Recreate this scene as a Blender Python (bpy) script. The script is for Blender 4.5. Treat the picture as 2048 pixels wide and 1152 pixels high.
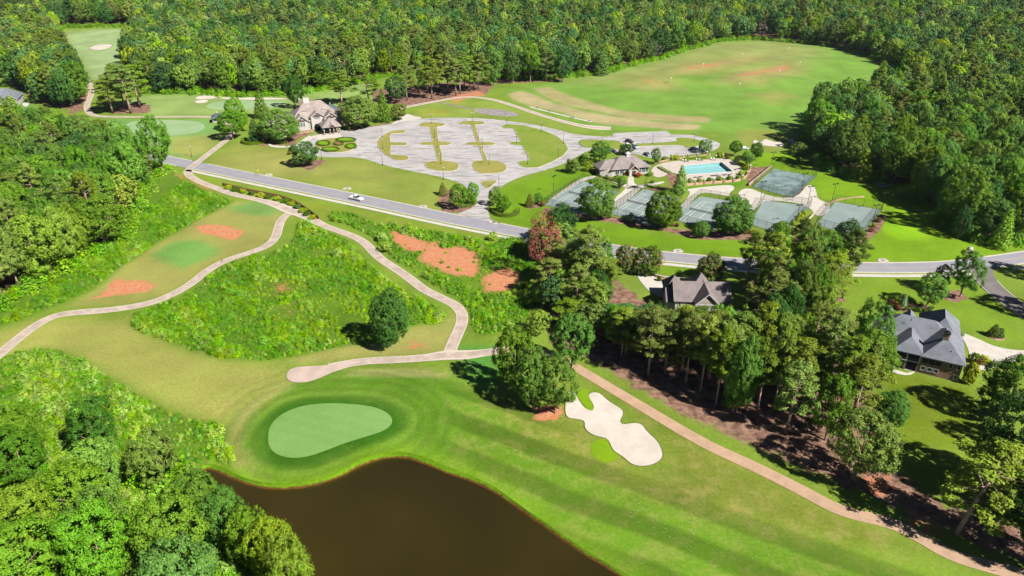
import bpy, bmesh, math, random
import numpy as np
from mathutils import Vector, Matrix
from mathutils.geometry import delaunay_2d_cdt

R = math.radians
for o in list(bpy.data.objects):
    bpy.data.objects.remove(o)
SC = bpy.context.scene
COL = SC.collection

# ------------------------------------------------------------------ camera
CAM_H, PITCH, FPX = 97.0, R(28.0), 1366.0          # height in metres, tilt below the horizon, focal length in photo pixels
cam = bpy.data.cameras.new('camera')
cam.sensor_width = 36.0
cam.lens = 36.0 * FPX / 2048.0
cam.clip_start, cam.clip_end = 1.0, 9000.0
cam_o = bpy.data.objects.new('camera', cam)
cam_o.location = (0, 0, CAM_H)
cam_o.rotation_euler = (R(90) - PITCH, 0, 0)
COL.objects.link(cam_o)
SC.camera = cam_o

# ------------------------------------------------------------------ sky, sun, exposure
SUN_EL = R(44.0)
SUN_X, SUN_Y = 0.80, -0.60                          # horizontal direction towards the sun: right of and behind the camera
w = bpy.data.worlds.new('World')
SC.world = w
w.use_nodes = True
nt = w.node_tree
nt.nodes.clear()
sky = nt.nodes.new('ShaderNodeTexSky')
sky.sky_type = 'NISHITA'
sky.sun_disc = False
sky.sun_elevation = SUN_EL
sky.sun_rotation = math.atan2(SUN_X, SUN_Y)
sky.air_density, sky.dust_density, sky.ozone_density = 0.35, 0.0, 1.0
bg = nt.nodes.new('ShaderNodeBackground')
bg.inputs['Strength'].default_value = 0.05
wo = nt.nodes.new('ShaderNodeOutputWorld')
nt.links.new(sky.outputs[0], bg.inputs[0])
nt.links.new(bg.outputs[0], wo.inputs[0])
sun = bpy.data.lights.new('sun', 'SUN')
sun.energy = 5.0
sun.angle = R(0.5)
sun.color = (1.0, 0.955, 0.88)
sun_o = bpy.data.objects.new('sun', sun)
sd = Vector((SUN_X * math.cos(SUN_EL), SUN_Y * math.cos(SUN_EL), math.sin(SUN_EL)))
sun_o.rotation_euler = sd.to_track_quat('Z', 'Y').to_euler()
sun_o.location = (300, -200, 400)
COL.objects.link(sun_o)
SC.view_settings.view_transform = 'Standard'
SC.view_settings.look = 'None'
SC.view_settings.exposure = 1.55
SC.view_settings.gamma = 1.0
SC.view_settings.use_curve_mapping = False
SC.render.engine = 'CYCLES'
SC.cycles.max_bounces = 6
SC.cycles.diffuse_bounces = 1
SC.cycles.transparent_max_bounces = 12

# ------------------------------------------------------------------ pixels, terrain
def ray(u, v):
    r = (u - 1024.0) / FPX
    up = (576.0 - v) / FPX
    return np.array([r, math.cos(PITCH) + up * math.sin(PITCH), -math.sin(PITCH) + up * math.cos(PITCH)])

def P0(u, v, z=0.0):
    d = ray(u, v)
    t = (z - CAM_H) / d[2]
    return np.array([d[0] * t, d[1] * t])

def project(x, y, z):
    x, y, z = np.asarray(x, float), np.asarray(y, float), np.asarray(z, float) - CAM_H
    c, s = math.cos(PITCH), math.sin(PITCH)
    dep = y * c - z * s
    upc = y * s + z * c
    return 1024.0 + FPX * x / dep, 576.0 - FPX * upc / dep, dep

# gentle relief: (centre pixel, spread x, spread y, height)
MOUNDS = [((660, 862), 17, 14, 0.9), ((900, 800), 22, 12, 0.5), ((1330, 165), 20, 13, 3.4), ((1420, 140), 26, 15, 3.6),
          ((1520, 165), 24, 14, 4.2), ((1480, 108), 36, 18, 3.4), ((1620, 130), 30, 18, 4.0), ((1560, 205), 22, 11, 3.0),
          ((1300, 190), 24, 10, 1.2), ((200, 105), 30, 30, 2.0), ((1850, 470), 14, 9, 0.8), ((1700, 380), 16, 8, 0.7)]
_M = []
for (px, sx, sy, hh) in MOUNDS:
    c0 = P0(*px)
    _M.append((c0[0], c0[1], sx, sy, hh))

def hgt(x, y):
    x, y = np.asarray(x, float), np.asarray(y, float)
    h = np.zeros(np.broadcast(x, y).shape)
    for (cx, cy, sx, sy, hh) in _M:
        h = h + hh * np.exp(-0.5 * (((x - cx) / sx) ** 2 + ((y - cy) / sy) ** 2))
    t = np.clip((y - 620.0) / 300.0, 0, 1)
    t = t * t * (3 - 2 * t)
    h = h + t * (9.0 + 8.0 * np.sin(x / 165.0 + 0.8) * np.cos(y / 190.0) + 4.0 * np.sin(x / 71.0 + y / 93.0))
    return h

def G(u, v):
    z = 0.0
    for _ in range(4):
        p = P0(u, v, z)
        z = float(hgt(p[0], p[1]))
    return p

def GP(pts):
    return [G(*p) for p in pts]

# ------------------------------------------------------------------ tagging and mesh helpers
def tag(o, label=None, cat=None, group=None, kind=None):
    if label: o['label'] = label
    if cat: o['category'] = cat
    if group: o['group'] = group
    if kind: o['kind'] = kind
    return o

def link(o, parent=None):
    COL.objects.link(o)
    if parent is not None:
        o.parent = parent
    return o

def empty(name, loc, rz=0.0, label=None, cat=None, group=None):
    o = bpy.data.objects.new(name, None)
    o.empty_display_size = 0.5
    o.location = loc
    o.rotation_euler = (0, 0, rz)
    link(o)
    return tag(o, label, cat, group)

def mesh_np(name, verts, faces, mat=None, smooth=False):
    """verts (N,3); faces (M,k) with a fixed k"""
    verts = np.asarray(verts, np.float32)
    faces = np.asarray(faces, np.int32)
    me = bpy.data.meshes.new(name)
    n, k = faces.shape
    me.vertices.add(len(verts))
    me.vertices.foreach_set('co', verts.ravel())
    me.loops.add(n * k)
    me.loops.foreach_set('vertex_index', faces.ravel())
    me.polygons.add(n)
    me.polygons.foreach_set('loop_start', np.arange(0, n * k, k, dtype=np.int32))
    if smooth:
        me.polygons.foreach_set('use_smooth', np.ones(n, bool))
    if mat: me.materials.append(mat)
    me.update(calc_edges=True)
    return me

def mesh_obj(name, me, parent=None):
    return link(bpy.data.objects.new(name, me), parent)

class MB:
    """collects boxes, tubes and polygons, then links them as one mesh object"""
    def __init__(s):
        s.v, s.f = [], []
    def add(s, vs, fs):
        b = len(s.v)
        s.v += [tuple(map(float, p)) for p in vs]
        s.f += [[i + b for i in f] for f in fs]
        return s
    def box(s, x0, x1, y0, y1, z0, z1):
        return s.add([(x0, y0, z0), (x1, y0, z0), (x1, y1, z0), (x0, y1, z0), (x0, y0, z1), (x1, y0, z1), (x1, y1, z1), (x0, y1, z1)],
                     [(0, 3, 2, 1), (4, 5, 6, 7), (0, 1, 5, 4), (1, 2, 6, 5), (2, 3, 7, 6), (3, 0, 4, 7)])
    def tube(s, pts, rads, n=7, cap=True):
        pts = [Vector(p) for p in pts]
        vs, fs = [], []
        for i, p in enumerate(pts):
            d = (pts[min(i + 1, len(pts) - 1)] - pts[max(i - 1, 0)]).normalized()
            a = Vector((1, 0, 0)) if abs(d.x) < 0.8 else Vector((0, 1, 0))
            a = (a - d * a.dot(d)).normalized()
            b = d.cross(a)
            for k in range(n):
                t = 2 * math.pi * k / n
                vs.append(p + (a * math.cos(t) + b * math.sin(t)) * rads[i])
        for i in range(len(pts) - 1):
            for k in range(n):
                k2 = (k + 1) % n
                fs.append((i * n + k, i * n + k2, (i + 1) * n + k2, (i + 1) * n + k))
        if cap:
            fs.append(tuple(range(n - 1, -1, -1)))
            fs.append(tuple(range((len(pts) - 1) * n, len(pts) * n)))
        return s.add(vs, fs)
    def prism(s, poly, z0, z1):
        n = len(poly)
        vs = [(p[0], p[1], z0) for p in poly] + [(p[0], p[1], z1) for p in poly]
        fs = [tuple(range(n - 1, -1, -1)), tuple(range(n, 2 * n))] + [(i, (i + 1) % n, n + (i + 1) % n, n + i) for i in range(n)]
        return s.add(vs, fs)
    def sphere(s, c, r, nu=10, nv=6, sz=1.0):
        vs = [(c[0], c[1], c[2] - r * sz)]
        for j in range(1, nv):
            a = math.pi * j / nv
            for i in range(nu):
                b = 2 * math.pi * i / nu
                vs.append((c[0] + r * math.sin(a) * math.cos(b), c[1] + r * math.sin(a) * math.sin(b), c[2] - r * sz * math.cos(a)))
        vs.append((c[0], c[1], c[2] + r * sz))
        fs = [(0, 1 + (i + 1) % nu, 1 + i) for i in range(nu)]
        for j in range(nv - 2):
            for i in range(nu):
                fs.append((1 + j * nu + i, 1 + j * nu + (i + 1) % nu, 1 + (j + 1) * nu + (i + 1) % nu, 1 + (j + 1) * nu + i))
        L = len(vs) - 1
        fs += [(L, 1 + (nv - 2) * nu + i, 1 + (nv - 2) * nu + (i + 1) % nu) for i in range(nu)]
        return s.add(vs, fs)
    def mesh(s, name, mat, smooth=False):
        me = bpy.data.meshes.new(name)
        me.from_pydata(s.v, [], s.f)
        if mat: me.materials.append(mat)
        if smooth:
            me.polygons.foreach_set('use_smooth', np.ones(len(me.polygons), bool))
        me.update()
        return me
    def build(s, name, mat, parent=None, smooth=False):
        return mesh_obj(name, s.mesh(name, mat, smooth), parent)

def copy_tree(o, parent=None):
    c = o.copy()
    COL.objects.link(c)
    c.parent = parent
    for ch in o.children:
        copy_tree(ch, c)
    return c

# ------------------------------------------------------------------ 2-D outlines
def chaikin(p, n=2, closed=True):
    p = np.array(p, float)
    for _ in range(n):
        q = np.roll(p, -1, 0) if closed else p[1:]
        a = p if closed else p[:-1]
        m = np.empty((2 * len(a), 2))
        m[0::2] = 0.75 * a + 0.25 * q
        m[1::2] = 0.25 * a + 0.75 * q
        if not closed:
            m = np.vstack([p[:1], m, p[-1:]])
        p = m
    return p

def resample(p, step, closed=False):
    p = np.array(p, float)
    if closed: p = np.vstack([p, p[:1]])
    d = np.r_[0, np.cumsum(np.hypot(*np.diff(p, axis=0).T))]
    n = max(int(round(d[-1] / step)), 2)
    t = np.linspace(0, d[-1], n + 1)
    if closed: t = t[:-1]
    return np.c_[np.interp(t, d, p[:, 0]), np.interp(t, d, p[:, 1])]

def area2(p):
    q = np.roll(p, -1, 0)
    return float(np.sum(p[:, 0] * q[:, 1] - q[:, 0] * p[:, 1]))

def inside(poly, x, y):
    poly = np.asarray(poly, float)
    x, y = np.asarray(x, float), np.asarray(y, float)
    r = np.zeros(x.shape, bool)
    j = len(poly) - 1
    for i in range(len(poly)):
        xi, yi = poly[i]
        xj, yj = poly[j]
        c = (yi > y) != (yj > y)
        if c.any():
            r ^= c & (x < (xj - xi) * (y - yi) / (yj - yi + 1e-12) + xi)
        j = i
    return r

def edge_dist(poly, x, y, closed=True):
    poly = np.asarray(poly, float)
    d = np.full(np.shape(x), 1e9)
    n = len(poly)
    for i in range(n if closed else n - 1):
        a, b = poly[i], poly[(i + 1) % n]
        e = b - a
        L = e @ e + 1e-12
        t = np.clip(((x - a[0]) * e[0] + (y - a[1]) * e[1]) / L, 0, 1)
        d = np.minimum(d, np.hypot(x - a[0] - t * e[0], y - a[1] - t * e[1]))
    return d

def soft(poly, x, y, wd):
    """1 inside, 0 outside, blended over +-wd metres"""
    poly = np.asarray(poly, float)
    out = np.zeros(x.shape)
    m = (x > poly[:, 0].min() - wd) & (x < poly[:, 0].max() + wd) & (y > poly[:, 1].min() - wd) & (y < poly[:, 1].max() + wd)
    if not m.any(): return out
    xs, ys = x[m], y[m]
    ins = inside(poly, xs, ys)
    d = edge_dist(poly, xs, ys)
    s = np.where(ins, d, -d)
    t = np.clip(0.5 + 0.5 * s / max(wd, 1e-3), 0, 1)
    out[m] = t * t * (3 - 2 * t)
    return out

def fill(poly, step=2.5, holes=()):
    """triangulate an outline with inner points so that it can follow the relief"""
    loops = [np.asarray(poly, float)] + [np.asarray(h, float) for h in holes]
    vs, es = [], []
    for L in loops:
        b = len(vs)
        vs += [Vector(p) for p in L]
        es += [(b + i, b + (i + 1) % len(L)) for i in range(len(L))]
    P = loops[0]
    gx = np.arange(P[:, 0].min() + step * 0.5, P[:, 0].max(), step)
    gy = np.arange(P[:, 1].min() + step * 0.5, P[:, 1].max(), step)
    if len(gx) and len(gy) and len(gx) * len(gy) < 60000:
        X, Y = np.meshgrid(gx, gy)
        X, Y = X.ravel(), Y.ravel()
        ok = inside(P, X, Y) & (edge_dist(P, X, Y) > step * 0.4)
        for h in loops[1:]:
            ok &= ~inside(h, X, Y) & (edge_dist(h, X, Y) > step * 0.4)
        vs += [Vector((a, c)) for a, c in zip(X[ok], Y[ok])]
    r = delaunay_2d_cdt(vs, es, [], 1, 1e-5)
    V = np.array([tuple(p) for p in r[0]])
    F = [list(f) for f in r[2]]
    if holes:
        F = [f for f in F if not any(inside(h, np.array([V[f][:, 0].mean()]), np.array([V[f][:, 1].mean()]))[0] for h in holes)]
    F2 = []
    for f in F:
        a, b, c = V[f[0]], V[f[1]], V[f[2]]
        if (b[0] - a[0]) * (c[1] - a[1]) - (b[1] - a[1]) * (c[0] - a[0]) < 0:
            f = f[::-1]
        F2.append(f)
    return V, np.array(F2)

def sheet(name, world_pts, mat, layer, label=None, cat=None, sm=2, step=2.5, kind='structure', parent=None, holes=(), res=None, zoff=0.0):
    p = np.array(world_pts, float)
    if sm: p = chaikin(p, sm)
    if res: p = resample(p, res, True)
    V, F = fill(p, step, holes)
    z = hgt(V[:, 0], V[:, 1]) + 0.03 * layer + zoff
    o = mesh_obj(name, mesh_np(name, np.c_[V, z], F, mat), parent)
    if parent is None: tag(o, label, cat, kind=kind)
    return o

def strip_geo(line, half, lift, step=1.5, smooth=3):
    """ribbon along a world polyline; half = number or per-point list; uv = metres along, metres across"""
    line = np.array(line, float)
    half = np.full(len(line), half, float) if np.isscalar(half) else np.array(half, float)
    q = chaikin(np.c_[line[:, 0], line[:, 1]], smooth, False)
    s0 = np.r_[0, np.cumsum(np.hypot(*np.diff(line, axis=0).T))]
    c = resample(q, step)
    s1 = np.linspace(0, s0[-1], len(c))
    hw = np.interp(s1, s0, half)
    t = np.gradient(c, axis=0)
    t /= np.linalg.norm(t, axis=1)[:, None]
    n = np.c_[-t[:, 1], t[:, 0]]
    return c, n, hw, s1

def strip(name, line, half, mat, layer, parent=None, label=None, cat=None, smooth=3, off=0.0, kind='structure', step=1.5, zoff=0.0):
    c, n, hw, s = strip_geo(line, half, layer, step, smooth)
    c = c + n * off
    V, UV = [], []
    for k in (-1, -0.5, 0, 0.5, 1):
        q = c + n * (hw * k)[:, None]
        V.append(np.c_[q, hgt(q[:, 0], q[:, 1]) + 0.03 * layer + zoff])
        UV.append(np.c_[s, hw * k])
    m = len(c)
    V, UV = np.vstack(V), np.vstack(UV)
    F = []
    for k in range(4):
        i = np.arange(m - 1)
        F.append(np.c_[k * m + i, k * m + i + 1, (k + 1) * m + i + 1, (k + 1) * m + i])
    F = np.vstack(F)
    me = mesh_np(name, V, F, mat)
    uv = me.uv_layers.new(name='UVMap')
    uv.data.foreach_set('uv', UV[F.ravel()].astype(np.float32).ravel())
    o = mesh_obj(name, me, parent)
    if parent is None: tag(o, label, cat, kind=kind)
    return o

def kerb(name, pts, mat, closed=True, wd=0.16, h=0.13, parent=None, label=None, cat=None, step=1.2, base=0.0):
    p = resample(pts, step, closed)
    nx = np.roll(p, -1, 0) - np.roll(p, 1, 0)
    if not closed:
        nx[0], nx[-1] = p[1] - p[0], p[-1] - p[-2]
    nx /= np.linalg.norm(nx, axis=1)[:, None] + 1e-9
    n = np.c_[-nx[:, 1], nx[:, 0]] * wd * 0.5
    z = hgt(p[:, 0], p[:, 1]) + base
    m = len(p)
    V = np.vstack([np.c_[p - n, z - 0.05], np.c_[p - n, z + h], np.c_[p + n, z + h], np.c_[p + n, z - 0.05]])
    i = np.arange(m if closed else m - 1)
    j = (i + 1) % m
    F = np.vstack([np.c_[k * m + i, k * m + j, (k + 1) * m + j, (k + 1) * m + i] for k in range(3)])
    o = mesh_obj(name, mesh_np(name, V, F, mat), parent)
    if parent is None: tag(o, label, cat, kind='structure')
    return o

# ------------------------------------------------------------------ materials
EXPK = 3.15
def C(r, g, b, k=EXPK):
    """surface colour from the colour it shows in full sun (0-255)"""
    f = lambda c: ((c / 255.0 + 0.055) / 1.055) ** 2.4 if c > 10 else c / 255.0 / 12.92
    return (f(r) / k, f(g) / k, f(b) / k)

class NT:
    def __init__(s, name):
        s.m = bpy.data.materials.new(name)
        s.m.use_nodes = True
        s.t = s.m.node_tree
        s.t.nodes.clear()
        s.out = s.n('ShaderNodeOutputMaterial')
        s._pos = None
    def n(s, typ, **kw):
        x = s.t.nodes.new(typ)
        for k, v in kw.items():
            setattr(x, k, v)
        return x
    def l(s, a, b):
        s.t.links.new(a, b)
    def setin(s, sock, v):
        if isinstance(v, bpy.types.NodeSocket): s.l(v, sock)
        elif isinstance(v, tuple) and len(v) == 3 and sock.type == 'RGBA': sock.default_value = (*v, 1)
        else: sock.default_value = v
    def pos(s):
        if s._pos is None: s._pos = s.n('ShaderNodeNewGeometry').outputs['Position']
        return s._pos
    def obj(s):
        return s.n('ShaderNodeTexCoord').outputs['Object']
    def noise(s, scale, detail=3.0, rough=0.55, vec=None, dist=0.0):
        x = s.n('ShaderNodeTexNoise')
        s.l(vec if vec is not None else s.pos(), x.inputs['Vector'])
        x.inputs['Scale'].default_value = scale
        x.inputs['Detail'].default_value = detail
        x.inputs['Roughness'].default_value = rough
        x.inputs['Distortion'].default_value = dist
        return x.outputs[0]
    def math(s, op, a, b=0.0, c=0.0):
        x = s.n('ShaderNodeMath', operation=op)
        for i, v in enumerate((a, b, c)):
            if i < len(x.inputs): s.setin(x.inputs[i], v)
        return x.outputs[0]
    def ss(s, v, a, b, lo=0.0, hi=1.0):
        x = s.n('ShaderNodeMapRange', interpolation_type='SMOOTHSTEP')
        s.setin(x.inputs['Value'], v)
        x.inputs['From Min'].default_value, x.inputs['From Max'].default_value = a, b
        x.inputs['To Min'].default_value, x.inputs['To Max'].default_value = lo, hi
        return x.outputs[0]
    def mix(s, f, a, b, mode='MIX'):
        x = s.n('ShaderNodeMix', data_type='RGBA', blend_type=mode)
        s.setin(x.inputs[0], f)
        s.setin(x.inputs[6], a)
        s.setin(x.inputs[7], b)
        return x.outputs[2]
    def mul(s, col, f):
        x = s.n('ShaderNodeVectorMath', operation='SCALE')
        s.setin(x.inputs[0], col) if isinstance(col, bpy.types.NodeSocket) else setattr(x.inputs[0], 'default_value', col)
        s.setin(x.inputs['Scale'], f)
        return x.outputs[0]
    def bsdf(s, col, rough=0.9, spec=0.2, bump=None, bstr=0.3, bdist=0.05, metal=0.0):
        b = s.n('ShaderNodeBsdfPrincipled')
        s.setin(b.inputs['Base Color'], col)
        s.setin(b.inputs['Roughness'], rough)
        b.inputs['Specular IOR Level'].default_value = spec
        b.inputs['Metallic'].default_value = metal
        if bump is not None:
            u = s.n('ShaderNodeBump')
            u.inputs['Strength'].default_value = bstr
            u.inputs['Distance'].default_value = bdist
            s.l(bump, u.inputs['Height'])
            s.l(u.outputs[0], b.inputs['Normal'])
        return b
    def end(s, b):
        s.l(b.outputs[0], s.out.inputs['Surface'])
        return s.m

def m_plain(name, col, rough=0.8, spec=0.25, var=0.18, scale=0.8, metal=0.0, fine=6.0):
    t = NT(name)
    a = t.ss(t.noise(scale, 4), 0.3, 0.7, 1 - var, 1 + var)
    b = t.ss(t.noise(fine, 3), 0.3, 0.7, 1 - var * 0.6, 1 + var * 0.6)
    c = t.mul(t.mul(col, a), b)
    return t.end(t.bsdf(c, rough, spec, metal=metal))

def m_grass(name, col, col2=None, dry=None, dryamt=0.0, stripes=None, fine=1.0):
    """mown turf: broad drift of tone, patches of dry grass, fine mottling, optional mowing bands"""
    t = NT(name)
    col2 = col2 or tuple(c * 0.78 for c in col)
    c = t.mix(t.ss(t.noise(0.06, 4, 0.6), 0.32, 0.68), col, col2)
    if dry:
        c = t.mix(t.math('MULTIPLY', t.ss(t.noise(0.16, 6, 0.66), 0.48, 0.66), dryamt), c, dry)
    if stripes:
        nx, ny, per, amt = stripes
        x = t.n('ShaderNodeVectorMath', operation='DOT_PRODUCT')
        t.l(t.pos(), x.inputs[0])
        x.inputs[1].default_value = (nx, ny, 0)
        v = t.math('ADD', t.math('MULTIPLY', x.outputs['Value'], 2 * math.pi / per), t.math('MULTIPLY', t.noise(0.05, 2), 2.2))
        c = t.mul(c, t.ss(t.math('SINE', v), -0.5, 0.5, 1 - amt, 1 + amt))
    f = t.ss(t.noise(1.3, 5, 0.7), 0.25, 0.75, 1 - 0.16 * fine, 1 + 0.16 * fine)
    g = t.ss(t.noise(7.0, 3, 0.7), 0.25, 0.75, 1 - 0.2 * fine, 1 + 0.2 * fine)
    c = t.mul(t.mul(c, f), g)
    return t.end(t.bsdf(c, 0.95, 0.1, t.noise(9.0, 2), 0.35, 0.06))

def m_path(name, col, edge, hw_edge=0.22, joint=4.5, dirt=0.25):
    """concrete ribbon: pale edges, saw joints across, tyre-darkened middle, stains"""
    t = NT(name)
    uv = t.n('ShaderNodeUVMap').outputs[0]
    sp = t.n('ShaderNodeSeparateXYZ')
    t.l(uv, sp.inputs[0])
    ab = t.math('ABSOLUTE', sp.outputs[1])
    c = t.mul(col, t.ss(t.noise(0.35, 5, 0.65), 0.3, 0.72, 1 + dirt * 0.5, 1 - dirt))
    c = t.mix(t.ss(ab, 1.0, 1.5), t.mul(c, 0.92), c)
    c = t.mix(t.ss(t.math('ADD', ab, t.math('MULTIPLY', t.noise(1.2, 3), 0.3)), 1.42, 1.62), c, edge)
    fr = t.math('FRACT', t.math('DIVIDE', sp.outputs[0], joint))
    c = t.mix(t.math('MULTIPLY', t.math('LESS_THAN', fr, 0.03), 0.14), c, tuple(x * 0.45 for x in col))
    c = t.mul(c, t.ss(t.noise(5.0, 3), 0.3, 0.7, 0.93, 1.06))
    return t.end(t.bsdf(c, 0.9, 0.2))

# ================================================================== THE GROUND
# outlines in photo pixels; G() drops them onto the terrain
px = lambda z, ox, oy, s: [(ox + a * s, oy + b * s) for a, b in z]

POND = [(396, 946), (402, 932), (414, 926), (432, 929), (455, 940), (480, 953), (520, 965), (560, 967), (600, 965), (640, 957), (680, 942), (715, 921),
        (750, 908), (785, 902), (820, 905), (860, 918), (900, 935), (940, 950), (985, 970), (1030, 1003), (1075, 1035), (1120, 1065), (1170, 1100),
        (1220, 1130), (1262, 1152), (1330, 1200), (1380, 1270), (1330, 1360), (1100, 1420), (800, 1400), (640, 1260), (620, 1190), (600, 1130), (545, 1075), (480, 1020), (420, 978)]
MEADOW = {
 'tee': [(-60, 640), (0, 606), (47, 587), (125, 547), (187, 509), (237, 487), (250, 456), (290, 375), (300, 350), (350, 345), (380, 364), (420, 385), (469, 403),
         (430, 424), (391, 441), (350, 466), (312, 488), (250, 528), (220, 553), (188, 578), (141, 600), (62, 631), (0, 653), (-60, 690)],
 'middle': [(600, 444), (636, 455), (678, 472), (708, 491), (720, 508), (747, 536), (789, 569), (817, 586), (872, 611), (889, 633), (878, 647), (828, 650), (790, 665),
            (740, 690), (700, 690), (656, 700), (600, 712), (533, 721), (451, 719), (389, 705), (328, 681), (275, 664), (258, 645), (268, 628), (312, 613), (360, 597), (406, 566), (438, 538), (469, 522),
            (530, 507), (575, 492), (591, 470), (593, 453)],
 'bank': [(653, 432), (667, 421), (706, 427), (761, 449), (850, 458), (930, 475), (985, 487), (1003, 478), (1045, 478), (1074, 505), (1075, 560), (1068, 600), (1060, 630),
          (1040, 655), (1000, 668), (960, 672), (944, 660), (940, 628), (926, 606), (905, 592), (880, 579), (850, 558), (812, 534), (783, 514), (763, 495), (747, 476), (717, 460), (690, 449), (660, 440)],
 'pond': [(-150, 760), (-40, 735), (0, 719), (41, 702), (82, 696), (123, 704), (172, 721), (213, 750), (262, 778), (320, 811), (369, 836), (430, 850), (450, 866), (459, 893), (470, 925), (455, 936), (410, 920), (395, 940),
          (390, 980), (440, 1020), (500, 1080), (560, 1140), (560, 1300), (-250, 1300)],
}
CLAY = [  # red clay scars, softness in metres, strength
 ([(388, 452), (420, 447), (455, 450), (494, 462), (472, 484), (440, 476), (395, 466)], 1.6, 0.82),
 ([(235, 548), (250, 561), (290, 558), (318, 574), (290, 586), (230, 592), (165, 604), (198, 590), (220, 566)], 1.6, 0.86),
 ([(772, 460), (802, 463), (856, 482), (862, 500), (838, 506), (800, 500), (782, 482)], 2.6, 0.84),
 ([(846, 488), (880, 478), (890, 494), (918, 490), (960, 504), (962, 540), (952, 556), (905, 552), (866, 538), (834, 520)], 3.0, 0.86),
 ([(958, 552), (1015, 532), (1050, 548), (1038, 584), (968, 586)], 3.0, 0.84),
 ([(540, 566), (575, 560), (590, 575), (575, 592), (545, 590)], 4.0, 0.62),
 ([(560, 612), (585, 605), (595, 622), (575, 636)], 3.5, 0.6),
 ([(1075, 815), (1110, 808), (1128, 812), (1130, 836), (1080, 844), (1058, 832)], 2.0, 0.95),
 ([(806, 690), (842, 672), (862, 690), (846, 703), (800, 704)], 3.0, 0.6),
 ([(1360, 135), (1420, 128), (1470, 118), (1440, 135), (1372, 142)], 9.0, 0.62),
 ([(1462, 150), (1500, 142), (1580, 126), (1584, 140), (1530, 146), (1488, 156)], 9.0, 0.72),
 ([(1280, 152), (1310, 160), (1350, 172), (1325, 172), (1282, 165)], 7.0, 0.55),
 ([(1700, 955), (1760, 945), (1800, 975), (1775, 1000), (1735, 985)], 3.0, 0.8),
 ([(1800, 1010), (1880, 1020), (1900, 1070), (1860, 1085), (1800, 1050)], 3.0, 0.6),
 ([(130, 85), (150, 96), (152, 112), (142, 112), (133, 100)], 4.0, 0.7),
 ([(350, 340), (380, 358), (420, 374), (440, 392), (415, 384), (380, 368), (345, 352)], 1.2, 0.6),
 ([(1330, 835), (1395, 878), (1480, 920), (1560, 960), (1555, 970), (1470, 930), (1390, 890), (1322, 846)], 1.0, 0.62),
 ([(1560, 962), (1655, 1020), (1740, 1048), (1740, 1056), (1640, 1026), (1556, 972)], 1.0, 0.5),
 ([(905, 210), (935, 198), (975, 190), (960, 180), (900, 192)], 3.0, 0.7)]
STRAW = [  # pine-straw and leaf litter under the trees
 ([(1070, 480), (1130, 500), (1225, 545), (1330, 620), (1250, 660), (1480, 700), (1500, 660), (1480, 560), (1540, 545), (1690, 560), (1700, 610), (1690, 720), (1760, 760), (1770, 860), (1745, 900), (1900, 1000), (2150, 1080), (2150, 1180),
   (2000, 1120), (1800, 1035), (1640, 965), (1500, 905), (1330, 822), (1180, 730), (1090, 690), (1070, 600)], 5.0, 0.66),
 ([(745, 205), (830, 212), (900, 200), (975, 188), (990, 168), (930, 160), (830, 172), (745, 180)], 5.0, 0.95),
 ([(220, 228), (300, 226), (303, 210), (270, 205), (235, 214)], 4.0, 0.95),
 ([(160, 200), (172, 180), (182, 160), (190, 165), (178, 195), (166, 225), (130, 228)], 3.0, 0.8),
 ([(990, 168), (1060, 166), (1130, 162), (1130, 150), (990, 150)], 4.0, 0.7),
 ([(1880, 585), (1918, 578), (1938, 596), (1915, 604), (1885, 600)], 1.0, 1.0),
 ([(595, 330), (640, 318), (655, 322), (618, 343)], 1.5, 0.9),
 ([(875, 388), (900, 376), (918, 392), (905, 408), (940, 412), (952, 404), (956, 416), (920, 426), (885, 425)], 0.8, 1.0),
 ([(1045, 415), (1085, 400), (1095, 412), (1060, 418)], 0.8, 1.0),
 ([(1090, 415), (1180, 430), (1240, 435), (1330, 455), (1400, 462), (1500, 466), (1570, 478), (1590, 474), (1640, 455), (1660, 462), (1720, 478), (1768, 425), (1774, 432), (1760, 462), (1722, 490), (1690, 497), (1640, 478), (1560, 488), (1480, 480), (1400, 480), (1330, 462), (1230, 446), (1085, 424)], 1.0, 1.0),
 ([(670, 280), (740, 252), (830, 238), (825, 246), (760, 262), (700, 268)], 0.8, 1.0),
 ([(480, 280), (520, 292), (570, 288), (592, 292), (592, 280), (620, 268), (600, 262), (540, 272)], 0.8, 1.0),
 ([(1783, 612), (1800, 605), (1862, 610), (1868, 620), (1840, 626), (1800, 624)], 0.6, 1.0),
 ([(1185, 340), (1222, 352), (1222, 362), (1190, 352)], 0.8, 0.9),
 ([(1262, 380), (1340, 372), (1350, 392), (1290, 378)], 0.8, 0.9),
 ([(1330, 345), (1360, 350), (1365, 378), (1340, 372)], 0.8, 0.9),
 ([(1575, 370), (1612, 372), (1622, 385), (1585, 398), (1572, 390)], 0.5, 1.0),
 ([(1500, 335), (1545, 332), (1500, 372), (1492, 370)], 0.5, 0.9)]
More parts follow.
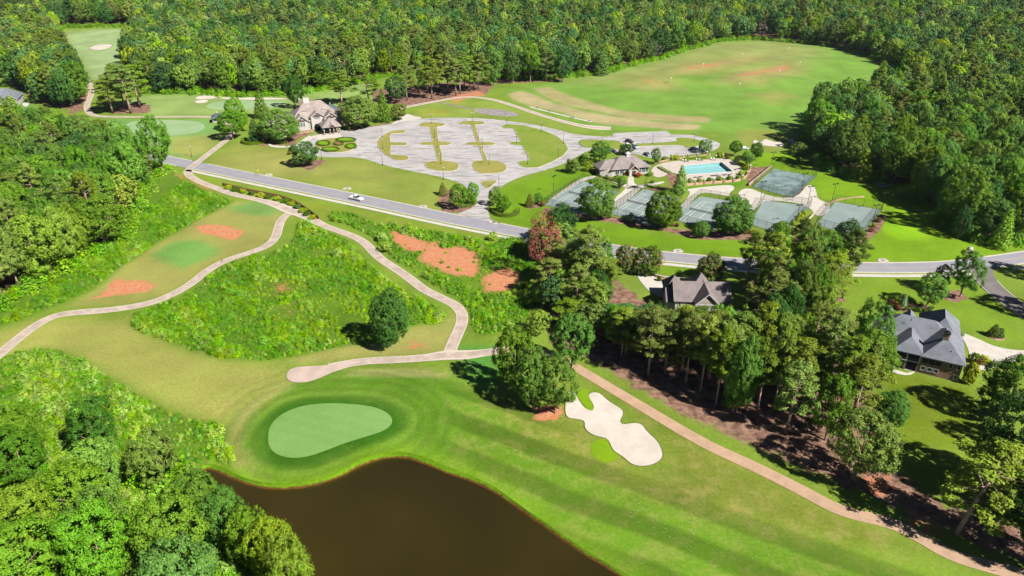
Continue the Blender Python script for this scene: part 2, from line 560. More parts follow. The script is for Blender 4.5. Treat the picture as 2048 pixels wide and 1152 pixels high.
FOREST_PX = {   # where trees stand, in pixels of the ground
 'left': [(-500, 800), (-60, 636), (0, 604), (47, 585), (125, 545), (187, 507), (235, 485), (248, 456), (288, 375), (300, 352), (322, 346), (290, 338), (200, 318), (100, 299), (0, 282), (-300, 255), (-700, 400)],
 'upper': [(-300, 130), (0, 150), (50, 190), (95, 212), (140, 222), (160, 216), (166, 195), (163, 168), (148, 138), (128, 108), (119, 82), (112, 60), (60, 45), (-300, 45)],
 'far': [(-900, 52), (112, 58), (130, 50), (272, 50), (278, 64), (266, 88), (260, 112), (262, 142), (278, 172), (296, 186), (390, 186), (460, 190), (512, 192), (560, 190), (613, 185), (660, 176), (705, 164), (760, 155),
         (820, 148), (876, 140), (940, 138), (985, 152), (1026, 158), (1090, 156), (1134, 154), (1211, 144), (1267, 130), (1314, 118), (1361, 104), (1429, 83), (1497, 78), (1560, 83), (1627, 88), (1680, 96), (1735, 110),
         (1800, 138), (1815, 165), (1790, 190), (1740, 205), (1690, 225), (1645, 248), (1618, 270), (1632, 315), (1665, 343), (1728, 357), (1768, 369), (1830, 390), (1872, 428), (1893, 452), (1938, 477), (1985, 488), (2048, 484), (2500, 460),
         (3200, 100), (3200, -148), (-1400, -148)],
 'pond': [(-250, 960), (60, 925), (150, 915), (215, 935), (290, 970), (360, 1020), (420, 1070), (490, 1120), (550, 1170), (590, 1240), (540, 1300), (-350, 1300)],
 'road': [(1080, 490), (1110, 478), (1160, 505), (1195, 545), (1225, 580), (1240, 640), (1200, 690), (1130, 690), (1098, 640), (1085, 560)],
 'house': [(1205, 655), (1290, 650), (1340, 668), (1462, 680), (1500, 735), (1500, 855), (1470, 845), (1400, 812), (1330, 772), (1240, 716)],
 'pines': [(1485, 565), (1520, 548), (1600, 560), (1685, 565), (1695, 600), (1685, 640), (1640, 690), (1600, 750), (1680, 790), (1720, 830), (1700, 910), (1650, 930), (1560, 888), (1505, 850), (1480, 735), (1505, 690), (1520, 640)],
}
PONDW = chaikin(GP(POND), 2)
MEADW = {k: np.array(GP(v)) for k, v in MEADOW.items()}
CLAYW = [(np.array(GP(p)), s, a) for p, s, a in CLAY]

# turf tones (sun-lit colours): outline, colour, softness, dryness
TURF = [
 ([(-100, 690), (100, 640), (260, 640), (330, 690), (450, 722), (560, 735), (580, 760), (520, 790), (460, 850), (420, 845), (300, 790), (200, 740), (120, 700), (0, 715)], (184, 188, 94), 4, 0.4),
 ([(140, 612), (190, 580), (255, 528), (320, 486), (400, 440), (470, 402), (540, 408), (562, 425), (552, 468), (530, 490), (450, 516), (410, 538), (380, 562), (330, 590), (250, 610)], (178, 180, 94), 2, 0.5),
 ([(300, 512), (345, 483), (400, 480), (442, 498), (430, 512), (365, 538)], (134, 184, 88), 2.5, 0.0),
 ([(455, 415), (505, 402), (552, 412), (558, 425), (535, 433), (480, 428)], (140, 184, 96), 2.5, 0.1),
 ([(575, 765), (680, 738), (800, 742), (905, 752), (960, 800), (1000, 830), (960, 870), (900, 910), (820, 900), (740, 905), (640, 955), (560, 962), (480, 945), (455, 880), (470, 830), (520, 790)], (104, 154, 32), 4, 0.14),
 ([(498, 885), (505, 838), (545, 802), (600, 784), (670, 778), (760, 782), (815, 802), (838, 834), (832, 868), (780, 896), (710, 918), (650, 942), (580, 950), (520, 938)], (126, 166, 52), 1.5, 0.12),
 ([(522, 880), (528, 845), (560, 815), (605, 800), (660, 796), (730, 800), (785, 814), (806, 835), (804, 858), (770, 880), (700, 902), (640, 924), (580, 934), (535, 922)], (74, 130, 22), 1.6, 0.03),
 ([(690, 742), (760, 738), (860, 740), (905, 752), (890, 756), (780, 750), (700, 750)], (178, 182, 110), 1.0, 0.4),
 ([(455, 880), (470, 830), (530, 780), (570, 760), (590, 772), (520, 810), (488, 850), (480, 900), (520, 945), (510, 955), (470, 925)], (178, 182, 100), 2.0, 0.5),
 ([(905, 690), (990, 690), (1080, 700), (1000, 720), (1010, 760), (1000, 800), (940, 760), (915, 745), (925, 715)], (104, 168, 66), 2.5, 0.05),
 ([(700, 690), (830, 655), (885, 650), (905, 620), (918, 640), (905, 680), (890, 700), (800, 712), (720, 715), (640, 725), (600, 730), (580, 720)], (184, 186, 100), 2, 0.55),
 ([(900, 780), (1060, 790), (1120, 850), (1250, 950), (1400, 1010), (1700, 1110), (2000, 1210), (1400, 1300), (1150, 1090), (1000, 975), (900, 925)], (116, 160, 38), 8, 0.3),
 ([(1000, 800), (1080, 840), (1170, 850), (1200, 900), (1300, 950), (1400, 960), (1560, 1000), (1700, 1060), (1500, 1040), (1300, 985), (1150, 920), (1060, 870)], (140, 150, 58), 7, 0.6),
 ([(1150, 745), (1300, 835), (1400, 890), (1540, 960), (1700, 1040), (1850, 1090), (1700, 1090), (1500, 1000), (1350, 940), (1330, 880), (1240, 790)], (136, 150, 52), 5, 0.6),
 ([(385, 345), (470, 285), (590, 300), (650, 320), (720, 318), (800, 345), (900, 365), (940, 385), (900, 420), (860, 418), (640, 370), (450, 335)], (168, 180, 82), 6, 0.22),
 ([(455, 320), (560, 305), (640, 345), (520, 350)], (182, 184, 98), 10, 0.4),
 ([(840, 340), (900, 365), (920, 400), (820, 400), (760, 370)], (156, 176, 74), 6, 0.2),
 ([(385, 350), (600, 398), (800, 440), (1000, 480), (1060, 480), (985, 487), (850, 458), (761, 449), (700, 425), (640, 440), (600, 405), (480, 380)], (154, 176, 54), 4, 0.25),
 ([(980, 420), (1010, 372), (1130, 336), (1200, 345), (1090, 410), (1180, 440), (1340, 470), (1500, 485), (1700, 500), (1700, 525), (1450, 515), (1250, 500), (1050, 455), (985, 440)], (128, 172, 24), 4, 0.08),
 ([(1480, 300), (1580, 300), (1640, 340), (1760, 375), (1860, 440), (1960, 490), (2048, 492), (2048, 512), (1900, 525), (1700, 522), (1760, 460), (1770, 415), (1640, 395), (1600, 345), (1500, 335)], (142, 186, 26), 4, 0.06),
 ([(1770, 440), (1800, 420), (1850, 440), (1860, 480), (1800, 480), (1765, 465)], (160, 212, 30), 2, 0.0),
 ([(1480, 330), (1510, 330), (1490, 370), (1440, 380), (1380, 380), (1360, 372), (1480, 360)], (116, 168, 24), 2, 0.05),
 ([(1700, 552), (1960, 552), (1975, 575), (2048, 640), (2048, 700), (1940, 660), (1830, 640), (1700, 610)], (140, 176, 44), 6, 0.12),
 ([(1760, 745), (1830, 750), (1940, 770), (1960, 830), (1900, 900), (1800, 900), (1760, 800)], (128, 152, 30), 3, 0.1),
 ([(1310, 530), (1395, 530), (1390, 558), (1330, 556), (1300, 540)], (136, 174, 40), 2, 0.1),
 ([(1225, 545), (1270, 545), (1300, 590), (1240, 590)], (140, 170, 60), 3, 0.2),
 ([(815, 240), (850, 205), (940, 195), (1000, 205), (1100, 240), (1190, 262), (1150, 268), (1080, 250), (980, 236), (850, 234)], (158, 182, 76), 4, 0.2),
 ([(835, 232), (850, 218), (900, 220), (890, 230)], (178, 186, 62), 4, 0.5),
 ([(1010, 180), (1100, 165), (1300, 120), (1430, 84), (1560, 82), (1680, 95), (1790, 135), (1790, 180), (1650, 240), (1620, 300), (1480, 300), (1440, 265), (1200, 262), (1050, 215)], (136, 184, 72), 10, 0.22),
 ([(1140, 165), (1320, 122), (1430, 86), (1560, 84), (1650, 98), (1600, 130), (1450, 110), (1330, 150), (1180, 168)], (168, 184, 104), 20, 0.5),
 ([(1330, 150), (1370, 128), (1440, 116), (1500, 108), (1540, 118), (1480, 132), (1420, 146)], (188, 182, 112), 14, 0.75),
 ([(1440, 165), (1480, 140), (1560, 124), (1600, 130), (1590, 150), (1520, 162)], (188, 182, 114), 14, 0.8),
 ([(1230, 172), (1280, 150), (1340, 150), (1360, 178), (1300, 182)], (176, 184, 104), 12, 0.6),
 ([(1490, 190), (1560, 182), (1600, 195), (1540, 205)], (176, 184, 96), 8, 0.5),
 ([(1016, 188), (1040, 182), (1063, 187), (1104, 205), (1157, 220), (1209, 230), (1276, 240), (1332, 246), (1388, 248), (1401, 251), (1398, 257), (1383, 260), (1332, 258), (1276, 253), (1220, 250), (1183, 244), (1125, 225), (1060, 212), (1026, 199)], (208, 194, 146), 1.5, 0.3),
 ([(1065, 177), (1099, 174), (1130, 188), (1183, 205), (1245, 222), (1332, 230), (1411, 234), (1421, 239), (1416, 245), (1366, 245), (1321, 242), (1265, 238), (1209, 226), (1130, 210), (1091, 194)], (198, 190, 134), 1.5, 0.4),
 ([(1473, 262), (1500, 258), (1540, 260), (1575, 275), (1582, 292), (1560, 302), (1520, 302), (1490, 292), (1474, 276)], (164, 176, 80), 1.5, 0.2),
 ([(128, 60), (270, 54), (276, 62), (262, 85), (256, 112), (243, 132), (215, 157), (185, 159), (165, 125), (148, 102), (130, 76)], (180, 206, 142), 5, 0.1),
 ([(150, 240), (240, 238), (430, 238), (440, 262), (400, 300), (380, 320), (200, 300), (160, 270)], (140, 192, 102), 6, 0.1),
 ([(340, 275), (440, 268), (420, 300), (380, 318), (340, 305)], (180, 188, 100), 5, 0.3),
 ([(225, 205), (300, 190), (400, 190), (580, 195), (740, 165), (745, 210), (640, 215), (560, 225), (430, 232), (300, 232)], (166, 196, 110), 6, 0.15),
 ([(30, 195), (60, 205), (80, 230), (40, 235)], (120, 180, 90), 4, 0.1)]
TURFW = [(np.array(GP(p)), np.array(C(*c)), s, d) for p, c, s, d in TURF]

def axis(segs):
    a = [np.arange(s, e, st) for s, e, st in segs]
    return np.concatenate(a + [np.array([segs[-1][1]])])

gx = axis([(-4200, -1200, 500), (-1200, -420, 26), (-420, -250, 6), (-250, 270, 1.8), (270, 480, 5), (480, 1200, 24), (1200, 4200, 500)])
gy = axis([(-600, 40, 160), (40, 70, 10), (70, 330, 1.8), (330, 660, 3.2), (660, 1400, 14), (1400, 6000, 460)])
X, Y = np.meshgrid(gx, gy)
nx_, ny_ = len(gx), len(gy)
X, Y = X.ravel(), Y.ravel()
Z = hgt(X, Y)
ix, iy = np.meshgrid(np.arange(nx_ - 1), np.arange(ny_ - 1))
i0 = (iy * nx_ + ix).ravel()
Q = np.c_[i0, i0 + 1, i0 + nx_ + 1, i0 + nx_]
# the ground has a hole where the pond and the swimming pool lie; a triangulated collar closes it to their rims
POOL_PX = [(1361, 332), (1443, 324), (1467, 343.5), (1374, 349.5)]
POOLW = np.array(GP(POOL_PX))
ground_holes = [resample(PONDW, 1.4, True), POOLW]
collars = []
keep = np.ones(len(Q), bool)
for hpoly in ground_holes:
    lo, hi = hpoly.min(0) - 2.0, hpoly.max(0) + 2.0
    xa, xb = np.searchsorted(gx, lo[0]) - 1, np.searchsorted(gx, hi[0])
    ya, yb = np.searchsorted(gy, lo[1]) - 1, np.searchsorted(gy, hi[1])
    cx, cy = Q[:, 0] % nx_, Q[:, 0] // nx_
    keep &= ~((cx >= xa) & (cx < xb) & (cy >= ya) & (cy < yb))
    rect = [(x, gy[ya]) for x in gx[xa:xb]] + [(gx[xb], y) for y in gy[ya:yb]] + [(x, gy[yb]) for x in gx[xb:xa:-1]] + [(gx[xa], y) for y in gy[yb:ya:-1]]
    collars.append(fill(rect, 2.6, [hpoly]))
Q = Q[keep]
tris = np.vstack([Q[:, [0, 1, 2]], Q[:, [0, 2, 3]]])
allx, ally, T = [X], [Y], [tris]
base_n = len(X)
for V, F in collars:
    allx.append(V[:, 0]); ally.append(V[:, 1]); T.append(F + base_n)
    base_n += len(V)
X, Y = np.concatenate(allx), np.concatenate(ally)
Z = hgt(X, Y)
T = np.vstack(T)
used = np.unique(T)
remap = np.full(len(X), -1)
remap[used] = np.arange(len(used))
X, Y, Z, T = X[used], Y[used], Z[used], remap[T]

tint = np.tile(np.array(C(142, 172, 58)), (len(X), 1))
mask = np.zeros((len(X), 4))
mask[:, 2] = 0.15
for p, c, s, d in TURFW:
    k = soft(p, X, Y, s)
    tint = tint * (1 - k[:, None]) + c * k[:, None]
    mask[:, 2] = mask[:, 2] * (1 - k) + d * k
for k_, p in MEADW.items():
    k = soft(p, X, Y, 1.5)[:, None] * 0.85
    tint = tint * (1 - k) + np.array(C(100, 146, 24)) * k
for p, s, a in CLAYW:
    mask[:, 0] = np.maximum(mask[:, 0], soft(p, X, Y, s) * a)
for p, s, a in STRAW:
    mask[:, 1] = np.maximum(mask[:, 1], soft(np.array(GP(p)), X, Y, s) * a)
# forest floor: litter wherever trees stand
uu, vv, dd = project(X, Y, Z)
ff = np.zeros(len(X), bool)
for k in ('left', 'upper', 'far'):
    ff |= inside(FOREST_PX[k], uu, vv) & (dd > 1)
ff |= (Y > 1250) | (dd < 1) | (np.abs(X) > Y * 0.9 + 150) & (Y > 60)
mask[:, 1] = np.maximum(mask[:, 1], ff * 0.9)
# bright fringe along the pond, mowing bands on the lower fairway
dpond = edge_dist(PONDW, X, Y)
k = np.clip(1 - dpond / 4.0, 0, 1)[:, None] * (X > -62)[:, None] * 0.75
tint = tint * (1 - k) + np.array(C(128, 180, 20)) * k
fair = np.array(GP([(890, 770), (1060, 800), (1150, 880), (1330, 985), (1700, 1085), (2050, 1200), (1500, 1400), (1230, 1120), (1060, 1015), (960, 955), (900, 880)]))
mask[:, 3] = soft(fair, X, Y, 6.0)

GREEN_PX = [(536, 870), (540, 850), (562, 828), (600, 812), (650, 806), (710, 808), (755, 815), (782, 830), (786, 848), (768, 862), (730, 874), (690, 886), (650, 902), (615, 914), (580, 917), (550, 908), (537, 892)]
gring = np.full(len(X), 40.0)
nearg = np.hypot(X - G(660, 860)[0], Y - G(660, 860)[1]) < 60
gpoly = chaikin(GP(GREEN_PX), 2)
gring[nearg] = np.minimum(edge_dist(gpoly, X[nearg], Y[nearg]), 40.0)

t = NT('turf_ground')
at = t.n('ShaderNodeAttribute', attribute_name='tint')
am = t.n('ShaderNodeAttribute', attribute_name='mask')
sp = t.n('ShaderNodeSeparateColor')
t.l(am.outputs['Color'], sp.inputs[0])
n_big, n_mid, n_fine = t.noise(0.05, 5, 0.6), t.noise(0.22, 6, 0.68), t.noise(1.4, 5, 0.7)
c = t.mul(at.outputs['Color'], t.ss(n_big, 0.3, 0.7, 0.84, 1.14))
c = t.mix(t.ss(t.noise(0.11, 4, 0.6), 0.42, 0.72, 0.0, 0.38), c, t.mix(1.0, c, (0.74, 0.94, 0.62), 'MULTIPLY'))
c = t.mix(t.math('MULTIPLY', t.ss(n_mid, 0.44, 0.64), sp.outputs['Blue']), c, C(192, 178, 104))
A_, B_ = G(1000, 880), G(1700, 1135)
e_ = (B_ - A_) / np.linalg.norm(B_ - A_)
dp = t.n('ShaderNodeVectorMath', operation='DOT_PRODUCT')
t.l(t.pos(), dp.inputs[0])
dp.inputs[1].default_value = (-e_[1], e_[0], 0)
ph = t.math('ADD', t.math('MULTIPLY', dp.outputs['Value'], 2 * math.pi / 9.5), t.math('MULTIPLY', t.noise(0.03, 3), 3.0))
st = t.ss(t.math('SINE', ph), -0.5, 0.5, -0.24, 0.17)
c = t.mul(c, t.math('ADD', 1.0, t.math('MULTIPLY', st, am.outputs['Alpha'])))
rg_ = t.n('ShaderNodeAttribute', attribute_name='ring').outputs['Fac']
rgn = t.math('ADD', rg_, t.math('MULTIPLY', t.math('SUBTRACT', t.noise(0.12, 3), 0.5), 3.0))
c = t.mix(t.ss(rgn, 2.2, 5.0, 0.62, 0.0), c, t.mix(1.0, c, (0.55, 0.74, 0.5), 'MULTIPLY'))
bnd = t.math('MULTIPLY', t.ss(t.math('SINE', t.math('MULTIPLY', rgn, 2 * math.pi / 3.4)), -0.7, 0.7, -0.075, 0.065), t.ss(rgn, 12.0, 20.0, 1.0, 0.0))
c = t.mul(c, t.math('ADD', 1.0, bnd))
c = t.mul(c, t.ss(n_fine, 0.25, 0.75, 0.82, 1.18))
c = t.mul(c, t.ss(t.noise(6.5, 3, 0.7), 0.25, 0.75, 0.82, 1.18))
straw_c = t.mix(t.ss(t.noise(0.5, 5, 0.65), 0.35, 0.65), C(196, 154, 132), C(130, 98, 82))
sm_ = t.ss(t.math('ADD', sp.outputs['Green'], t.math('MULTIPLY', t.math('SUBTRACT', t.noise(0.3, 6, 0.7), 0.5), 0.9)), 0.42, 0.6)
c = t.mix(sm_, c, t.mul(straw_c, t.ss(t.noise(4.0, 4, 0.7), 0.25, 0.75, 0.7, 1.25)))
clay_c = t.mix(t.ss(t.noise(0.7, 5, 0.7), 0.35, 0.65), C(248, 182, 140), C(234, 142, 98))
cm_ = t.ss(t.math('ADD', sp.outputs['Red'], t.math('MULTIPLY', t.math('SUBTRACT', t.noise(0.7, 9, 0.78), 0.5), 2.8)), 0.44, 0.72)
c = t.mix(cm_, c, t.mul(clay_c, t.ss(t.noise(3.0, 4, 0.7), 0.25, 0.75, 0.85, 1.12)))
M_GROUND = t.end(t.bsdf(c, 0.95, 0.1, t.noise(8.0, 3), 0.35, 0.08))
gm = mesh_np('ground', np.c_[X, Y, Z], T, M_GROUND, smooth=True)
a = gm.color_attributes.new('tint', 'FLOAT_COLOR', 'POINT')
a.data.foreach_set('color', np.c_[tint, np.ones(len(X))].astype(np.float32).ravel())
a = gm.color_attributes.new('mask', 'FLOAT_COLOR', 'POINT')
a.data.foreach_set('color', mask.astype(np.float32).ravel())
a = gm.attributes.new('ring', 'FLOAT', 'POINT')
a.data.foreach_set('value', gring.astype(np.float32))
tag(mesh_obj('ground', gm), 'mown golf course turf with dry patches, red clay and pine straw', 'ground', kind='structure')

# ------------------------------------------------------------------ shared surface materials
M_GREEN = m_grass('putting_turf', C(150, 196, 110), C(140, 188, 100), stripes=(0.35, 0.94, 3.2, 0.014), fine=0.4)
M_GREEN2 = m_grass('practice_turf', C(186, 214, 164), C(170, 206, 146), fine=0.4)
M_ISL = m_grass('island_turf', C(184, 178, 92), C(164, 168, 78), C(196, 184, 110), 0.6)
M_ISL2 = m_grass('verge_turf', C(162, 180, 76), C(142, 172, 58), C(190, 184, 104), 0.35)
M_LAWN = m_grass('bright_lawn', C(112, 178, 24), C(96, 160, 20), C(150, 180, 60), 0.2)
M_LIME = m_grass('lime_turf', C(150, 192, 26), C(132, 180, 20), fine=0.5)
M_PATH = m_path('path_concrete', C(238, 217, 200), C(246, 232, 212))
M_PATH2 = m_path('path_tan', C(236, 198, 164), C(232, 196, 156), dirt=0.15)
M_CONC = m_plain('concrete', C(242, 234, 222), 0.9, 0.2, 0.08, 0.4)
M_KERB = m_plain('kerb_concrete', C(236, 226, 208), 0.9, 0.2, 0.12, 1.0)
M_SAND = m_plain('bunker_sand', C(248, 236, 222), 0.95, 0.1, 0.08, 0.22, fine=2.0)
M_WHITE = m_plain('white_paint', C(250, 250, 250), 0.6, 0.3, 0.04)
M_YELLOW = m_plain('faded_yellow_paint', C(226, 200, 176), 0.7, 0.2, 0.15, 1.0)
M_MULCH = m_plain('mulch', C(188, 122, 92), 0.95, 0.05, 0.3, 0.6, fine=4.0)
M_DARKBED = m_plain('dark_mulch', C(120, 92, 82), 0.95, 0.05, 0.3, 0.6, fine=4.0)

t = NT('road_asphalt')
c = t.mul(C(182, 182, 192), t.ss(t.noise(0.25, 5, 0.6), 0.3, 0.7, 0.92, 1.06))
c = t.mul(c, t.ss(t.noise(5.0, 3), 0.3, 0.7, 0.94, 1.05))
M_ROAD = t.end(t.bsdf(c, 0.85, 0.3))

t = NT('parking_asphalt')
base = t.mix(t.ss(t.noise(0.05, 4, 0.6), 0.35, 0.65), C(232, 227, 224), C(214, 209, 208))
mp = t.n('ShaderNodeMapping')
t.l(t.pos(), mp.inputs[0])
mp.inputs['Rotation'].default_value = (0, 0, R(-12))
mp.inputs['Scale'].default_value = (0.10, 0.55, 1)
sv = t.noise(1.0, 6, 0.68, mp.outputs[0], 0.6)
c = t.mix(t.ss(sv, 0.46, 0.66, 0.0, 0.8), base, C(152, 145, 146))
c = t.mix(t.ss(t.noise(0.13, 6, 0.72), 0.54, 0.72, 0.0, 0.6), c, C(164, 156, 156))
c = t.mul(c, t.ss(t.noise(3.0, 4, 0.6), 0.3, 0.7, 0.93, 1.06))
M_LOT = t.end(t.bsdf(c, 0.85, 0.25))

t = NT('court_surface')
c = t.mix(t.ss(t.noise(0.12, 5, 0.6), 0.35, 0.65), C(172, 190, 186), C(158, 178, 174))
c = t.mul(c, t.ss(t.noise(2.0, 4), 0.3, 0.7, 0.95, 1.05))
M_COURT = t.end(t.bsdf(c, 0.8, 0.25))
t = NT('stained_court_surface')
c = t.mix(t.ss(t.noise(0.16, 7, 0.72), 0.42, 0.62), C(158, 186, 182), C(112, 136, 134))
M_COURT_OLD = t.end(t.bsdf(c, 0.8, 0.25))

# ------------------------------------------------------------------ pond
t = NT('pond_water')
rp = t.noise(2.2, 3, 0.5)
pc = t.mul((0.0160, 0.0118, 0.0014), t.ss(t.noise(0.03, 3, 0.5), 0.3, 0.7, 0.75, 1.3))
b = t.bsdf(pc, 0.12, 0.36, rp, 0.12, 0.03)
M_POND = t.end(b)
wl = -0.55
V, F = fill(resample(PONDW, 1.4, True), 6.0)
cpd = PONDW.mean(0)
tag(mesh_obj('pond_water', mesh_np('pond_water', np.c_[V, np.full(len(V), wl)], F, M_POND)), 'dark brown pond beside the putting green', 'pond', kind='structure')
rim = resample(PONDW, 1.0, True)
ccw = 1 if area2(rim) > 0 else -1
tn = np.roll(rim, -1, 0) - np.roll(rim, 1, 0)
tn /= np.linalg.norm(tn, axis=1)[:, None]
inn = np.c_[-tn[:, 1], tn[:, 0]] * ccw
rng = np.random.default_rng(5)
wob = np.convolve(np.r_[rng.normal(0, 1, len(rim) + 8)], np.ones(9) / 3, 'valid')[:len(rim)][:, None] * 0.16
rows = [np.c_[rim, hgt(rim[:, 0], rim[:, 1])], np.c_[rim + inn * (0.4 + wob), np.full(len(rim), -0.30)], np.c_[rim + inn * (0.75 + wob), np.full(len(rim), -0.5)], np.c_[rim + inn * 1.8, np.full(len(rim), -1.3)]]
m = len(rim)
i = np.arange(m); j = (i + 1) % m
F = np.vstack([np.c_[k * m + i, k * m + j, (k + 1) * m + j, (k + 1) * m + i] for k in range(3)])
t = NT('pond_bank_clay')
sz = t.n('ShaderNodeSeparateXYZ')
t.l(t.pos(), sz.inputs[0])
zz = t.math('ADD', sz.outputs[2], t.math('MULTIPLY', t.math('SUBTRACT', t.noise(1.0, 4), 0.5), 0.35))
c = t.mix(t.ss(zz, -0.42, -0.25), C(118, 76, 38), C(124, 170, 22))
M_BANK = t.end(t.bsdf(t.mul(c, t.ss(t.noise(2.0, 4), 0.3, 0.7, 0.75, 1.2)), 0.95, 0.1))
tag(mesh_obj('pond_bank', mesh_np('pond_bank', np.vstack(rows), F, M_BANK)), 'red clay bank sloping into the pond', 'bank', kind='structure')

# ------------------------------------------------------------------ putting greens and bunkers
sheet('putting_green', GP([(536, 870), (540, 850), (562, 828), (600, 812), (650, 806), (710, 808), (755, 815), (782, 830), (786, 848), (768, 862), (730, 874), (690, 886), (650, 902), (615, 914), (580, 917), (550, 908), (537, 892)]),
      M_GREEN, 1, 'smooth pale putting green beside the pond', 'putting green', res=1.0)
sheet('putting_green', GP([(250, 246), (290, 240), (350, 240), (392, 242), (411, 250), (408, 260), (385, 268), (340, 272), (290, 271), (255, 262)]),
      M_GREEN2, 1, 'oval practice putting green below the clubhouse path', 'putting green', res=2.0)
sheet('putting_green', GP([(408, 214), (425, 205), (460, 201), (520, 201), (572, 203), (575, 210), (540, 216), (480, 219), (430, 220)]),
      M_GREEN2, 1, 'long practice green by the white bunkers behind the clubhouse', 'putting green', res=2.0)
sheet('lime_patch', GP([(1180, 888), (1200, 878), (1218, 880), (1222, 900), (1240, 912), (1228, 924), (1205, 926), (1183, 908)]), M_LIME, 1, 'lime green round patch of turf at the bunker edge', 'turf')
sheet('lime_patch', GP([(1152, 792), (1162, 777), (1178, 778), (1176, 790), (1186, 812), (1188, 820), (1178, 822), (1164, 806)]), M_LIME, 3, 'lime green finger of turf between the bunker lobes', 'turf')
B_MAIN = [(1130, 800), (1140, 778), (1150, 778), (1154, 792), (1166, 812), (1180, 822), (1188, 820), (1186, 808), (1175, 793), (1178, 785), (1195, 783), (1205, 790), (1220, 804), (1246, 818), (1249, 828), (1240, 842), (1244, 850), (1262, 845), (1284, 846),
          (1292, 860), (1305, 872), (1318, 884), (1327, 905), (1326, 918), (1308, 930), (1285, 934), (1262, 930), (1245, 912), (1226, 903), (1220, 888), (1214, 876), (1190, 873), (1172, 862), (1167, 850), (1172, 842), (1150, 838), (1130, 836)]
def bunker(pts, label, lip=0.35):
    p = chaikin(GP(pts), 2)
    p = resample(p, 0.9, True)
    o = sheet('sand_bunker', p, M_SAND, 1, label, 'bunker', sm=0, step=1.6)
    kerb('bunker_lip', p, M_LIP, True, 0.24, 0.06, parent=o, step=0.9)
    return o
M_LIP = m_grass('bunker_lip_turf', C(130, 146, 56), C(112, 132, 44), C(170, 140, 90), 0.5)
bunker(B_MAIN, 'large many lobed pale sand bunker beside the cart path')
bunker([(1504, 282), (1512, 279), (1522, 286), (1528, 277), (1540, 280), (1551, 285), (1562, 283), (1572, 291), (1556, 294), (1535, 292), (1509, 289)], 'white sand bunker in the tan mound below the driving range')
bunker([(1572, 282), (1579, 277), (1592, 282), (1608, 296), (1598, 298), (1587, 289)], 'small bunker half in the shade of the wood')
bunker([(180, 94), (195, 89), (227, 88), (221, 95), (203, 101), (181, 99)], 'white bunker on the far fairway between the woods')
bunker([(388, 196), (400, 191), (425, 191), (440, 194), (425, 198), (395, 199)], 'white bunker behind the practice greens, broad one')
bunker([(386, 203), (400, 199), (420, 200), (412, 206), (394, 207)], 'white bunker behind the practice greens, small oval one')
bunker([(432, 195), (470, 194), (575, 196), (576, 199), (500, 200), (450, 199)], 'long thin white bunker edging the upper practice green')

# ------------------------------------------------------------------ cart paths
P1 = [(-80, 775), (0, 708), (35, 678), (75, 648), (110, 631), (150, 625), (200, 622), (260, 615), (310, 604), (350, 587), (385, 566), (417, 539), (455, 519), (511, 502), (537, 491), (552, 475), (557, 455), (563, 438), (580, 425)]
P2 = [(470, 262), (449, 284), (426, 301), (404, 318), (382, 335), (373, 344), (381, 354), (404, 366), (434, 377), (463, 388), (493, 395), (522, 401), (552, 409), (578, 420), (611, 432), (650, 453), (680, 463), (711, 474), (733, 488), (750, 508),
      (769, 524), (797, 541), (831, 566), (848, 580), (886, 598), (913, 611), (926, 630), (923, 650), (913, 672), (905, 690), (898, 708)]
P3 = [(660, 737), (693, 728), (737, 722), (796, 720), (855, 716), (895, 710), (929, 711), (973, 706), (1003, 701), (1060, 700), (1110, 712), (1152, 735), (1212, 771), (1306, 827), (1369, 865), (1431, 899), (1502, 930),
      (1604, 981), (1659, 1012), (1699, 1027), (1740, 1036), (1791, 1049), (1842, 1076), (1893, 1107), (1944, 1124), (1995, 1138), (2048, 1151), (2160, 1172)]
strip('cart_path', GP(P1), 1.65, M_PATH, 2, label='pale concrete cart path curving past the clay tee', cat='path')
strip('cart_path', GP(P2), [1.7] * 12 + [2.3, 2.8, 2.2] + [1.65] * (len(P2) - 15), M_PATH, 3, label='concrete cart path from the clubhouse across the road to the green', cat='path')
strip('cart_path', GP(P3[:9]), [2.2, 1.7, 1.6, 1.6, 1.7, 2.3, 2.2, 1.6, 1.6], M_PATH, 4, label='cart path leading to the turning bay above the putting green', cat='path')
sheet('turning_bay', GP([(573, 753), (577, 741), (592, 735), (618, 733), (650, 732), (690, 725), (722, 720), (722, 727), (690, 734), (660, 748), (635, 759), (612, 766), (588, 766), (576, 761)]), m_plain('bay_concrete', C(236, 212, 196), 0.9, 0.2, 0.1, 0.3), 5, 'rounded pale turning bay at the end of the cart path', 'path')
strip('cart_path', GP(P3[8:]), 1.5, M_PATH2, 3, label='tan cart path running along the pine wood beside the fairway', cat='path')
strip('cart_path', GP([(470, 262), (455, 240), (422, 233), (312, 234), (200, 234), (178, 228), (172, 213), (180, 195), (184, 185), (179, 168), (176, 158)]), 1.7, M_PATH, 2, label='pale path between the practice greens and the far fairway', cat='path')
strip('cart_path', GP([(800, 218), (813, 214), (870, 203), (922, 194), (948, 194), (987, 199), (1026, 211), (1066, 225), (1104, 237), (1157, 251), (1196, 256), (1222, 257)]), [2] * 9 + [2.6, 4.0, 3.2], M_PATH, 2, label='pale concrete path behind the driving range tees', cat='path')
strip('range_mat_strip', GP([(1060, 214), (1090, 222), (1130, 232), (1183, 244)]), 1.0, M_CONC, 3, label='thin pale hitting strip at the driving range', cat='range strip')
sheet('gravel_patch', GP([(945, 219), (965, 216), (1010, 220), (1040, 228), (1035, 233), (990, 232), (955, 226)]), m_plain('gravel', C(182, 172, 170), 0.95, 0.1, 0.25, 0.4), 1, 'grey gravel patch on the lawn beside the range path', 'gravel')
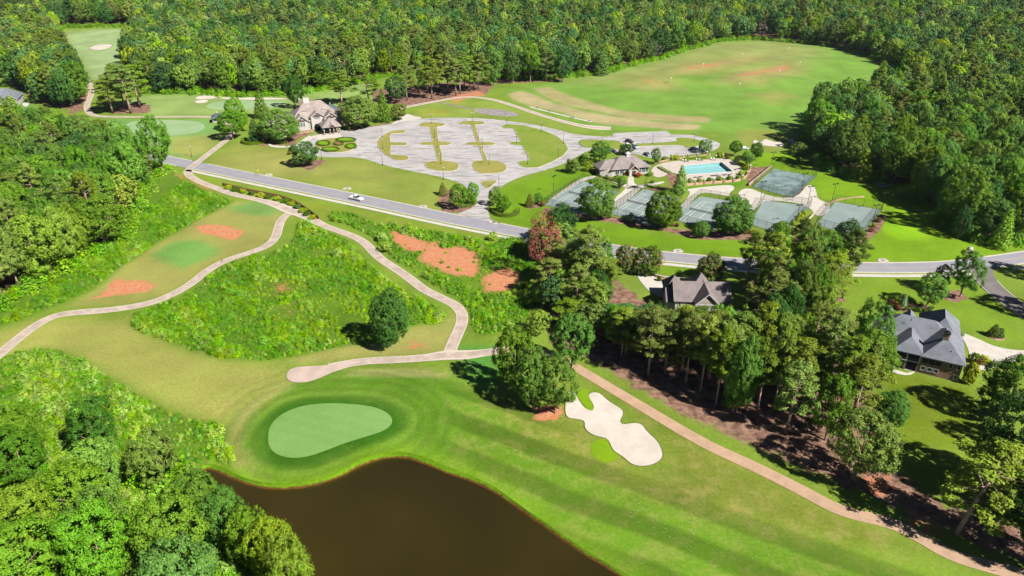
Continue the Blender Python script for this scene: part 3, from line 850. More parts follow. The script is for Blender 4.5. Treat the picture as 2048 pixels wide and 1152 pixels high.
strip('gravel_track', GP([(880, 205), (910, 211), (945, 219)]), 1.4, m_plain('track_gravel', C(170, 160, 150), 0.95, 0.1, 0.25, 0.4), 1, label='faint gravel track to the gravel patch', cat='track')

# ------------------------------------------------------------------ main road, sidewalk, side street
RD = [(-200, 215), (0, 253), (200, 294), (300, 312), (360, 325), (448, 343), (550, 364), (639, 382), (780, 411), (880, 433), (970, 451), (1062, 469), (1150, 486), (1242, 502), (1325, 513), (1444, 524), (1560, 531), (1700, 535), (1800, 536), (1895, 534), (1961, 527), (2048, 515), (2250, 482)]
RDW = GP(RD)
hw = [4.3] * 11 + [4.1, 4.0, 3.9, 3.8] + [3.7] * 8
road = strip('road', RDW, hw, M_ROAD, 2, label='two lane grey asphalt road crossing the golf course', cat='road')
c_, n_, h_, s_ = strip_geo(RDW, hw, 0, 1.5, 3)
k0 = int(np.argmin(np.hypot(*(c_ - G(965, 450)).T)))
for (a0, a1) in ((0, k0 - 7), (k0 + 7, len(c_))):
    strip('centre_line', c_[a0:a1], 0.17, M_YELLOW, 3, parent=road, smooth=0)
jx = int(np.argmin(np.hypot(*(c_ - G(1958, 528)).T)))
ent = (int(np.argmin(np.hypot(*(c_ - G(930, 442)).T))), int(np.argmin(np.hypot(*(c_ - G(990, 455)).T))))
def kerb_line(name, idx0, idx1, side):
    q = (c_ + n_ * ((h_ + 0.1) * side)[:, None])[idx0:idx1]
    kerb(name, q, M_KERB, False, 0.3, 0.14, parent=road)
    strip('gutter', (c_ + n_ * ((h_ - 0.28) * side)[:, None])[idx0:idx1], 0.26, M_KERB, 3, parent=road, smooth=0)
xk = int(np.argmin(np.hypot(*(c_ - G(385, 331)).T)))
kerb_line('kerb', 0, xk - 3, 1); kerb_line('kerb', xk + 3, ent[0], 1); kerb_line('kerb', ent[1], len(c_), 1)
kerb_line('kerb', 0, xk - 3, -1); kerb_line('kerb', xk + 3, jx - 3, -1); kerb_line('kerb', jx + 4, len(c_), -1)
q = (c_ + n_ * (-(h_ + 2.1))[:, None])
strip('sidewalk', q[xk + 2:jx - 3], 0.95, M_CONC, 3, label='white concrete sidewalk running beside the road', cat='sidewalk', smooth=0)
strip('sidewalk', q[jx + 5:], 0.95, M_CONC, 3, label='short white sidewalk past the side street corner', cat='sidewalk', smooth=0)
t = NT('street_asphalt')
c = t.mul(C(150, 142, 140), t.ss(t.noise(0.3, 5), 0.3, 0.7, 0.85, 1.1))
side = strip('side_street', GP([(1955, 530), (1962, 545), (1972, 562), (1990, 580), (2020, 604), (2060, 632), (2200, 720)]), [4.5, 3.4, 3.1, 3, 3, 3, 3], t.end(t.bsdf(c, 0.85, 0.2)), 3, label='worn grey side street leaving the road by the corner tree', cat='street')
cs, ns, hs, ss_ = strip_geo(GP([(1955, 530), (1962, 545), (1972, 562), (1990, 580), (2020, 604), (2060, 632), (2200, 720)]), 3.1, 0, 1.5, 3)
for sgn in (1, -1):
    kerb('kerb', (cs + ns * 3.15 * sgn)[7:], M_KERB, False, 0.3, 0.14, parent=side)

# ------------------------------------------------------------------ car parks
LOT = [(616, 271), (640, 262), (680, 262), (740, 254), (790, 247), (816, 242), (839, 237), (896, 235), (974, 237), (1026, 243), (1079, 251), (1118, 260), (1146, 268), (1183, 272), (1225, 274),
       (1225, 303), (1200, 300), (1180, 300), (1157, 311), (1140, 322), (1100, 338), (1052, 350), (1021, 362), (1000, 375), (979, 390), (976, 412), (977, 432), (989, 447), (1002, 453), (960, 452), (905, 440), (912, 428), (938, 419), (953, 410), (956, 401), (935, 376), (922, 367), (896, 358), (869, 351), (817, 341), (764, 330),
       (738, 320), (712, 314), (660, 315), (626, 312), (600, 302), (594, 294), (602, 282)]
lot = sheet('parking_lot', GP(LOT), M_LOT, 1, 'large faded grey parking lot with planted islands', 'parking lot', sm=1, res=2.0, step=6)
POOLLOT = [(1215, 272), (1227, 272.5), (1224.5, 266.5), (1333.5, 262), (1342, 269.3), (1366, 269.3), (1388, 271), (1411, 276), (1428, 281.7), (1440, 287), (1439, 294), (1428, 301), (1405, 307), (1366, 311), (1327, 315), (1300, 316), (1272, 308), (1239, 306), (1215, 304)]
plot = sheet('parking_lot', GP(POOLLOT), M_LOT, 2, 'small parking lot beside the swimming pool', 'parking lot', sm=0, res=2.0, step=6)

def island(z, mat=None, sm=2, label='', layer=3, parent=None, kb=True):
    p = chaikin(GP(z), sm) if sm else np.array(GP(z))
    p = resample(p, 0.9, True)
    o = sheet('grass_island', p, mat or M_ISL, layer, label, 'grass island', sm=0, step=4, zoff=0.08, parent=parent)
    if kb: kerb('kerb', p, M_KERB, True, 0.2, 0.2, parent=o, step=0.9)
    return o
z3 = lambda pts: px(pts, 740, 130, 0.26042)
I = [
 (z3([(375, 460), (400, 446), (480, 440), (560, 448), (580, 460), (560, 470), (512, 476), (516, 520), (528, 590), (600, 594), (628, 607), (600, 618), (534, 620), (548, 680), (556, 738), (620, 742), (672, 752), (682, 780), (670, 805), (620, 818), (520, 815), (440, 795), (420, 768), (428, 748), (470, 742), (520, 738), (510, 690), (488, 618), (400, 616), (386, 604), (400, 595), (482, 592), (470, 540), (458, 478), (400, 474)]), 'T shaped dry grass island in the parking lot, next to the club drive'),
 (z3([(680, 446), (710, 434), (785, 430), (860, 436), (890, 448), (860, 458), (806, 460), (822, 520), (842, 590), (930, 594), (968, 606), (940, 618), (850, 620), (880, 680), (900, 734), (980, 738), (1036, 760), (1050, 795), (1030, 822), (960, 835), (860, 836), (800, 812), (784, 765), (792, 740), (870, 734), (858, 690), (832, 620), (750, 616), (735, 605), (750, 595), (822, 592), (800, 540), (776, 462), (700, 458)]), 'T shaped dry grass island in the middle of the parking lot'),
 (z3([(1010, 468), (1060, 455), (1180, 465), (1320, 500), (1430, 545), (1500, 600), (1522, 650), (1480, 702), (1400, 745), (1290, 790), (1200, 792), (1150, 772), (1138, 748), (1160, 738), (1228, 734), (1200, 680), (1168, 620), (1090, 614), (1070, 604), (1085, 594), (1156, 590), (1130, 540), (1100, 490), (1030, 488)]), 'broad half moon lawn inside the ring of the parking lot'),
 (z3([(140, 520), (180, 505), (262, 500), (272, 512), (262, 524), (160, 530), (152, 560), (156, 594), (276, 598), (288, 608), (276, 619), (160, 620), (156, 690), (270, 696), (297, 708), (292, 730), (250, 737), (190, 730), (110, 685), (62, 632), (55, 590), (90, 548)]), 'crescent grass island between the club drive and the parking bays'),
 (z3([(848, 905), (880, 890), (972, 888), (968, 905), (912, 950), (890, 946)]), 'small triangular grass island at the parking lot entrance'),
]
for k, (z, lab) in enumerate(I):
    island(z, M_ISL2 if k == 2 else M_ISL, 0, lab)
island([(1157, 284), (1163, 279.5), (1200, 280.5), (1238, 282.5), (1244, 288), (1276, 288), (1357, 284), (1352, 278), (1360, 275.5), (1377, 276.6), (1394, 279.4), (1404, 284), (1398, 292), (1387, 295), (1375, 297), (1366, 290.8), (1332, 291), (1276, 293), (1254, 297), (1236, 300.5), (1200, 298), (1164, 295)], M_ISL2, 1, 'long grass median in the pool parking lot', 4)

# painted stall lines: rows between two pixel points, one end of every line
stall_me = MB().box(-0.085, 0.085, -2.5, 2.5, 0.0, 0.006).mesh('stall_line', M_WHITE)
def stalls(a, b, n, parent, lean=0.0):
    A, Bv = G(*a), G(*b)
    d = (Bv - A) / np.linalg.norm(Bv - A)
    for k in range(n):
        p = A + (Bv - A) * k / (n - 1)
        o = mesh_obj('stall_line', stall_me, parent)
        o.location = (p[0], p[1], hgt(p[0], p[1]) + 0.045 + (0.03 if parent is plot else 0))
        o.rotation_euler = (0, 0, math.atan2(d[1], d[0]) + lean)
for a, b, n in [((854, 256), (861, 284), 12), ((858, 292), (869, 319), 10), ((879, 256), (886, 284), 12), ((885, 293), (895, 320), 10), ((935, 252), (948, 284), 13), ((952, 293), (964, 320), 10),
                ((962, 254), (972, 284), 12), ((974, 293), (988, 320), 10), ((1020, 262), (1032, 284), 9), ((1040, 294), (1052, 318), 9), ((795, 268), (796, 284), 7), ((800, 294), (806, 308), 6)]:
    stalls(a, b, n, lot, 0.0)
for a, b, n in [((1234, 271), (1325, 266), 16), ((1280, 285), (1345, 281), 12), ((1285, 296), (1355, 293), 12), ((1285, 311), (1360, 307), 12)]:
    stalls(a, b, n, plot)
sb = mesh_obj('stop_bar', MB().box(-2.6, 2.6, -0.3, 0.3, 0, 0.006).mesh('stop_bar', M_WHITE), lot)
p = G(945, 425); sb.location = (p[0], p[1], 0.10); sb.rotation_euler = (0, 0, R(-28))

# ------------------------------------------------------------------ courts, plazas, drives
def courtq(q, lab, mat=None):
    return sheet('court', GP(q), mat or M_COURT, 3, lab, 'court', sm=0, res=2.0, step=6)
CQ = [[(1089, 410), (1165, 362), (1237, 384), (1174, 430)], [(1219, 427), (1288, 378), (1362, 398), (1304, 452)], [(1340, 438), (1401, 393), (1476, 405), (1430, 462)],
      [(1498, 448), (1528, 401), (1620, 413), (1566, 470)], [(1506, 374), (1547, 338), (1632, 353), (1586, 396)], [(1632, 450), (1671, 404), (1763, 420), (1719, 475)]]
CL = ['grey green tennis court closest to the parking lot entrance', 'tennis court between two big round trees, below the pool house', 'lined tennis court between the pool plaza and the road lawn',
      'blank grey green court beside the conical shrub', 'stained grey court with damp marks behind the plaza', 'blank grey green court at the fairway end of the row']
courts = [courtq(q, l, M_COURT_OLD if k == 4 else None) for k, (q, l) in enumerate(zip(CQ, CL))]
def court_lines(parent, p_far, p_near, sgn):
    """white lines of a doubles court; p_far, p_near = pixel ends of one outer sideline"""
    A, Bv = P0(*p_near), P0(*p_far)
    d = (Bv - A) / np.linalg.norm(Bv - A)
    n = np.array([d[1], -d[0]])
    def ln(x0, y0, x1, y1, w_=0.12):
        a, b = A + d * x0 + n * y0, A + d * x1 + n * y1
        m = MB()
        e = (b - a) / np.linalg.norm(b - a)
        f = np.array([-e[1], e[0]]) * w_
        z0 = 0.103
        m.add([(*(a - f), z0), (*(b - f), z0), (*(b + f), z0), (*(a + f), z0)], [(0, 1, 2, 3)])
        m.build('court_line', M_WHITE, parent)
    L, W = 23.77, 10.97
    ln(0, 0, L, 0); ln(0, W, L, W); ln(0, 1.37, L, 1.37); ln(0, W - 1.37, L, W - 1.37)
    ln(0, 0, 0, W); ln(L, 0, L, W)
    ln(L / 2 - 6.4, 1.37, L / 2 - 6.4, W - 1.37); ln(L / 2 + 6.4, 1.37, L / 2 + 6.4, W - 1.37); ln(L / 2 - 6.4, W / 2, L / 2 + 6.4, W / 2)
    return A + d * L / 2 + n * (-0.9), A + d * L / 2 + n * (W + 0.9)
NETS = [court_lines(courts[0], (1167, 373), (1112, 404.5), 1), court_lines(courts[1], (1286.5, 387), (1230.5, 422.7), 1), court_lines(courts[2], (1406.3, 402.4), (1359.5, 440), 1)]

W_ = [([(1222, 402), (1250, 380), (1256, 366), (1255, 354), (1268, 352), (1267, 368), (1288, 376), (1224, 424)], 'white concrete walk from the pool house down to the tennis courts'),
      ([(1346, 428), (1372, 400), (1382, 384), (1370, 379), (1400, 375), (1440, 371), (1466, 370), (1470, 378), (1458, 386), (1462, 394), (1437, 389), (1400, 384), (1388, 400), (1352, 432)], 'white concrete plaza between the pool wall and the courts'),
      ([(1473, 386), (1494, 374), (1526, 388), (1567, 398), (1593, 393), (1604, 384), (1614, 370), (1628, 372), (1633, 384), (1634, 397), (1648, 404), (1662, 408), (1656, 426), (1634, 436), (1618, 412), (1567, 402), (1527, 402), (1506, 424), (1492, 418), (1486, 400)], 'pale concrete plaza among the blank courts'),
      ([(1208, 357), (1238, 362), (1257, 372), (1268, 372), (1300, 368), (1330, 362), (1330, 366), (1300, 373), (1262, 380), (1230, 366)], 'concrete walk in front of the pool house'),
      ([(1100, 398), (1160, 357), (1188, 351), (1196, 355), (1166, 361), (1092, 408)], 'white concrete strip along the edge court'),
      ([(816, 242), (792, 246), (775, 252), (800, 238), (812, 226), (826, 232), (850, 236)], 'white concrete apron joining the parking lot and the range path'),
      ([(618, 271), (636, 282), (676, 286), (686, 270), (668, 262), (640, 264)], 'white paved forecourt under the clubhouse porch'),
      ([(533, 278), (540, 290), (560, 292), (592, 292), (606, 278), (628, 268), (632, 274), (612, 284), (600, 300), (594, 298), (590, 295), (555, 296), (536, 293)], 'white curved walk along the clubhouse hedge'),
      ([(1236, 528), (1255, 532), (1270, 545), (1285, 570), (1310, 592), (1340, 600), (1345, 575), (1318, 560), (1296, 545), (1280, 532), (1268, 520), (1250, 516)], 'white concrete driveway of the taupe roofed house'),
      ([(1918, 664), (1932, 668), (1960, 680), (1990, 694), (2030, 701), (2060, 701), (2200, 730), (2200, 760), (2060, 716), (2010, 728), (1970, 742), (1944, 738), (1938, 700)], 'white concrete driveway of the slate roofed house'),
      ([(1775, 736), (1800, 742), (1815, 748), (1828, 742), (1834, 736), (1828, 748), (1815, 752), (1790, 748)], 'curved pale garden path below the brick house porch'),
      ([(1470, 640), (1490, 648), (1488, 660), (1468, 652)], 'tan parking pad beside the taupe roofed house'),
      ([(42, 208), (54, 203), (60, 207), (52, 216)], 'pale driveway of the house at the wood edge')]
for k, (z, l) in enumerate(W_):
    sheet('concrete_paving', GP(z), M_CONC, 4 if k in (6,) else 3 if k not in (5,) else 2, l, 'paving', sm=2, res=1.5, step=5)

# ================================================================== VEGETATION
def m_leaf(name, col, col2, transl=0.22, objtint=True, rnd=0.22, k=1.0):
    """leaf cards: colour differs leaf by leaf and tree by tree; light passes through a little"""
    t = NT(name)
    col, col2 = tuple(x * k for x in col), tuple(x * k for x in col2)
    isl = t.n('ShaderNodeNewGeometry').outputs['Random Per Island']
    oi = t.n('ShaderNodeObjectInfo')
    c = t.mix(t.ss(isl, 0.0, 1.0), col, col2)
    c = t.mul(c, t.ss(oi.outputs['Random'], 0.0, 1.0, 1 - rnd, 1 + rnd))
    hs = t.n('ShaderNodeHueSaturation')
    r2 = t.math('FRACT', t.math('MULTIPLY', oi.outputs['Random'], 7.31))
    t.setin(hs.inputs['Hue'], t.ss(r2, 0, 1, 0.485, 0.515))
    t.setin(hs.inputs['Saturation'], t.ss(t.math('FRACT', t.math('MULTIPLY', oi.outputs['Random'], 13.7)), 0, 1, 0.95, 1.1))
    t.l(c, hs.inputs['Color'])
    c = hs.outputs[0]
    if objtint: c = t.mix(1.0, c, oi.outputs['Color'], 'MULTIPLY')
    b = t.bsdf(c, 0.6, 0.08)
    tr = t.n('ShaderNodeBsdfTranslucent')
    t.l(t.mix(1.0, c, (1.15, 1.25, 0.5), 'MULTIPLY'), tr.inputs[0])
    mx = t.n('ShaderNodeMixShader')
    mx.inputs[0].default_value = transl
    t.l(b.outputs[0], mx.inputs[1]); t.l(tr.outputs[0], mx.inputs[2])
    t.l(mx.outputs[0], t.out.inputs['Surface'])
    return t.m

LF = 1.0
M_OAK = m_leaf('broadleaf_foliage', (0.122, 0.212, 0.030), (0.058, 0.124, 0.017))
M_PINE = m_leaf('pine_needles', (0.150, 0.205, 0.028), (0.076, 0.124, 0.018), 0.2)
M_CONE = m_leaf('conifer_foliage', (0.094, 0.155, 0.022), (0.050, 0.100, 0.014), 0.12)
M_RED = m_leaf('reddish_foliage', (0.250, 0.115, 0.075), (0.150, 0.075, 0.048), 0.15)
M_MYR = m_leaf('myrtle_foliage', (0.095, 0.140, 0.024), (0.055, 0.092, 0.018), 0.15)
M_TIP = m_leaf('myrtle_blossom', (0.250, 0.088, 0.055), (0.150, 0.068, 0.038), 0.15)
M_SHR = m_leaf('shrub_foliage', (0.120, 0.175, 0.020), (0.065, 0.110, 0.014), 0.15)
M_BARK = m_plain('bark', (0.16, 0.115, 0.085), 0.95, 0.1, 0.3, 0.7)
M_PBARK = m_plain('pine_bark', (0.235, 0.165, 0.125), 0.95, 0.1, 0.3, 0.6)
M_STUFF = [m_leaf('wood_foliage_%s' % n, c1, c2, 0.2, False, 0.34) for n, c1, c2 in (
    ('mid', (0.112, 0.190, 0.026), (0.058, 0.122, 0.016)), ('deep', (0.056, 0.126, 0.028), (0.030, 0.080, 0.018)),
    ('fresh', (0.165, 0.256, 0.024), (0.088, 0.165, 0.015)), ('olive', (0.145, 0.182, 0.042), (0.080, 0.116, 0.026)),
    ('cool', (0.078, 0.160, 0.046), (0.040, 0.100, 0.030)), ('lime', (0.215, 0.285, 0.028), (0.125, 0.195, 0.018)))]
M_BARE = m_leaf('bare_twigs', (0.30, 0.25, 0.21), (0.18, 0.15, 0.13), 0.05, False, 0.2)

def rv(rng, n):
    v = rng.normal(size=(n, 3))
    return v / (np.linalg.norm(v, axis=1)[:, None] + 1e-9)

def cards(c, nrm, size, asp, rng):
    """one four-cornered leaf card at every point"""
    n = len(c)
    nrm = nrm / (np.linalg.norm(nrm, axis=1)[:, None] + 1e-9)
    a = np.cross(nrm, rv(rng, n))
    a /= np.linalg.norm(a, axis=1)[:, None] + 1e-9
    b = np.cross(nrm, a)
    s = (size * rng.uniform(0.6, 1.35, n))[:, None]
    a, b = a * s * 0.5, b * s * 0.5 * asp
    V = np.stack([c - a - b * 0.5, c + a * 0.35 - b, c + a + b * 0.5, c - a * 0.35 + b], 1).reshape(-1, 3)
    return V, np.arange(4 * n).reshape(n, 4)

def lobed_points(rng, lobes, dens, out=0.34, up=0.22, cull=0.72):
    P_, N_ = [], []
    cs = np.array([l[0] for l in lobes]); rs = np.array([l[1] for l in lobes])
    cen = cs.mean(0)
    for c, r in lobes:
        n = int(dens * r * r)
        d = rv(rng, n)
        o = c - cen
        o = o / (np.linalg.norm(o) + 1e-6)
        d = d[(d @ o > -0.55)]
        d = d[(d[:, 2] > -0.75)]
        p = c + d * (r * rng.uniform(0.72, 1.1, len(d)))[:, None] * np.array([1, 1, 0.82])
        q = np.ones(len(p), bool)
        for c2, r2 in zip(cs, rs):
            if c2 is not c and np.linalg.norm(c2 - c) > 1e-6:
                q &= np.linalg.norm(p - c2, axis=1) > r2 * cull
        P_.append(p[q]); N_.append(d[q])
    P_, N_ = np.vstack(P_), np.vstack(N_)
    N_ = N_ + rv(rng, len(N_)) * out + np.array([0, 0, up])
    return P_, N_

def oak_lobes(rng, H, W, z0, n=40, rr=(1.2, 2.3), pointy=0.0):
    L = []
    rad = np.array([W / 2, W / 2, (H - z0) / 2])
    cz = z0 + (H - z0) / 2
    ph = rng.uniform(0, 6.28, 3)
    for k in range(n):
        g = (k + 0.5) / n
        zc = 1 - 1.55 * g
        th = k * 2.39996 + rng.uniform(-0.35, 0.35)
        s = math.sqrt(max(1 - zc * zc, 0.0))
        d = np.array([s * math.cos(th), s * math.sin(th), zc])
        f = rng.uniform(0.62, 0.86) * (1 + 0.14 * math.sin(2 * th + ph[0]) + 0.10 * math.sin(3 * th + ph[1]))
        if pointy: f *= 1 - pointy * max(zc, -0.2) * (s > 0.2)
        r = rng.uniform(*rr)
        L.append((np.array([0, 0, cz]) + d * (rad - r * 0.55) * f / 0.78, r))
    for k in range(max(4, n // 7)):
        L.append((np.array([0, 0, cz]) + rv(rng, 1)[0] * rad * 0.35, rng.uniform(*rr) * 1.1))
    return L

def trunk_mesh(name, rng, H, z0, W, mat, r0=0.32, limbs=6, lean=0.03):
    m = MB()
    top = z0 + (H - z0) * 0.6
    bx, by = rng.normal(0, lean * H, 2)
    pts = [(0, 0, -0.4), (0, 0, 0.3), (bx * 0.25, by * 0.25, z0), (bx, by, top)]
    m.tube(pts, [r0 * 1.45, r0, r0 * 0.8, r0 * 0.25], 8)
    for k in range(limbs):
        a = k * 2.4 + rng.uniform(-0.4, 0.4)
        zb = z0 * 0.8 + (top - z0) * k / limbs * 0.7
        f = zb / top
        s = np.array([bx * f, by * f, zb])
        e = np.array([math.cos(a) * W * 0.36, math.sin(a) * W * 0.36, zb + (H - zb) * rng.uniform(0.35, 0.6)])
        mid = (s + e) / 2 + np.array([0, 0, -0.3])
        m.tube([s, mid, e], [r0 * 0.5, r0 * 0.32, r0 * 0.1], 6)
    return m.mesh(name, mat, True)

def clump_points(rng, H, W, z0, nbig, per, rc, dens, pointy=0.0, pick=None):
    """crown = a dozen big lobes, each studded with small leaf clumps, so light falls in clumps with dark gaps between"""
    rad = np.array([W / 2, W / 2, (H - z0) / 2])
    cz = z0 + (H - z0) / 2
    big = []
    ph = rng.uniform(0, 6.28, 3)
    for k in range(nbig):
        g = (k + 0.5) / nbig
        zc = 1 - 1.78 * g
        th = k * 2.39996 + rng.uniform(-0.4, 0.4)
        s = math.sqrt(max(1 - zc * zc, 0.0))
        d = np.array([s * math.cos(th), s * math.sin(th), zc])
        f = rng.uniform(0.52, 0.68) * (1 + 0.13 * math.sin(2 * th + ph[0]) + 0.09 * math.sin(3 * th + ph[1]))
        if pointy: f *= 1 - pointy * max(zc, -0.2) * (s > 0.2)
        big.append((np.array([0, 0, cz]) + d * rad * f, W * rng.uniform(0.195, 0.285)))
    big.append((np.array([0, 0, cz]), W * 0.33))
    P_, N_ = [], []
    bc = np.array([q[0] for q in big]); br = np.array([q[1] for q in big])
    for i, (c, r) in enumerate(big):
        m = max(5, int(per * (r / (W * 0.21)) ** 2))
        d = rv(rng, m)
        p = c + d * r * np.array([1, 1, 0.86])
        q = np.ones(m, bool)
        for j in range(len(big)):
            if j != i: q &= np.linalg.norm(p - bc[j], axis=1) > br[j] * 0.8
        q &= p[:, 2] > max(0.15, z0 * 0.35)
        for pc, dc in zip(p[q], d[q]):
            rcl = rng.uniform(*rc)
            n = max(4, int(dens * rcl * rcl))
            dd = rv(rng, n)
            dd = dd[dd @ dc > -0.45]
            P_.append(pc + dd * (rcl * rng.uniform(0.55, 1.1, len(dd)))[:, None] * np.array([1, 1, 0.75]))
            N_.append(dd * 0.75 + dc * 0.5)
    P_, N_ = np.vstack(P_), np.vstack(N_)
    ok_ = P_[:, 2] > 0.05
    P_, N_ = P_[ok_], N_[ok_]
    st_ = rng.random(len(P_)) < 0.16
    P_[st_] += rng.normal(0, 0.5 * W / 12, (int(st_.sum()), 3))
    P_[:, 2] = np.maximum(P_[:, 2], 0.06)
    return P_, N_ + rv(rng, len(N_)) * 0.42 + np.array([0, 0, 0.2])

def make_oak(seed, leaf=0.30, dens=160, mat=None, H=16.0, W=12.0, z0=2.0, n=13, per=20, rc=(0.32, 1.05), pointy=0.0, name='crown'):
    rng = np.random.default_rng(seed)
    p, nn = clump_points(rng, H, W, z0, n, per, rc, dens, pointy)
    rx = np.percentile(np.hypot(p[:, 0], p[:, 1]), 97.5)
    p[:, :2] *= W / 2 / rx
    p[:, 2] *= H / np.percentile(p[:, 2], 99.5)
    V, F = cards(p, nn, leaf, 0.8, rng)
    return mesh_np(name, V, F, mat or M_OAK), rng

def make_pine(seed, leaf=0.46, dens=95, mat=None, H=24.0, W=8.5, z0=0.42, name='crown', trunk=True):
    rng = np.random.default_rng(seed)
    tb = MB()
    bx, by = rng.normal(0, 0.5, 2)
    ax = lambda z: np.array([bx * (z / H) ** 2, by * (z / H) ** 2, z])
    tb.tube([ax(z) + np.array([0, 0, -0.4 if z == 0 else 0]) for z in (0, H * 0.2, H * 0.45, H * 0.7, H * 0.96)], [0.34, 0.27, 0.23, 0.15, 0.04], 7)
    lob = []
    nb = 32
    for k in range(nb):
        g = k / (nb - 1)
        z = H * (z0 + (0.97 - z0) * g)
        prof = math.sin(math.pi * min(1.0, (0.22 + 0.78 * g))) ** 0.8 * 0.95 + 0.12
        ln = W / 2 * prof * rng.uniform(0.55, 1.15)
        a = k * 2.39996 + rng.uniform(-0.5, 0.5)
        s = ax(z)
        e = s + np.array([math.cos(a) * ln, math.sin(a) * ln, ln * rng.uniform(0.05, 0.4)])
        tb.tube([s, (s + e) / 2 + np.array([0, 0, -0.1]), e], [0.09, 0.06, 0.02], 5, False)
        for q in range(rng.integers(2, 4)):
            c = s + (e - s) * rng.uniform(0.6, 1.05) + rng.normal(0, 0.45, 3)
            lob.append((c, rng.uniform(0.75, 1.35)))
    lob.append((ax(H * 0.96), 0.9))
    P_, N_ = [], []
    for c, r in lob:
        m = int(dens * r * r)
        d = rv(rng, m)
        P_.append(c + d * (r * rng.uniform(0.45, 1.05, m))[:, None] * np.array([1, 1, 0.62]))
        N_.append(d * 0.7 + np.array([0, 0, 0.55]))
    P_, N_ = np.vstack(P_), np.vstack(N_)
    V, F = cards(P_, N_ + rv(rng, len(N_)) * 0.5, leaf, 0.45, rng)
    return mesh_np(name, V, F, mat or M_PINE), tb.mesh('trunk', M_PBARK, True)

def make_cone(seed, leaf=0.36, H=10.0, W=5.0, mat=None, name='crown'):
    rng = np.random.default_rng(seed)
    L = []
    for k in range(46):
        g = (k + 0.5) / 46
        z = 0.7 + g * (H - 1.2)
        rad = W / 2 * (1 - g) ** 0.75 * rng.uniform(0.7, 0.95)
        a = k * 2.39996
        L.append((np.array([rad * math.cos(a) * 0.75, rad * math.sin(a) * 0.75, z]), 0.45 + 0.75 * (1 - g)))
    p, nn = lobed_points(rng, L, 120, 0.4, 0.2, 0.6)
    V, F = cards(p, nn, leaf, 0.7, rng)
    return mesh_np(name, V, F, mat or M_CONE)

OAKS = []
for k in range(7):
    me, rg = make_oak(100 + k, n=(12, 14, 16, 11, 18, 14, 22)[k], per=(36, 33, 32, 38, 30, 33, 46)[k], H=16, W=12, z0=(1.0, 2.2, 0.8, 1.6, 0.6, 2.6, 0.4)[k], pointy=(0, 0.1, 0.25, 0, 0.05, 0.3, 0)[k])
    OAKS.append((me, trunk_mesh('trunk', rg, 15, 2.4, 11, M_BARK), 16.0, 12.0))
PINES = [(*make_pine(200 + k, z0=(0.28, 0.4, 0.24, 0.34, 0.46)[k], W=(9, 8.5, 10, 8.5, 9)[k]), 24.0, 8.8) for k in range(5)]
rg = np.random.default_rng(3)
CONES = [(make_cone(300 + k, H=10, W=(5.0, 4.4)[k]), trunk_mesh('trunk', rg, 8, 0.8, 3, M_BARK, 0.16, 3, 0.0), 10.0, 5.0) for k in range(2)]
REDS = [(make_oak(410, mat=M_RED, n=12, dens=60, per=24)[0], OAKS[1][1], 16.0, 12.0)]
def make_myrtle(seed):
    a, _ = make_oak(seed, mat=M_MYR, n=12, H=8, W=8, z0=0.5, rc=(0.4, 0.7), dens=190, per=32, leaf=0.28)
    rng = np.random.default_rng(seed)
    L = oak_lobes(rng, 8.3, 8.3, 1.4, 44, (0.55, 1.1))
    p, nn = lobed_points(rng, L, 26)
    q = (p[:, 2] > 3.2) & (rng.random(len(p)) < 0.55)
    V, F = cards(p[q], nn[q], 0.34, 0.8, rng)
    return a, mesh_np('blossom', V, F, M_TIP)
MYR = make_myrtle(500)
SHRUBS = [make_oak(600 + k, mat=M_SHR, n=8, per=18, dens=900, H=1.7, W=(2.0, 1.8, 2.2)[k], z0=0.0, rc=(0.14, 0.24), leaf=0.12, name='shrub')[0] for k in range(3)]

def tree_at(name, x, y, h, wd, proto, label, cat, group, tintc=(1, 1, 1), rz=None, rng=random, extra=None):
    crown, trunk, H, W = proto
    e = empty(name, (x, y, float(hgt(x, y))), rng.uniform(0, 6.28) if rz is None else rz, label, cat, group)
    e.scale = (wd / W, wd / W, h / H)
    tr = mesh_obj('trunk', trunk, e)
    cr = mesh_obj('crown', crown, e)
    cr.color = (*tintc, 1)
    if extra:
        mesh_obj('blossom', extra, e)
    return e

def tree_px(u, vb, vt, wpx):
    """ground point, height and width in metres of a tree seen from base pixel to top pixel"""
    x, y = G(u, vb)
    z0 = float(hgt(x, y))
    d = ray(u, vt)
    h = CAM_H + d[2] / d[1] * y - z0
    dep = project(x, y, z0 + h / 2)[2]
    return x, y, h, wpx * float(dep) / FPX

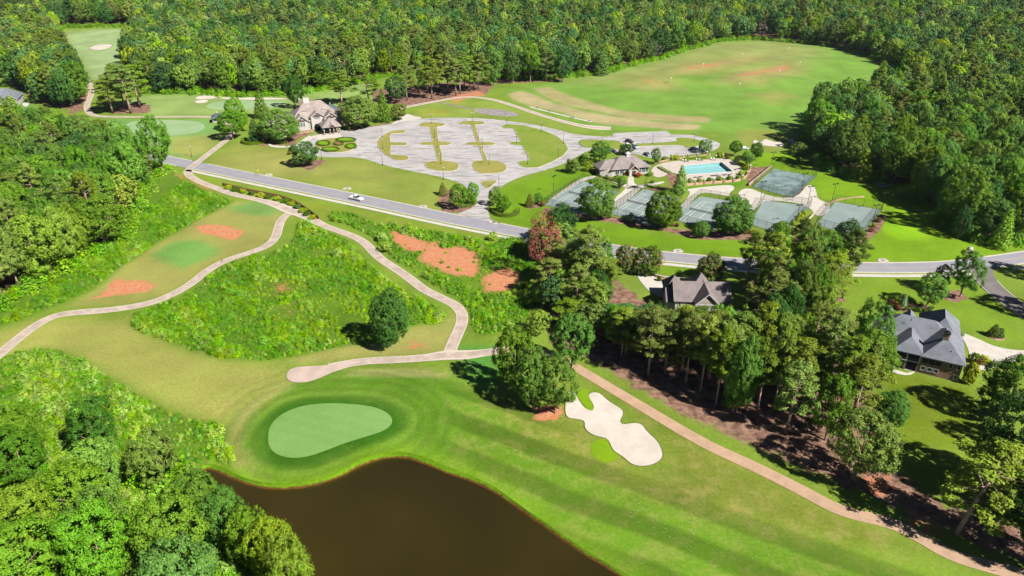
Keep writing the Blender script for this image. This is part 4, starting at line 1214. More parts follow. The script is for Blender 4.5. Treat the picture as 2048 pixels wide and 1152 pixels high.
random.seed(11)
DK, MD, BR, OL, YG, BL = (0.40, 0.54, 0.58), (0.82, 0.88, 0.85), (1.0, 1.12, 0.8), (1.08, 0.98, 0.9), (1.4, 1.2, 0.75), (0.46, 0.66, 0.95)
T_ = [  # base pixel, top v, crown width in px, kind, tint, label
 (783, 692, 580, 82, 'o6', DK, 'lone dark green tree with a black shadow at the meadow edge'),
 (1110, 826, 716, 92, 'o1', BR, 'bright green tree shading the end of the sand bunker'),
 (1066, 818, 700, 84, 'o5', MD, 'mid green tree in the clump beside the bunker tree'),
 (1028, 780, 654, 80, 'o2', OL, 'olive tree behind the bright green tree by the bunker path'),
 (1142, 738, 630, 88, 'o2', MD, 'green tree standing where the cart path meets the wood'),
 (918, 418, 368, 40, 'o2', BR, 'bright green tree at the parking lot entrance, in the pine straw bed'),
 (947, 408, 365, 28, 'o0', BR, 'slim bright green tree right beside the entrance drive'),
 (886, 390, 364, 21, 'c0', (1.3, 0.8, 0.8), 'small bronze green tree on the lawn behind the entrance bed'),
 (990, 412, 374, 30, 'o1', BR, 'bright green tree by the entrance drive, on the tennis side'),
 (1006, 426, 392, 30, 'o3', BR, 'low bright tree above the round hedge at the entrance'),
 (1059, 413, 387, 22, 'c1', (1.25, 0.85, 0.7), 'bronze green small tree at the corner of the tennis courts'),
 (1076, 408, 386, 20, 'o0', MD, 'small green tree next to the bronze one at the court corner'),
 (613, 331, 286, 60, 'o3', DK, 'dark spreading tree on the lawn below the club drive'),
 (477, 264, 195, 46, 'o0', BR, 'bright green tree behind its twin by the clubhouse path'),
 (466, 279, 221, 58, 'o1', BR, 'bright green tree shading the clubhouse cart path'),
 (525, 236, 178, 32, 'c0', MD, 'tall pointed evergreen between the practice green and clubhouse'),
 (513, 285, 235, 34, 'c1', DK, 'dark conical evergreen inside a round clipped hedge'),
 (563, 283, 219, 80, 'o6', OL, 'wide olive tree against the clubhouse wall, walkway end'),
 (592, 217, 150, 40, 'o2', BL, 'tall blue green tree standing behind the clubhouse'),
 (720, 254, 194, 82, 'o6', OL, 'wide olive tree against the clubhouse wall, parking lot end'),
 (768, 244, 177, 34, 'c0', BR, 'bright pointed evergreen beside the wide olive tree'),
 (798, 241, 208, 34, 'o3', (0.85, 0.7, 0.7), 'small dark bronze tree at the corner of the car park apron'),
 (793, 206, 152, 46, 'o2', BL, 'blue green tree at the start of the pine row'),
 (1199, 326, 285, 44, 'o1', MD, 'green tree behind the pool house, over the parked car'),
 (1251, 309, 290, 30, 'o3', DK, 'low dark tree beyond the pool house cupola'),
 (1310, 328, 296, 21, 'o0', BR, 'small bright tree beside the pool gate'),
 (1408, 306, 279, 29, 'o4', MD, 'round green tree at the turning loop of the pool parking lot'),
 (1359, 386, 329, 33, 'c0', (1.5, 1.5, 1), 'bright green tree between the pool and the tennis courts'),
 (1242, 377, 352, 19, 'o0', BR, 'little bright tree on the walk in front of the pool house'),
 (1469, 313, 281, 28, 'o5', MD, 'loose green tree by the pool deck corner'),
 (1493, 331, 304, 30, 'o3', MD, 'leafy green tree over the pool wall corner'),
 (1510, 320, 285, 28, 'o0', DK, 'darker tree outside the pool wall corner'),
 (1593, 324, 286, 42, 'o5', MD, 'lone tree on the fairway below the small bunker'),
 (1192, 440, 361, 72, 'o6', MD, 'big round tree at the near fence of the edge tennis court'),
 (1323, 455, 381, 72, 'o6', MD, 'big round tree at the near fence between two tennis courts'),
 (1462, 469, 396, 82, 'o6', MD, 'big round tree between the lined court and the blank court'),
 (1400, 474, 442, 36, 'o6', MD, 'smaller tree in the straw bed below the lined tennis court'),
 (1559, 483, 440, 35, 'c1', (1.1, 1.3, 1.1), 'conical green tree at the near corner of the blank court'),
 (1690, 494, 441, 56, 'o6', DK, 'dense round dark green tree by the end court'),
 (1122, 494, 411, 70, 'o3', DK, 'dark green tree crown at the roadside above the red tree'),
 (1086, 556, 430, 76, 'r0', (1.35, 1.05, 1.0), 'reddish brown leaved tree beside the road'),
 (1196, 566, 476, 62, 'o5', BR, 'bright green tree on the road side of the driveway'),
 (1152, 580, 476, 60, 'o0', MD, 'tall full green tree beside the reddish tree'),
 (1085, 615, 570, 48, 'o5', YG, 'small yellow green tree at the wood corner, near the weeds'),
 (1078, 668, 622, 50, 'o2', YG, 'yellow green bush like tree above the path bend'),
 (1920, 593, 503, 66, 'o1', MD, 'tall tree in a round straw bed at the street corner'),
 (1852, 614, 550, 64, 'o5', MD, 'spreading tree shading the flower bed on the house lawn'),
 (1876, 580, 530, 34, 'o2', DK, 'dark purple green tree between the two lawn trees'),
 (1728, 722, 607, 82, 'o4', BR, 'bright round tree next to the slate roofed house'),
 (1722, 792, 666, 96, 'o0', MD, 'large tree hiding the porch corner of the slate roofed house'),
 (1770, 856, 783, 70, 'o6', BL, 'round blue green tree on the lower house lawn'),
 (1706, 958, 826, 140, 'o1', OL, 'huge olive green tree beside the tan cart path'),
 (1650, 880, 752, 84, 'o2', BR, 'bright tall tree behind the huge olive tree'),
 (2002, 838, 722, 118, 'o0', DK, 'dark tree below the white driveway'),
 (2000, 985, 812, 150, 'o4', DK, 'massive dark green tree shading the lower lawn'),
 (2120, 930, 780, 120, 'o3', DK, 'dark tree crowding the massive one by the lower lawn'),
 (1980, 950, 866, 60, 'o5', MD, 'smaller green tree under the massive dark tree'),
 (2046, 1030, 872, 124, 'o3', DK, 'dark full tree between the massive tree and the leaning pine'),
 (2070, 1130, 950, 140, 'o5', DK, 'dark tree overhanging the end of the cart path'),
 (2110, 1050, 850, 150, 'o0', DK, 'large tree beyond the leaning pine'),
 (2150, 1160, 960, 160, 'o1', DK, 'large tree at the end of the tan cart path'),
 (2130, 640, 520, 110, 'o1', MD, 'large tree shading the side street'),
 (2110, 560, 470, 80, 'o0', MD, 'tree shading the road bend past the side street'),
 (988, 170, 96, 44, 'o0', MD, 'full green tree at the end of the pine row'),
 (1026, 166, 92, 44, 'o2', MD, 'tall green tree at the range edge, next to the pine row'),
 (1061, 164, 90, 46, 'o5', OL, 'olive tree in the row at the range edge'),
 (1126, 164, 94, 40, 'o4', BL, 'blue green rounded tree at the range corner'),
 (1202, 150, 100, 42, 'c1', MD, 'spreading dark conifer at the edge of the driving range'),
 (325, 345, 232, 64, 'o2', BR, 'tall bright tree at the roadside end of the tee wood'),
 (265, 352, 285, 62, 'o5', OL, 'olive crowned tree in front of the bright roadside tree'),
 (205, 905, 800, 100, 'o2', (0.62, 0.78, 0.7), 'dark green tree at the top of the pond wood'),
 (50, 930, 824, 120, 'o5', OL, 'olive tree with bare pale limbs in the pond meadow'),
 (322, 972, 866, 108, 'o1', OL, 'pale green tree overlooking the pond inlet'),
 (556, 1160, 1046, 100, 'o0', YG, 'yellow green tree leaning over the pond'),
 (412, 1062, 962, 92, 'o3', BR, 'bright tree at the pond shore'),
 (398, 1034, 946, 88, 'o5', OL, 'pale tree crown just behind the pond inlet'),
 (456, 1082, 986, 98, 'o0', MD, 'green tree leaning over the pond, behind the inlet tree'),
 (512, 1126, 1020, 92, 'o2', BR, 'bright green tree between the yellow green one and the inlet'),
 (590, 1205, 1082, 96, 'o4', YG, 'yellow green tree at the pond edge beyond its twin'),
 (1720, 360, 295, 44, 'c0', (1.9, 1.6, 1.0), 'yellow green conifer at the edge of the wood by the fairway'),
 (1995, 495, 415, 46, 'c1', (2.1, 1.9, 0.9), 'bright lime conifer at the wood edge above the road'),
 (1915, 478, 415, 34, 'o2', BL, 'silvery green tree at the dark wood edge'),
 (1640, 262, 165, 62, 'o4', DK, 'dark rounded tree where the wood juts into the driving range'),
 (30, 232, 190, 40, 'c0', (1.5, 1.4, 0.9), 'pointed evergreen below the house at the wood edge'),
 (8, 230, 185, 36, 'c1', (1.4, 1.3, 0.9), 'pointed evergreen screening the house at the wood edge'),
]
PN_ = [  # pines: base pixel, top v, crown width px, label
 (1912, 1068, 884, 130, 'tall leaning pine beside the cart path, lit crown'),
 (684, 210, 142, 52, 'single pine behind the clubhouse with a bare trunk'),
 (738, 208, 135, 48, 'pine at the clubhouse end of the pine row'),
 (226, 227, 152, 50, 'slim pine on the straw bed beside the path bend'),
 (262, 227, 127, 50, 'tall pine in the straw bed by the practice green, in the clump'),
 (280, 215, 128, 50, 'tall pine in the straw bed by the practice green, in the clump'),
 (250, 216, 128, 52, 'tall pine in the straw bed by the practice green, in the clump'),
 (232, 332, 238, 50, 'pine standing in front of the practice green'),
 (1092, 163, 94, 40, 'pine at the range edge beside the olive tree'),
 (1172, 598, 452, 62, 'tall dark pine in the roadside wood'),
 (1525, 700, 540, 80, 'tall pine in the wood behind the parked grey car'),
 (1528, 595, 466, 64, 'tall dark pine beside the road, over the house yard'),
 (1590, 600, 478, 60, 'tall pine beside the road, next to the dark pine'),
 (1650, 620, 500, 66, 'tall pine at the lawn side of the pine wood'),
]
for (a, b) in [(814, 201), (839, 195), (864, 198), (855, 186), (912, 192), (920, 187), (940, 182), (929, 178), (957, 181), (896, 183), (948, 178), (880, 180)]:
    PN_.append((a, b, b - 74 - random.uniform(-6, 6), 36, 'pine with a bare trunk in the row over red pine straw'))
KD = {'o': OAKS, 'c': CONES, 'r': REDS}
TREE_XY = []
for (u, vb, vt, wpx, kd, tc, lab) in T_:
    x, y, h, wd = tree_px(u, vb, vt, wpx)
    TREE_XY.append((x, y, wd / 2, 'b'))
    tree_at('conifer' if kd[0] == 'c' else 'tree', x, y, h, wd, KD[kd[0]][int(kd[1])], lab, 'tree', None, tc)
for k, (u, vb, vt, wpx, lab) in enumerate(PN_):
    x, y, h, wd = tree_px(u, vb, vt, wpx)
    TREE_XY.append((x, y, wd / 2, 'p'))
    g = 'pines in the row over the straw' if 'row over red' in lab else 'pines in the clump by the practice green' if 'in the clump' in lab else None
    e = tree_at('pine_tree', x, y, h, wd * 1.1, PINES[k % 5], lab, 'tree', g, (0.98, 1.0, 0.9) if k == 0 else (1.05, 1.05, 1.0))
    if k == 0: e.rotation_euler = (0, R(7), 0)
for (u, vb, vt, wpx, lab) in [(1294, 546, 495, 62, 'rounded crape myrtle with pink tips beside the white driveway'), (1247, 546, 491, 42, 'crape myrtle on the far side of the white driveway'), (1417, 566, 510, 58, 'crape myrtle with bronze tips above the taupe roofed house')]:
    x, y, h, wd = tree_px(u, vb, vt, wpx)
    TREE_XY.append((x, y, wd / 2, 'b'))
    tree_at('crape_myrtle', x, y, h, wd, (MYR[0], CONES[0][1], 8.0, 8.0), lab, 'tree', None, (0.85, 0.85, 0.85), extra=MYR[1])

# ------------------------------------------------------------------ woods: the nearest trees one by one, the rest as one mass
rng = np.random.default_rng(77)
sp_ = 7.2
cx, cy = np.meshgrid(np.arange(-1000, 1100, sp_), np.arange(60, 1330, sp_))
cx = cx.ravel() + rng.uniform(-0.42, 0.42, cx.size) * sp_
cy = cy.ravel() + rng.uniform(-0.42, 0.42, cy.size) * sp_
ex, ey = np.meshgrid(np.arange(0, 130, 7.8), np.arange(95, 260, 7.8))      # the garden woods stand closer
ex, ey = ex.ravel() + rng.uniform(1, 6, ex.size), ey.ravel() + rng.uniform(1, 6, ey.size)
eu, ev, _ = project(ex, ey, 0)
em = inside(FOREST_PX['house'], eu, ev) | inside(FOREST_PX['pines'], eu, ev) | inside(FOREST_PX['road'], eu, ev)
cx, cy = np.r_[cx, ex[em]], np.r_[cy, ey[em]]
m = (np.abs(cx) < cy * 0.84 + 70)
cx, cy = cx[m], cy[m]
cz = hgt(cx, cy)
cu, cv, cd = project(cx, cy, cz)
zone = np.full(len(cx), '', dtype=object)
for k, poly in FOREST_PX.items():
    zone[inside(poly, cu, cv)] = k
ok = zone != ''
RW = np.array([tuple(p) for p in RDW])
ok &= edge_dist(RW, cx, cy, False) > 9.0
ok &= ~(inside(PONDW, cx, cy) | (edge_dist(PONDW, cx, cy) < 1.5))
hx = np.array([tuple(G(1395, 620)), tuple(G(1395, 570))])
ok &= edge_dist(hx, cx, cy, False) > 13
dv = np.array(GP([(1245, 522), (1265, 545), (1290, 572), (1325, 596)]))
ok &= edge_dist(dv, cx, cy, False) > 8.0
sh_ = (zone == 'road') & (cu > 1215)
ok &= ~sh_
ok &= ~((np.abs(cu - 1482) < 26) & (cv > 636) & (cv < 735))
hl = G(12, 205)
ok &= np.hypot(cx - hl[0], cy - hl[1]) > 20
dth = rng.random(len(cx))
ok &= ~((zone == 'far') & (dth < np.clip((cy - 250) / 700, 0, 0.2)))
ok &= ~(((zone == 'house') | (zone == 'road')) & (dth < 0.12)) & ~((zone == 'pines') & (dth < 0.2)) & ~((zone == 'pond') & (dth < 0.52))
tx = np.array([(a, b, r) for a, b, r, _ in TREE_XY])
near = np.array([np.min(np.hypot(tx[:, 0] - a, tx[:, 1] - b) - tx[:, 2] * 0.62) < 1.2 for a, b in zip(cx, cy)])
ok &= ~near
cx, cy, cz, zone, cd, cu, cv = cx[ok], cy[ok], cz[ok], zone[ok], cd[ok], cu[ok], cv[ok]
pf = {'left': 0.22, 'upper': 0.35, 'far': 0.26, 'pond': 0.0, 'road': 0.5, 'house': 0.7, 'pines': 0.66}
isp = rng.random(len(cx)) < np.array([pf[z] for z in zone])
# drifts: pine groups and broadleaf groups in the big woods
dr = np.sin(cx / 43 + 1.3) * np.cos(cy / 57) + 0.5 * np.sin(cx / 19 - cy / 23)
far_ = (zone == 'far') | (zone == 'upper') | (zone == 'left')
isp = np.where(far_, rng.random(len(cx)) < np.clip(0.15 + 0.26 * dr, 0.01, 0.7), isp)
ht = np.where(isp, rng.uniform(19, 26, len(cx)), rng.uniform(13.5, 23, len(cx)))
ht = np.where(zone == 'pond', rng.uniform(11, 17, len(cx)), ht)
ht = np.where((zone == 'road') | (zone == 'house') | (zone == 'pines'), rng.uniform(16, 22.5, len(cx)), ht)
ht = np.where((zone == 'road'), rng.uniform(9, 15, len(cx)), ht)
wind = (zone == 'house') & (cu > 1222) & (cu < 1480)      # the house shows above the trees in front of it
for i in np.where(wind)[0]:
    dr_ = ray(cu[i], 606 + 40 * rng.random())
    ht[i] = np.clip(CAM_H + dr_[2] / dr_[1] * cy[i], 6.0, 20.0)
wdm = np.where(isp, rng.uniform(7.5, 10.5, len(cx)), rng.uniform(9.0, 16.5, len(cx)))
sm_z = (zone == 'road') | (zone == 'house') | (zone == 'pines')
wdm = np.where(sm_z, np.where(isp, rng.uniform(6.8, 9.4, len(cx)), rng.uniform(7, 10, len(cx))), wdm)
wdm = np.where(zone == 'pond', rng.uniform(10, 14.0, len(cx)), wdm)
inview = (cu > -60) & (cu < 2108) & (cv > -60) & (cv < 1250)
size = np.where(inview, ht / cd, 0)
LABZ = {'left': 'in the dense wood beside the clay tee', 'upper': 'in the wood between the house and the far fairway', 'far': 'in the big wood around the driving range', 'pond': 'in the wood on the pond shore',
        'road': 'in the roadside wood by the white driveway', 'house': 'in front of the taupe roofed house', 'pines': 'in the pine wood between the two houses'}
single = np.zeros(len(cx), bool)
for flag, cap in ((True, 255), (False, 215)):
    idx = np.where((isp == flag) & inview)[0]
    single[idx[np.argsort(-size[idx])][:cap]] = True
TN = [(DK, 'dark green'), (MD, 'mid green'), (BR, 'bright green'), (OL, 'olive green'), (MD, 'mid green'), (BR, 'bright green'), ((1.2, 1.2, 0.8), 'light green'), ((0.7, 0.82, 0.75), 'deep green')]
TNP = [TN[2], TN[3], TN[6], TN[1], TN[1], TN[7], TN[2]]
sz_ = lambda h: 'very tall' if h > 21 else 'tall' if h > 17.5 else 'medium height' if h > 13.5 else 'low'
for i in np.where(single)[0]:
    z = zone[i]
    if isp[i]:
        br_ = rng.uniform(0.72, 1.2)
        lab = sz_(ht[i]) + (' pale' if br_ > 1.04 else ' dark' if br_ < 0.88 else ' green') + ' pine ' + LABZ[z]
        tree_at('pine_tree', cx[i], cy[i], ht[i], wdm[i], PINES[rng.integers(0, 5)], lab, 'tree', 'pines ' + LABZ[z], (br_, br_, br_))
    else:
        tc, tn = TNP[rng.integers(0, len(TNP))] if z == 'pond' else TN[rng.integers(0, len(TN))]
        lab = sz_(ht[i]) + ' ' + tn + (' wide' if wdm[i] > 13 else ' slim' if wdm[i] < 9.5 else '') + ' broadleaf tree ' + LABZ[z]
        tree_at('broadleaf_tree', cx[i], cy[i], ht[i], wdm[i], OAKS[rng.integers(0, 7)], lab, 'tree', 'broadleaf trees ' + LABZ[z], tc)

def proto_collection(name, meshes):
    c = bpy.data.collections.new(name)
    for k, me in enumerate(meshes):
        c.objects.link(bpy.data.objects.new('%s_%02d' % (name, k), me))
    return c

def scatter(name, pts, scl, rot, idx, coll, label, cat):
    """one object whose points carry copies of the prototypes"""
    me = bpy.data.meshes.new(name)
    me.vertices.add(len(pts))
    me.vertices.foreach_set('co', np.asarray(pts, np.float32).ravel())
    for nm, typ, dat, key in (('scl', 'FLOAT_VECTOR', scl, 'vector'), ('rot', 'FLOAT_VECTOR', rot, 'vector')):
        a = me.attributes.new(nm, typ, 'POINT')
        a.data.foreach_set(key, np.asarray(dat, np.float32).ravel())
    a = me.attributes.new('idx', 'INT', 'POINT')
    a.data.foreach_set('value', np.asarray(idx, np.int32))
    o = mesh_obj(name, me)
    g = bpy.data.node_groups.new(name, 'GeometryNodeTree')
    g.interface.new_socket('Geometry', in_out='INPUT', socket_type='NodeSocketGeometry')
    g.interface.new_socket('Geometry', in_out='OUTPUT', socket_type='NodeSocketGeometry')
    N = g.nodes
    gi, go = N.new('NodeGroupInput'), N.new('NodeGroupOutput')
    ins = N.new('GeometryNodeInstanceOnPoints')
    ci = N.new('GeometryNodeCollectionInfo')
    ci.inputs['Collection'].default_value = coll
    ci.inputs['Separate Children'].default_value = True
    ci.inputs['Reset Children'].default_value = True
    def na(nm, typ):
        q = N.new('GeometryNodeInputNamedAttribute')
        q.data_type = typ
        q.inputs['Name'].default_value = nm
        return next(s for s in q.outputs if s.enabled and s.name == 'Attribute')
    L = g.links.new
    L(gi.outputs[0], ins.inputs['Points'])
    L(ci.outputs[0], ins.inputs['Instance'])
    ins.inputs['Pick Instance'].default_value = True
    L(na('idx', 'INT'), ins.inputs['Instance Index'])
    L(na('rot', 'FLOAT_VECTOR'), ins.inputs['Rotation'])
    L(na('scl', 'FLOAT_VECTOR'), ins.inputs['Scale'])
    L(ins.outputs[0], go.inputs[0])
    md = o.modifiers.new('scatter', 'NODES')
    md.node_group = g
    return tag(o, label, cat, kind='stuff')

# far trees: lighter models, trunk and crown in one
def far_oak(seed, mat, pointy=0.0):
    return make_oak(seed, leaf=0.62, dens=26, mat=mat, n=13, per=26, rc=(0.6, 1.1), pointy=pointy, z0=1.6, name='far_tree')[0]
FAR = [far_oak(700 + k, M_STUFF[(0, 1, 2, 3, 0, 4, 2, 5)[k]], (0, 0.15, 0.1, 0, 0.2, 0.1, 0, 0.25)[k]) for k in range(8)]
FARP = [make_pine(760 + k, leaf=0.8, dens=32, mat=M_STUFF[(3, 1)[k % 2]], name='far_pine')[0] for k in range(4)] + [make_oak(790, leaf=0.5, dens=9, mat=M_BARE, n=10, per=16, name='bare_tree')[0]]
colf = proto_collection('far_tree', FAR + FARP)
rest = ~single
n = int(rest.sum())
fi = np.where(isp[rest], 8 + rng.integers(0, 4, n), rng.choice([0, 0, 1, 1, 2, 3, 4, 4, 5, 5, 6, 7], n))
fi = np.where(rng.random(n) < 0.008, 12, fi)
scl = np.c_[np.where(isp[rest], wdm[rest] / 8.8, wdm[rest] / 12.0), np.where(isp[rest], wdm[rest] / 8.8, wdm[rest] / 12.0), np.where(isp[rest], ht[rest] / 24.0, ht[rest] / 16.0)]
scatter('forest', np.c_[cx[rest], cy[rest], cz[rest]], scl, np.c_[np.zeros(n), np.zeros(n), rng.uniform(0, 6.28, n)], fi, colf, 'dense green forest spreading to the distance behind the golf course', 'forest')

# wood-edge brush: leafy undergrowth closing the feet of the big woods
M_BRUSH = [m_leaf('brush_%s' % n_, a_, b_, 0.2, False, 0.3) for n_, a_, b_ in (('green', (0.130, 0.261, 0.012), (0.077, 0.180, 0.008)), ('lime', (0.180, 0.290, 0.014), (0.110, 0.209, 0.010)), ('pale', (0.215, 0.319, 0.053), (0.139, 0.232, 0.032)), ('deep', (0.090, 0.215, 0.012), (0.051, 0.139, 0.008)))]
def weed(seed, mat, hgt_=0.9, wd_=1.4, n=150, leaf=0.165, blade=False):
    r_ = np.random.default_rng(seed)
    d = rv(r_, n)
    d[:, 2] = np.abs(d[:, 2])
    p = d * (r_.uniform(0.45, 1.0, n))[:, None] * np.array([wd_ / 2, wd_ / 2, hgt_])
    nn = d + rv(r_, n) * 0.55 + np.array([0, 0, 0.5])
    V, F = cards(p, nn, leaf, 0.35 if blade else 0.8, r_)
    return mesh_np('weed', V, F, mat)
WEEDS = [weed(800, M_BRUSH[0]), weed(801, M_BRUSH[0], 1.1, 1.6, 170), weed(802, M_BRUSH[1]), weed(803, M_BRUSH[3], 0.8), weed(804, M_BRUSH[2], 1.4, 1.3, 170, 0.28, True), weed(805, M_BRUSH[2], 1.1, 1.0, 150, 0.24, True), weed(806, M_BRUSH[0], 1.6, 1.8, 220, 0.2)]
colw = proto_collection('weed', WEEDS)
for key, lab, spc in (('tee', 'rough green weeds on the slope between the wood and the clay tee', 0.95), ('middle', 'tall green meadow weeds enclosed by the cart paths', 0.95), ('bank', 'green weeds and vines on the red clay bank below the road', 1.0), ('pond', 'pale green tall grass meadow above the pond', 0.95)):
    poly = MEADW[key]
    lo, hi = poly.min(0), poly.max(0)
    lo[1] = max(lo[1], 70); lo[0] = max(lo[0], -140)
    ax_, ay_ = np.meshgrid(np.arange(lo[0], hi[0], spc), np.arange(lo[1], hi[1], spc))
    ax_ = ax_.ravel() + rng.uniform(-0.5, 0.5, ax_.size) * spc
    ay_ = ay_.ravel() + rng.uniform(-0.5, 0.5, ay_.size) * spc
    edge = edge_dist(poly, ax_, ay_)
    wav = 0.6 * np.sin(ax_ * 0.7) + 0.6 * np.sin(ay_ * 0.9 + ax_ * 0.3)
    keep_ = inside(poly, ax_, ay_) & (edge > 0.4 + 0.3 * wav) & ~inside(PONDW, ax_, ay_) & (edge_dist(PONDW, ax_, ay_) > 1.2)
    cl = np.zeros(len(ax_))
    for p_, s__, a__ in CLAYW: cl = np.maximum(cl, soft(p_, ax_, ay_, 1.8))
    keep_ &= rng.random(len(ax_)) > cl * 0.97
    # thin, low, dry spots in the middle of the meadow
    thin = np.zeros(len(ax_))
    for (u_, v_, r__) in ((560, 575, 5), (575, 625, 4), (650, 620, 6), (690, 650, 6), (650, 505, 3), (985, 560, 6), (840, 540, 3)):
        c0 = G(u_, v_)
        thin = np.maximum(thin, np.exp(-((ax_ - c0[0]) ** 2 + (ay_ - c0[1]) ** 2) / (2 * r__ * r__)))
    keep_ &= rng.random(len(ax_)) > thin * 0.75
    ax_, ay_, edge, thin = ax_[keep_], ay_[keep_], edge[keep_], thin[keep_]
    n = len(ax_)
    d1 = np.sin(ax_ / 6.1 + 1) * np.cos(ay_ / 7.3) + 0.6 * np.sin(ax_ / 2.7 + ay_ / 3.1)
    u1 = rng.random(n)
    pale = (0.03 + 0.14 * (d1 > 0.9) + 0.16 * (edge < 3)) if key != 'pond' else 0.3 + 0.2 * (d1 > 0)
    kind = np.where(u1 < pale, 4 + (rng.random(n) < 0.5), np.where((d1 > 0.75) | (thin > 0.3), 2, np.where(d1 < -0.15, 3, rng.integers(0, 2, n))))
    kind = np.where((rng.random(n) < 0.04), 6, kind)
    d2 = np.sin(ax_ / 2.3 + 2) * np.sin(ay_ / 1.9) 
    s = rng.uniform(0.6, 1.5, n) * np.clip(1.0 + 0.3 * d1 + 0.35 * d2, 0.45, 1.9) * (1 - 0.5 * thin)
    scatter('meadow_weeds', np.c_[ax_, ay_, hgt(ax_, ay_) - 0.05], np.c_[s, s, s * rng.uniform(0.7, 1.2, n)], np.c_[np.zeros(n), np.zeros(n), rng.uniform(0, 6.28, n)], kind, colw, lab, 'weeds')
# brush along the feet of the woods
bp = []
for key in ('left', 'far', 'pond'):
    pl = [p for p in FOREST_PX[key] if -80 < p[0] < 2130 and 40 < p[1] < 700]
    if key == 'pond': pl = [(300, 960), (390, 1010), (450, 1060), (520, 1110), (580, 1165)]
    w_ = resample(GP(pl), 2.2)
    for q in w_:
        for _ in range(5):
            bp.append(q + rng.normal(0, 2.2, 2))
bp = np.array(bp)
bp = bp[(edge_dist(RW, bp[:, 0], bp[:, 1], False) > 7) & ~inside(PONDW, bp[:, 0], bp[:, 1])]
bu, bv, _d = project(bp[:, 0], bp[:, 1], hgt(bp[:, 0], bp[:, 1]))
bp = bp[(_d < 900)]
n = len(bp)
s = rng.uniform(1.4, 3.8, n)
scatter('wood_edge_brush', np.c_[bp, hgt(bp[:, 0], bp[:, 1]) - 0.2], np.c_[s, s, s * rng.uniform(0.8, 1.3, n)], np.c_[np.zeros(n), np.zeros(n), rng.uniform(0, 6.28, n)], rng.choice([0, 1, 1, 2, 3, 3, 6], n), colw, 'leafy undergrowth along the edges of the woods', 'undergrowth')

# ================================================================== BUILDINGS
def m_roof(name, col, var=0.16):
    """shingles: thin courses by height, speckle"""
    t = NT(name)
    o = t.obj()
    sx = t.n('ShaderNodeSeparateXYZ')
    t.l(o, sx.inputs[0])
    fr = t.math('FRACT', t.math('MULTIPLY', sx.outputs[2], 3.2))
    c = t.mul(col, t.ss(t.noise(0.35, 5, 0.6, o), 0.3, 0.7, 1 - var, 1 + var))
    c = t.mul(c, t.ss(t.noise(5.5, 3, 0.6, o), 0.3, 0.7, 0.8, 1.18))
    c = t.mul(c, t.ss(fr, 0.0, 0.22, 0.8, 1.0))
    return t.end(t.bsdf(c, 0.9, 0.15))

def m_brick(name, c1, c2, mortar, s=1.0):
    t = NT(name)
    br = t.n('ShaderNodeTexBrick')
    mp = t.n('ShaderNodeMapping')
    t.l(t.obj(), mp.inputs[0])
    mp.inputs['Rotation'].default_value = (R(90), 0, 0)
    t.l(mp.outputs[0], br.inputs['Vector'])
    br.inputs['Color1'].default_value, br.inputs['Color2'].default_value, br.inputs['Mortar'].default_value = (*c1, 1), (*c2, 1), (*mortar, 1)
    br.inputs['Scale'].default_value = 4.0 * s
    c = t.mul(br.outputs[0], t.ss(t.noise(0.7, 4, 0.6, t.obj()), 0.3, 0.7, 0.85, 1.12))
    return t.end(t.bsdf(c, 0.9, 0.15))

M_R_CLUB = m_roof('taupe_grey_shingle', C(196, 180, 172))
M_R_POOL = m_roof('grey_shingle', C(178, 166, 164))
M_R_MID = m_roof('taupe_shingle', C(166, 154, 152))
M_R_SLATE = m_roof('slate_shingle', C(150, 155, 166))
M_R_BLUE = m_roof('blue_slate', C(112, 124, 142))
M_WALLW = m_plain('white_siding', C(244, 238, 228), 0.8, 0.2, 0.05)
M_WALLC = m_plain('cream_siding', C(226, 214, 198), 0.8, 0.2, 0.06)
M_TRIM = m_plain('white_trim', C(252, 250, 246), 0.6, 0.3, 0.03)
M_WOOD = m_plain('brown_timber', C(120, 70, 52), 0.8, 0.2, 0.2)
M_DARK = m_plain('dark_grey', C(52, 48, 48), 0.9, 0.1, 0.2)  # dark grey for the solid entrance block and some window frames
M_BRICK = m_brick('red_brick', C(212, 162, 142), C(196, 142, 122), C(206, 190, 176))
M_STONE = m_plain('tan_stone', C(214, 178, 146), 0.9, 0.15, 0.3, 1.6)
M_METAL = m_plain('dark_metal', C(44, 44, 46), 0.5, 0.4, 0.1)
M_GREYM = m_plain('grey_metal', C(150, 154, 156), 0.5, 0.4, 0.1)
t = NT('window_glass')
M_GLASS = t.end(t.bsdf((0.018, 0.032, 0.036), 0.08, 0.6))
t = NT('lamp_globe')
M_GLOBE = t.end(t.bsdf(C(248, 246, 236), 0.35, 0.4))

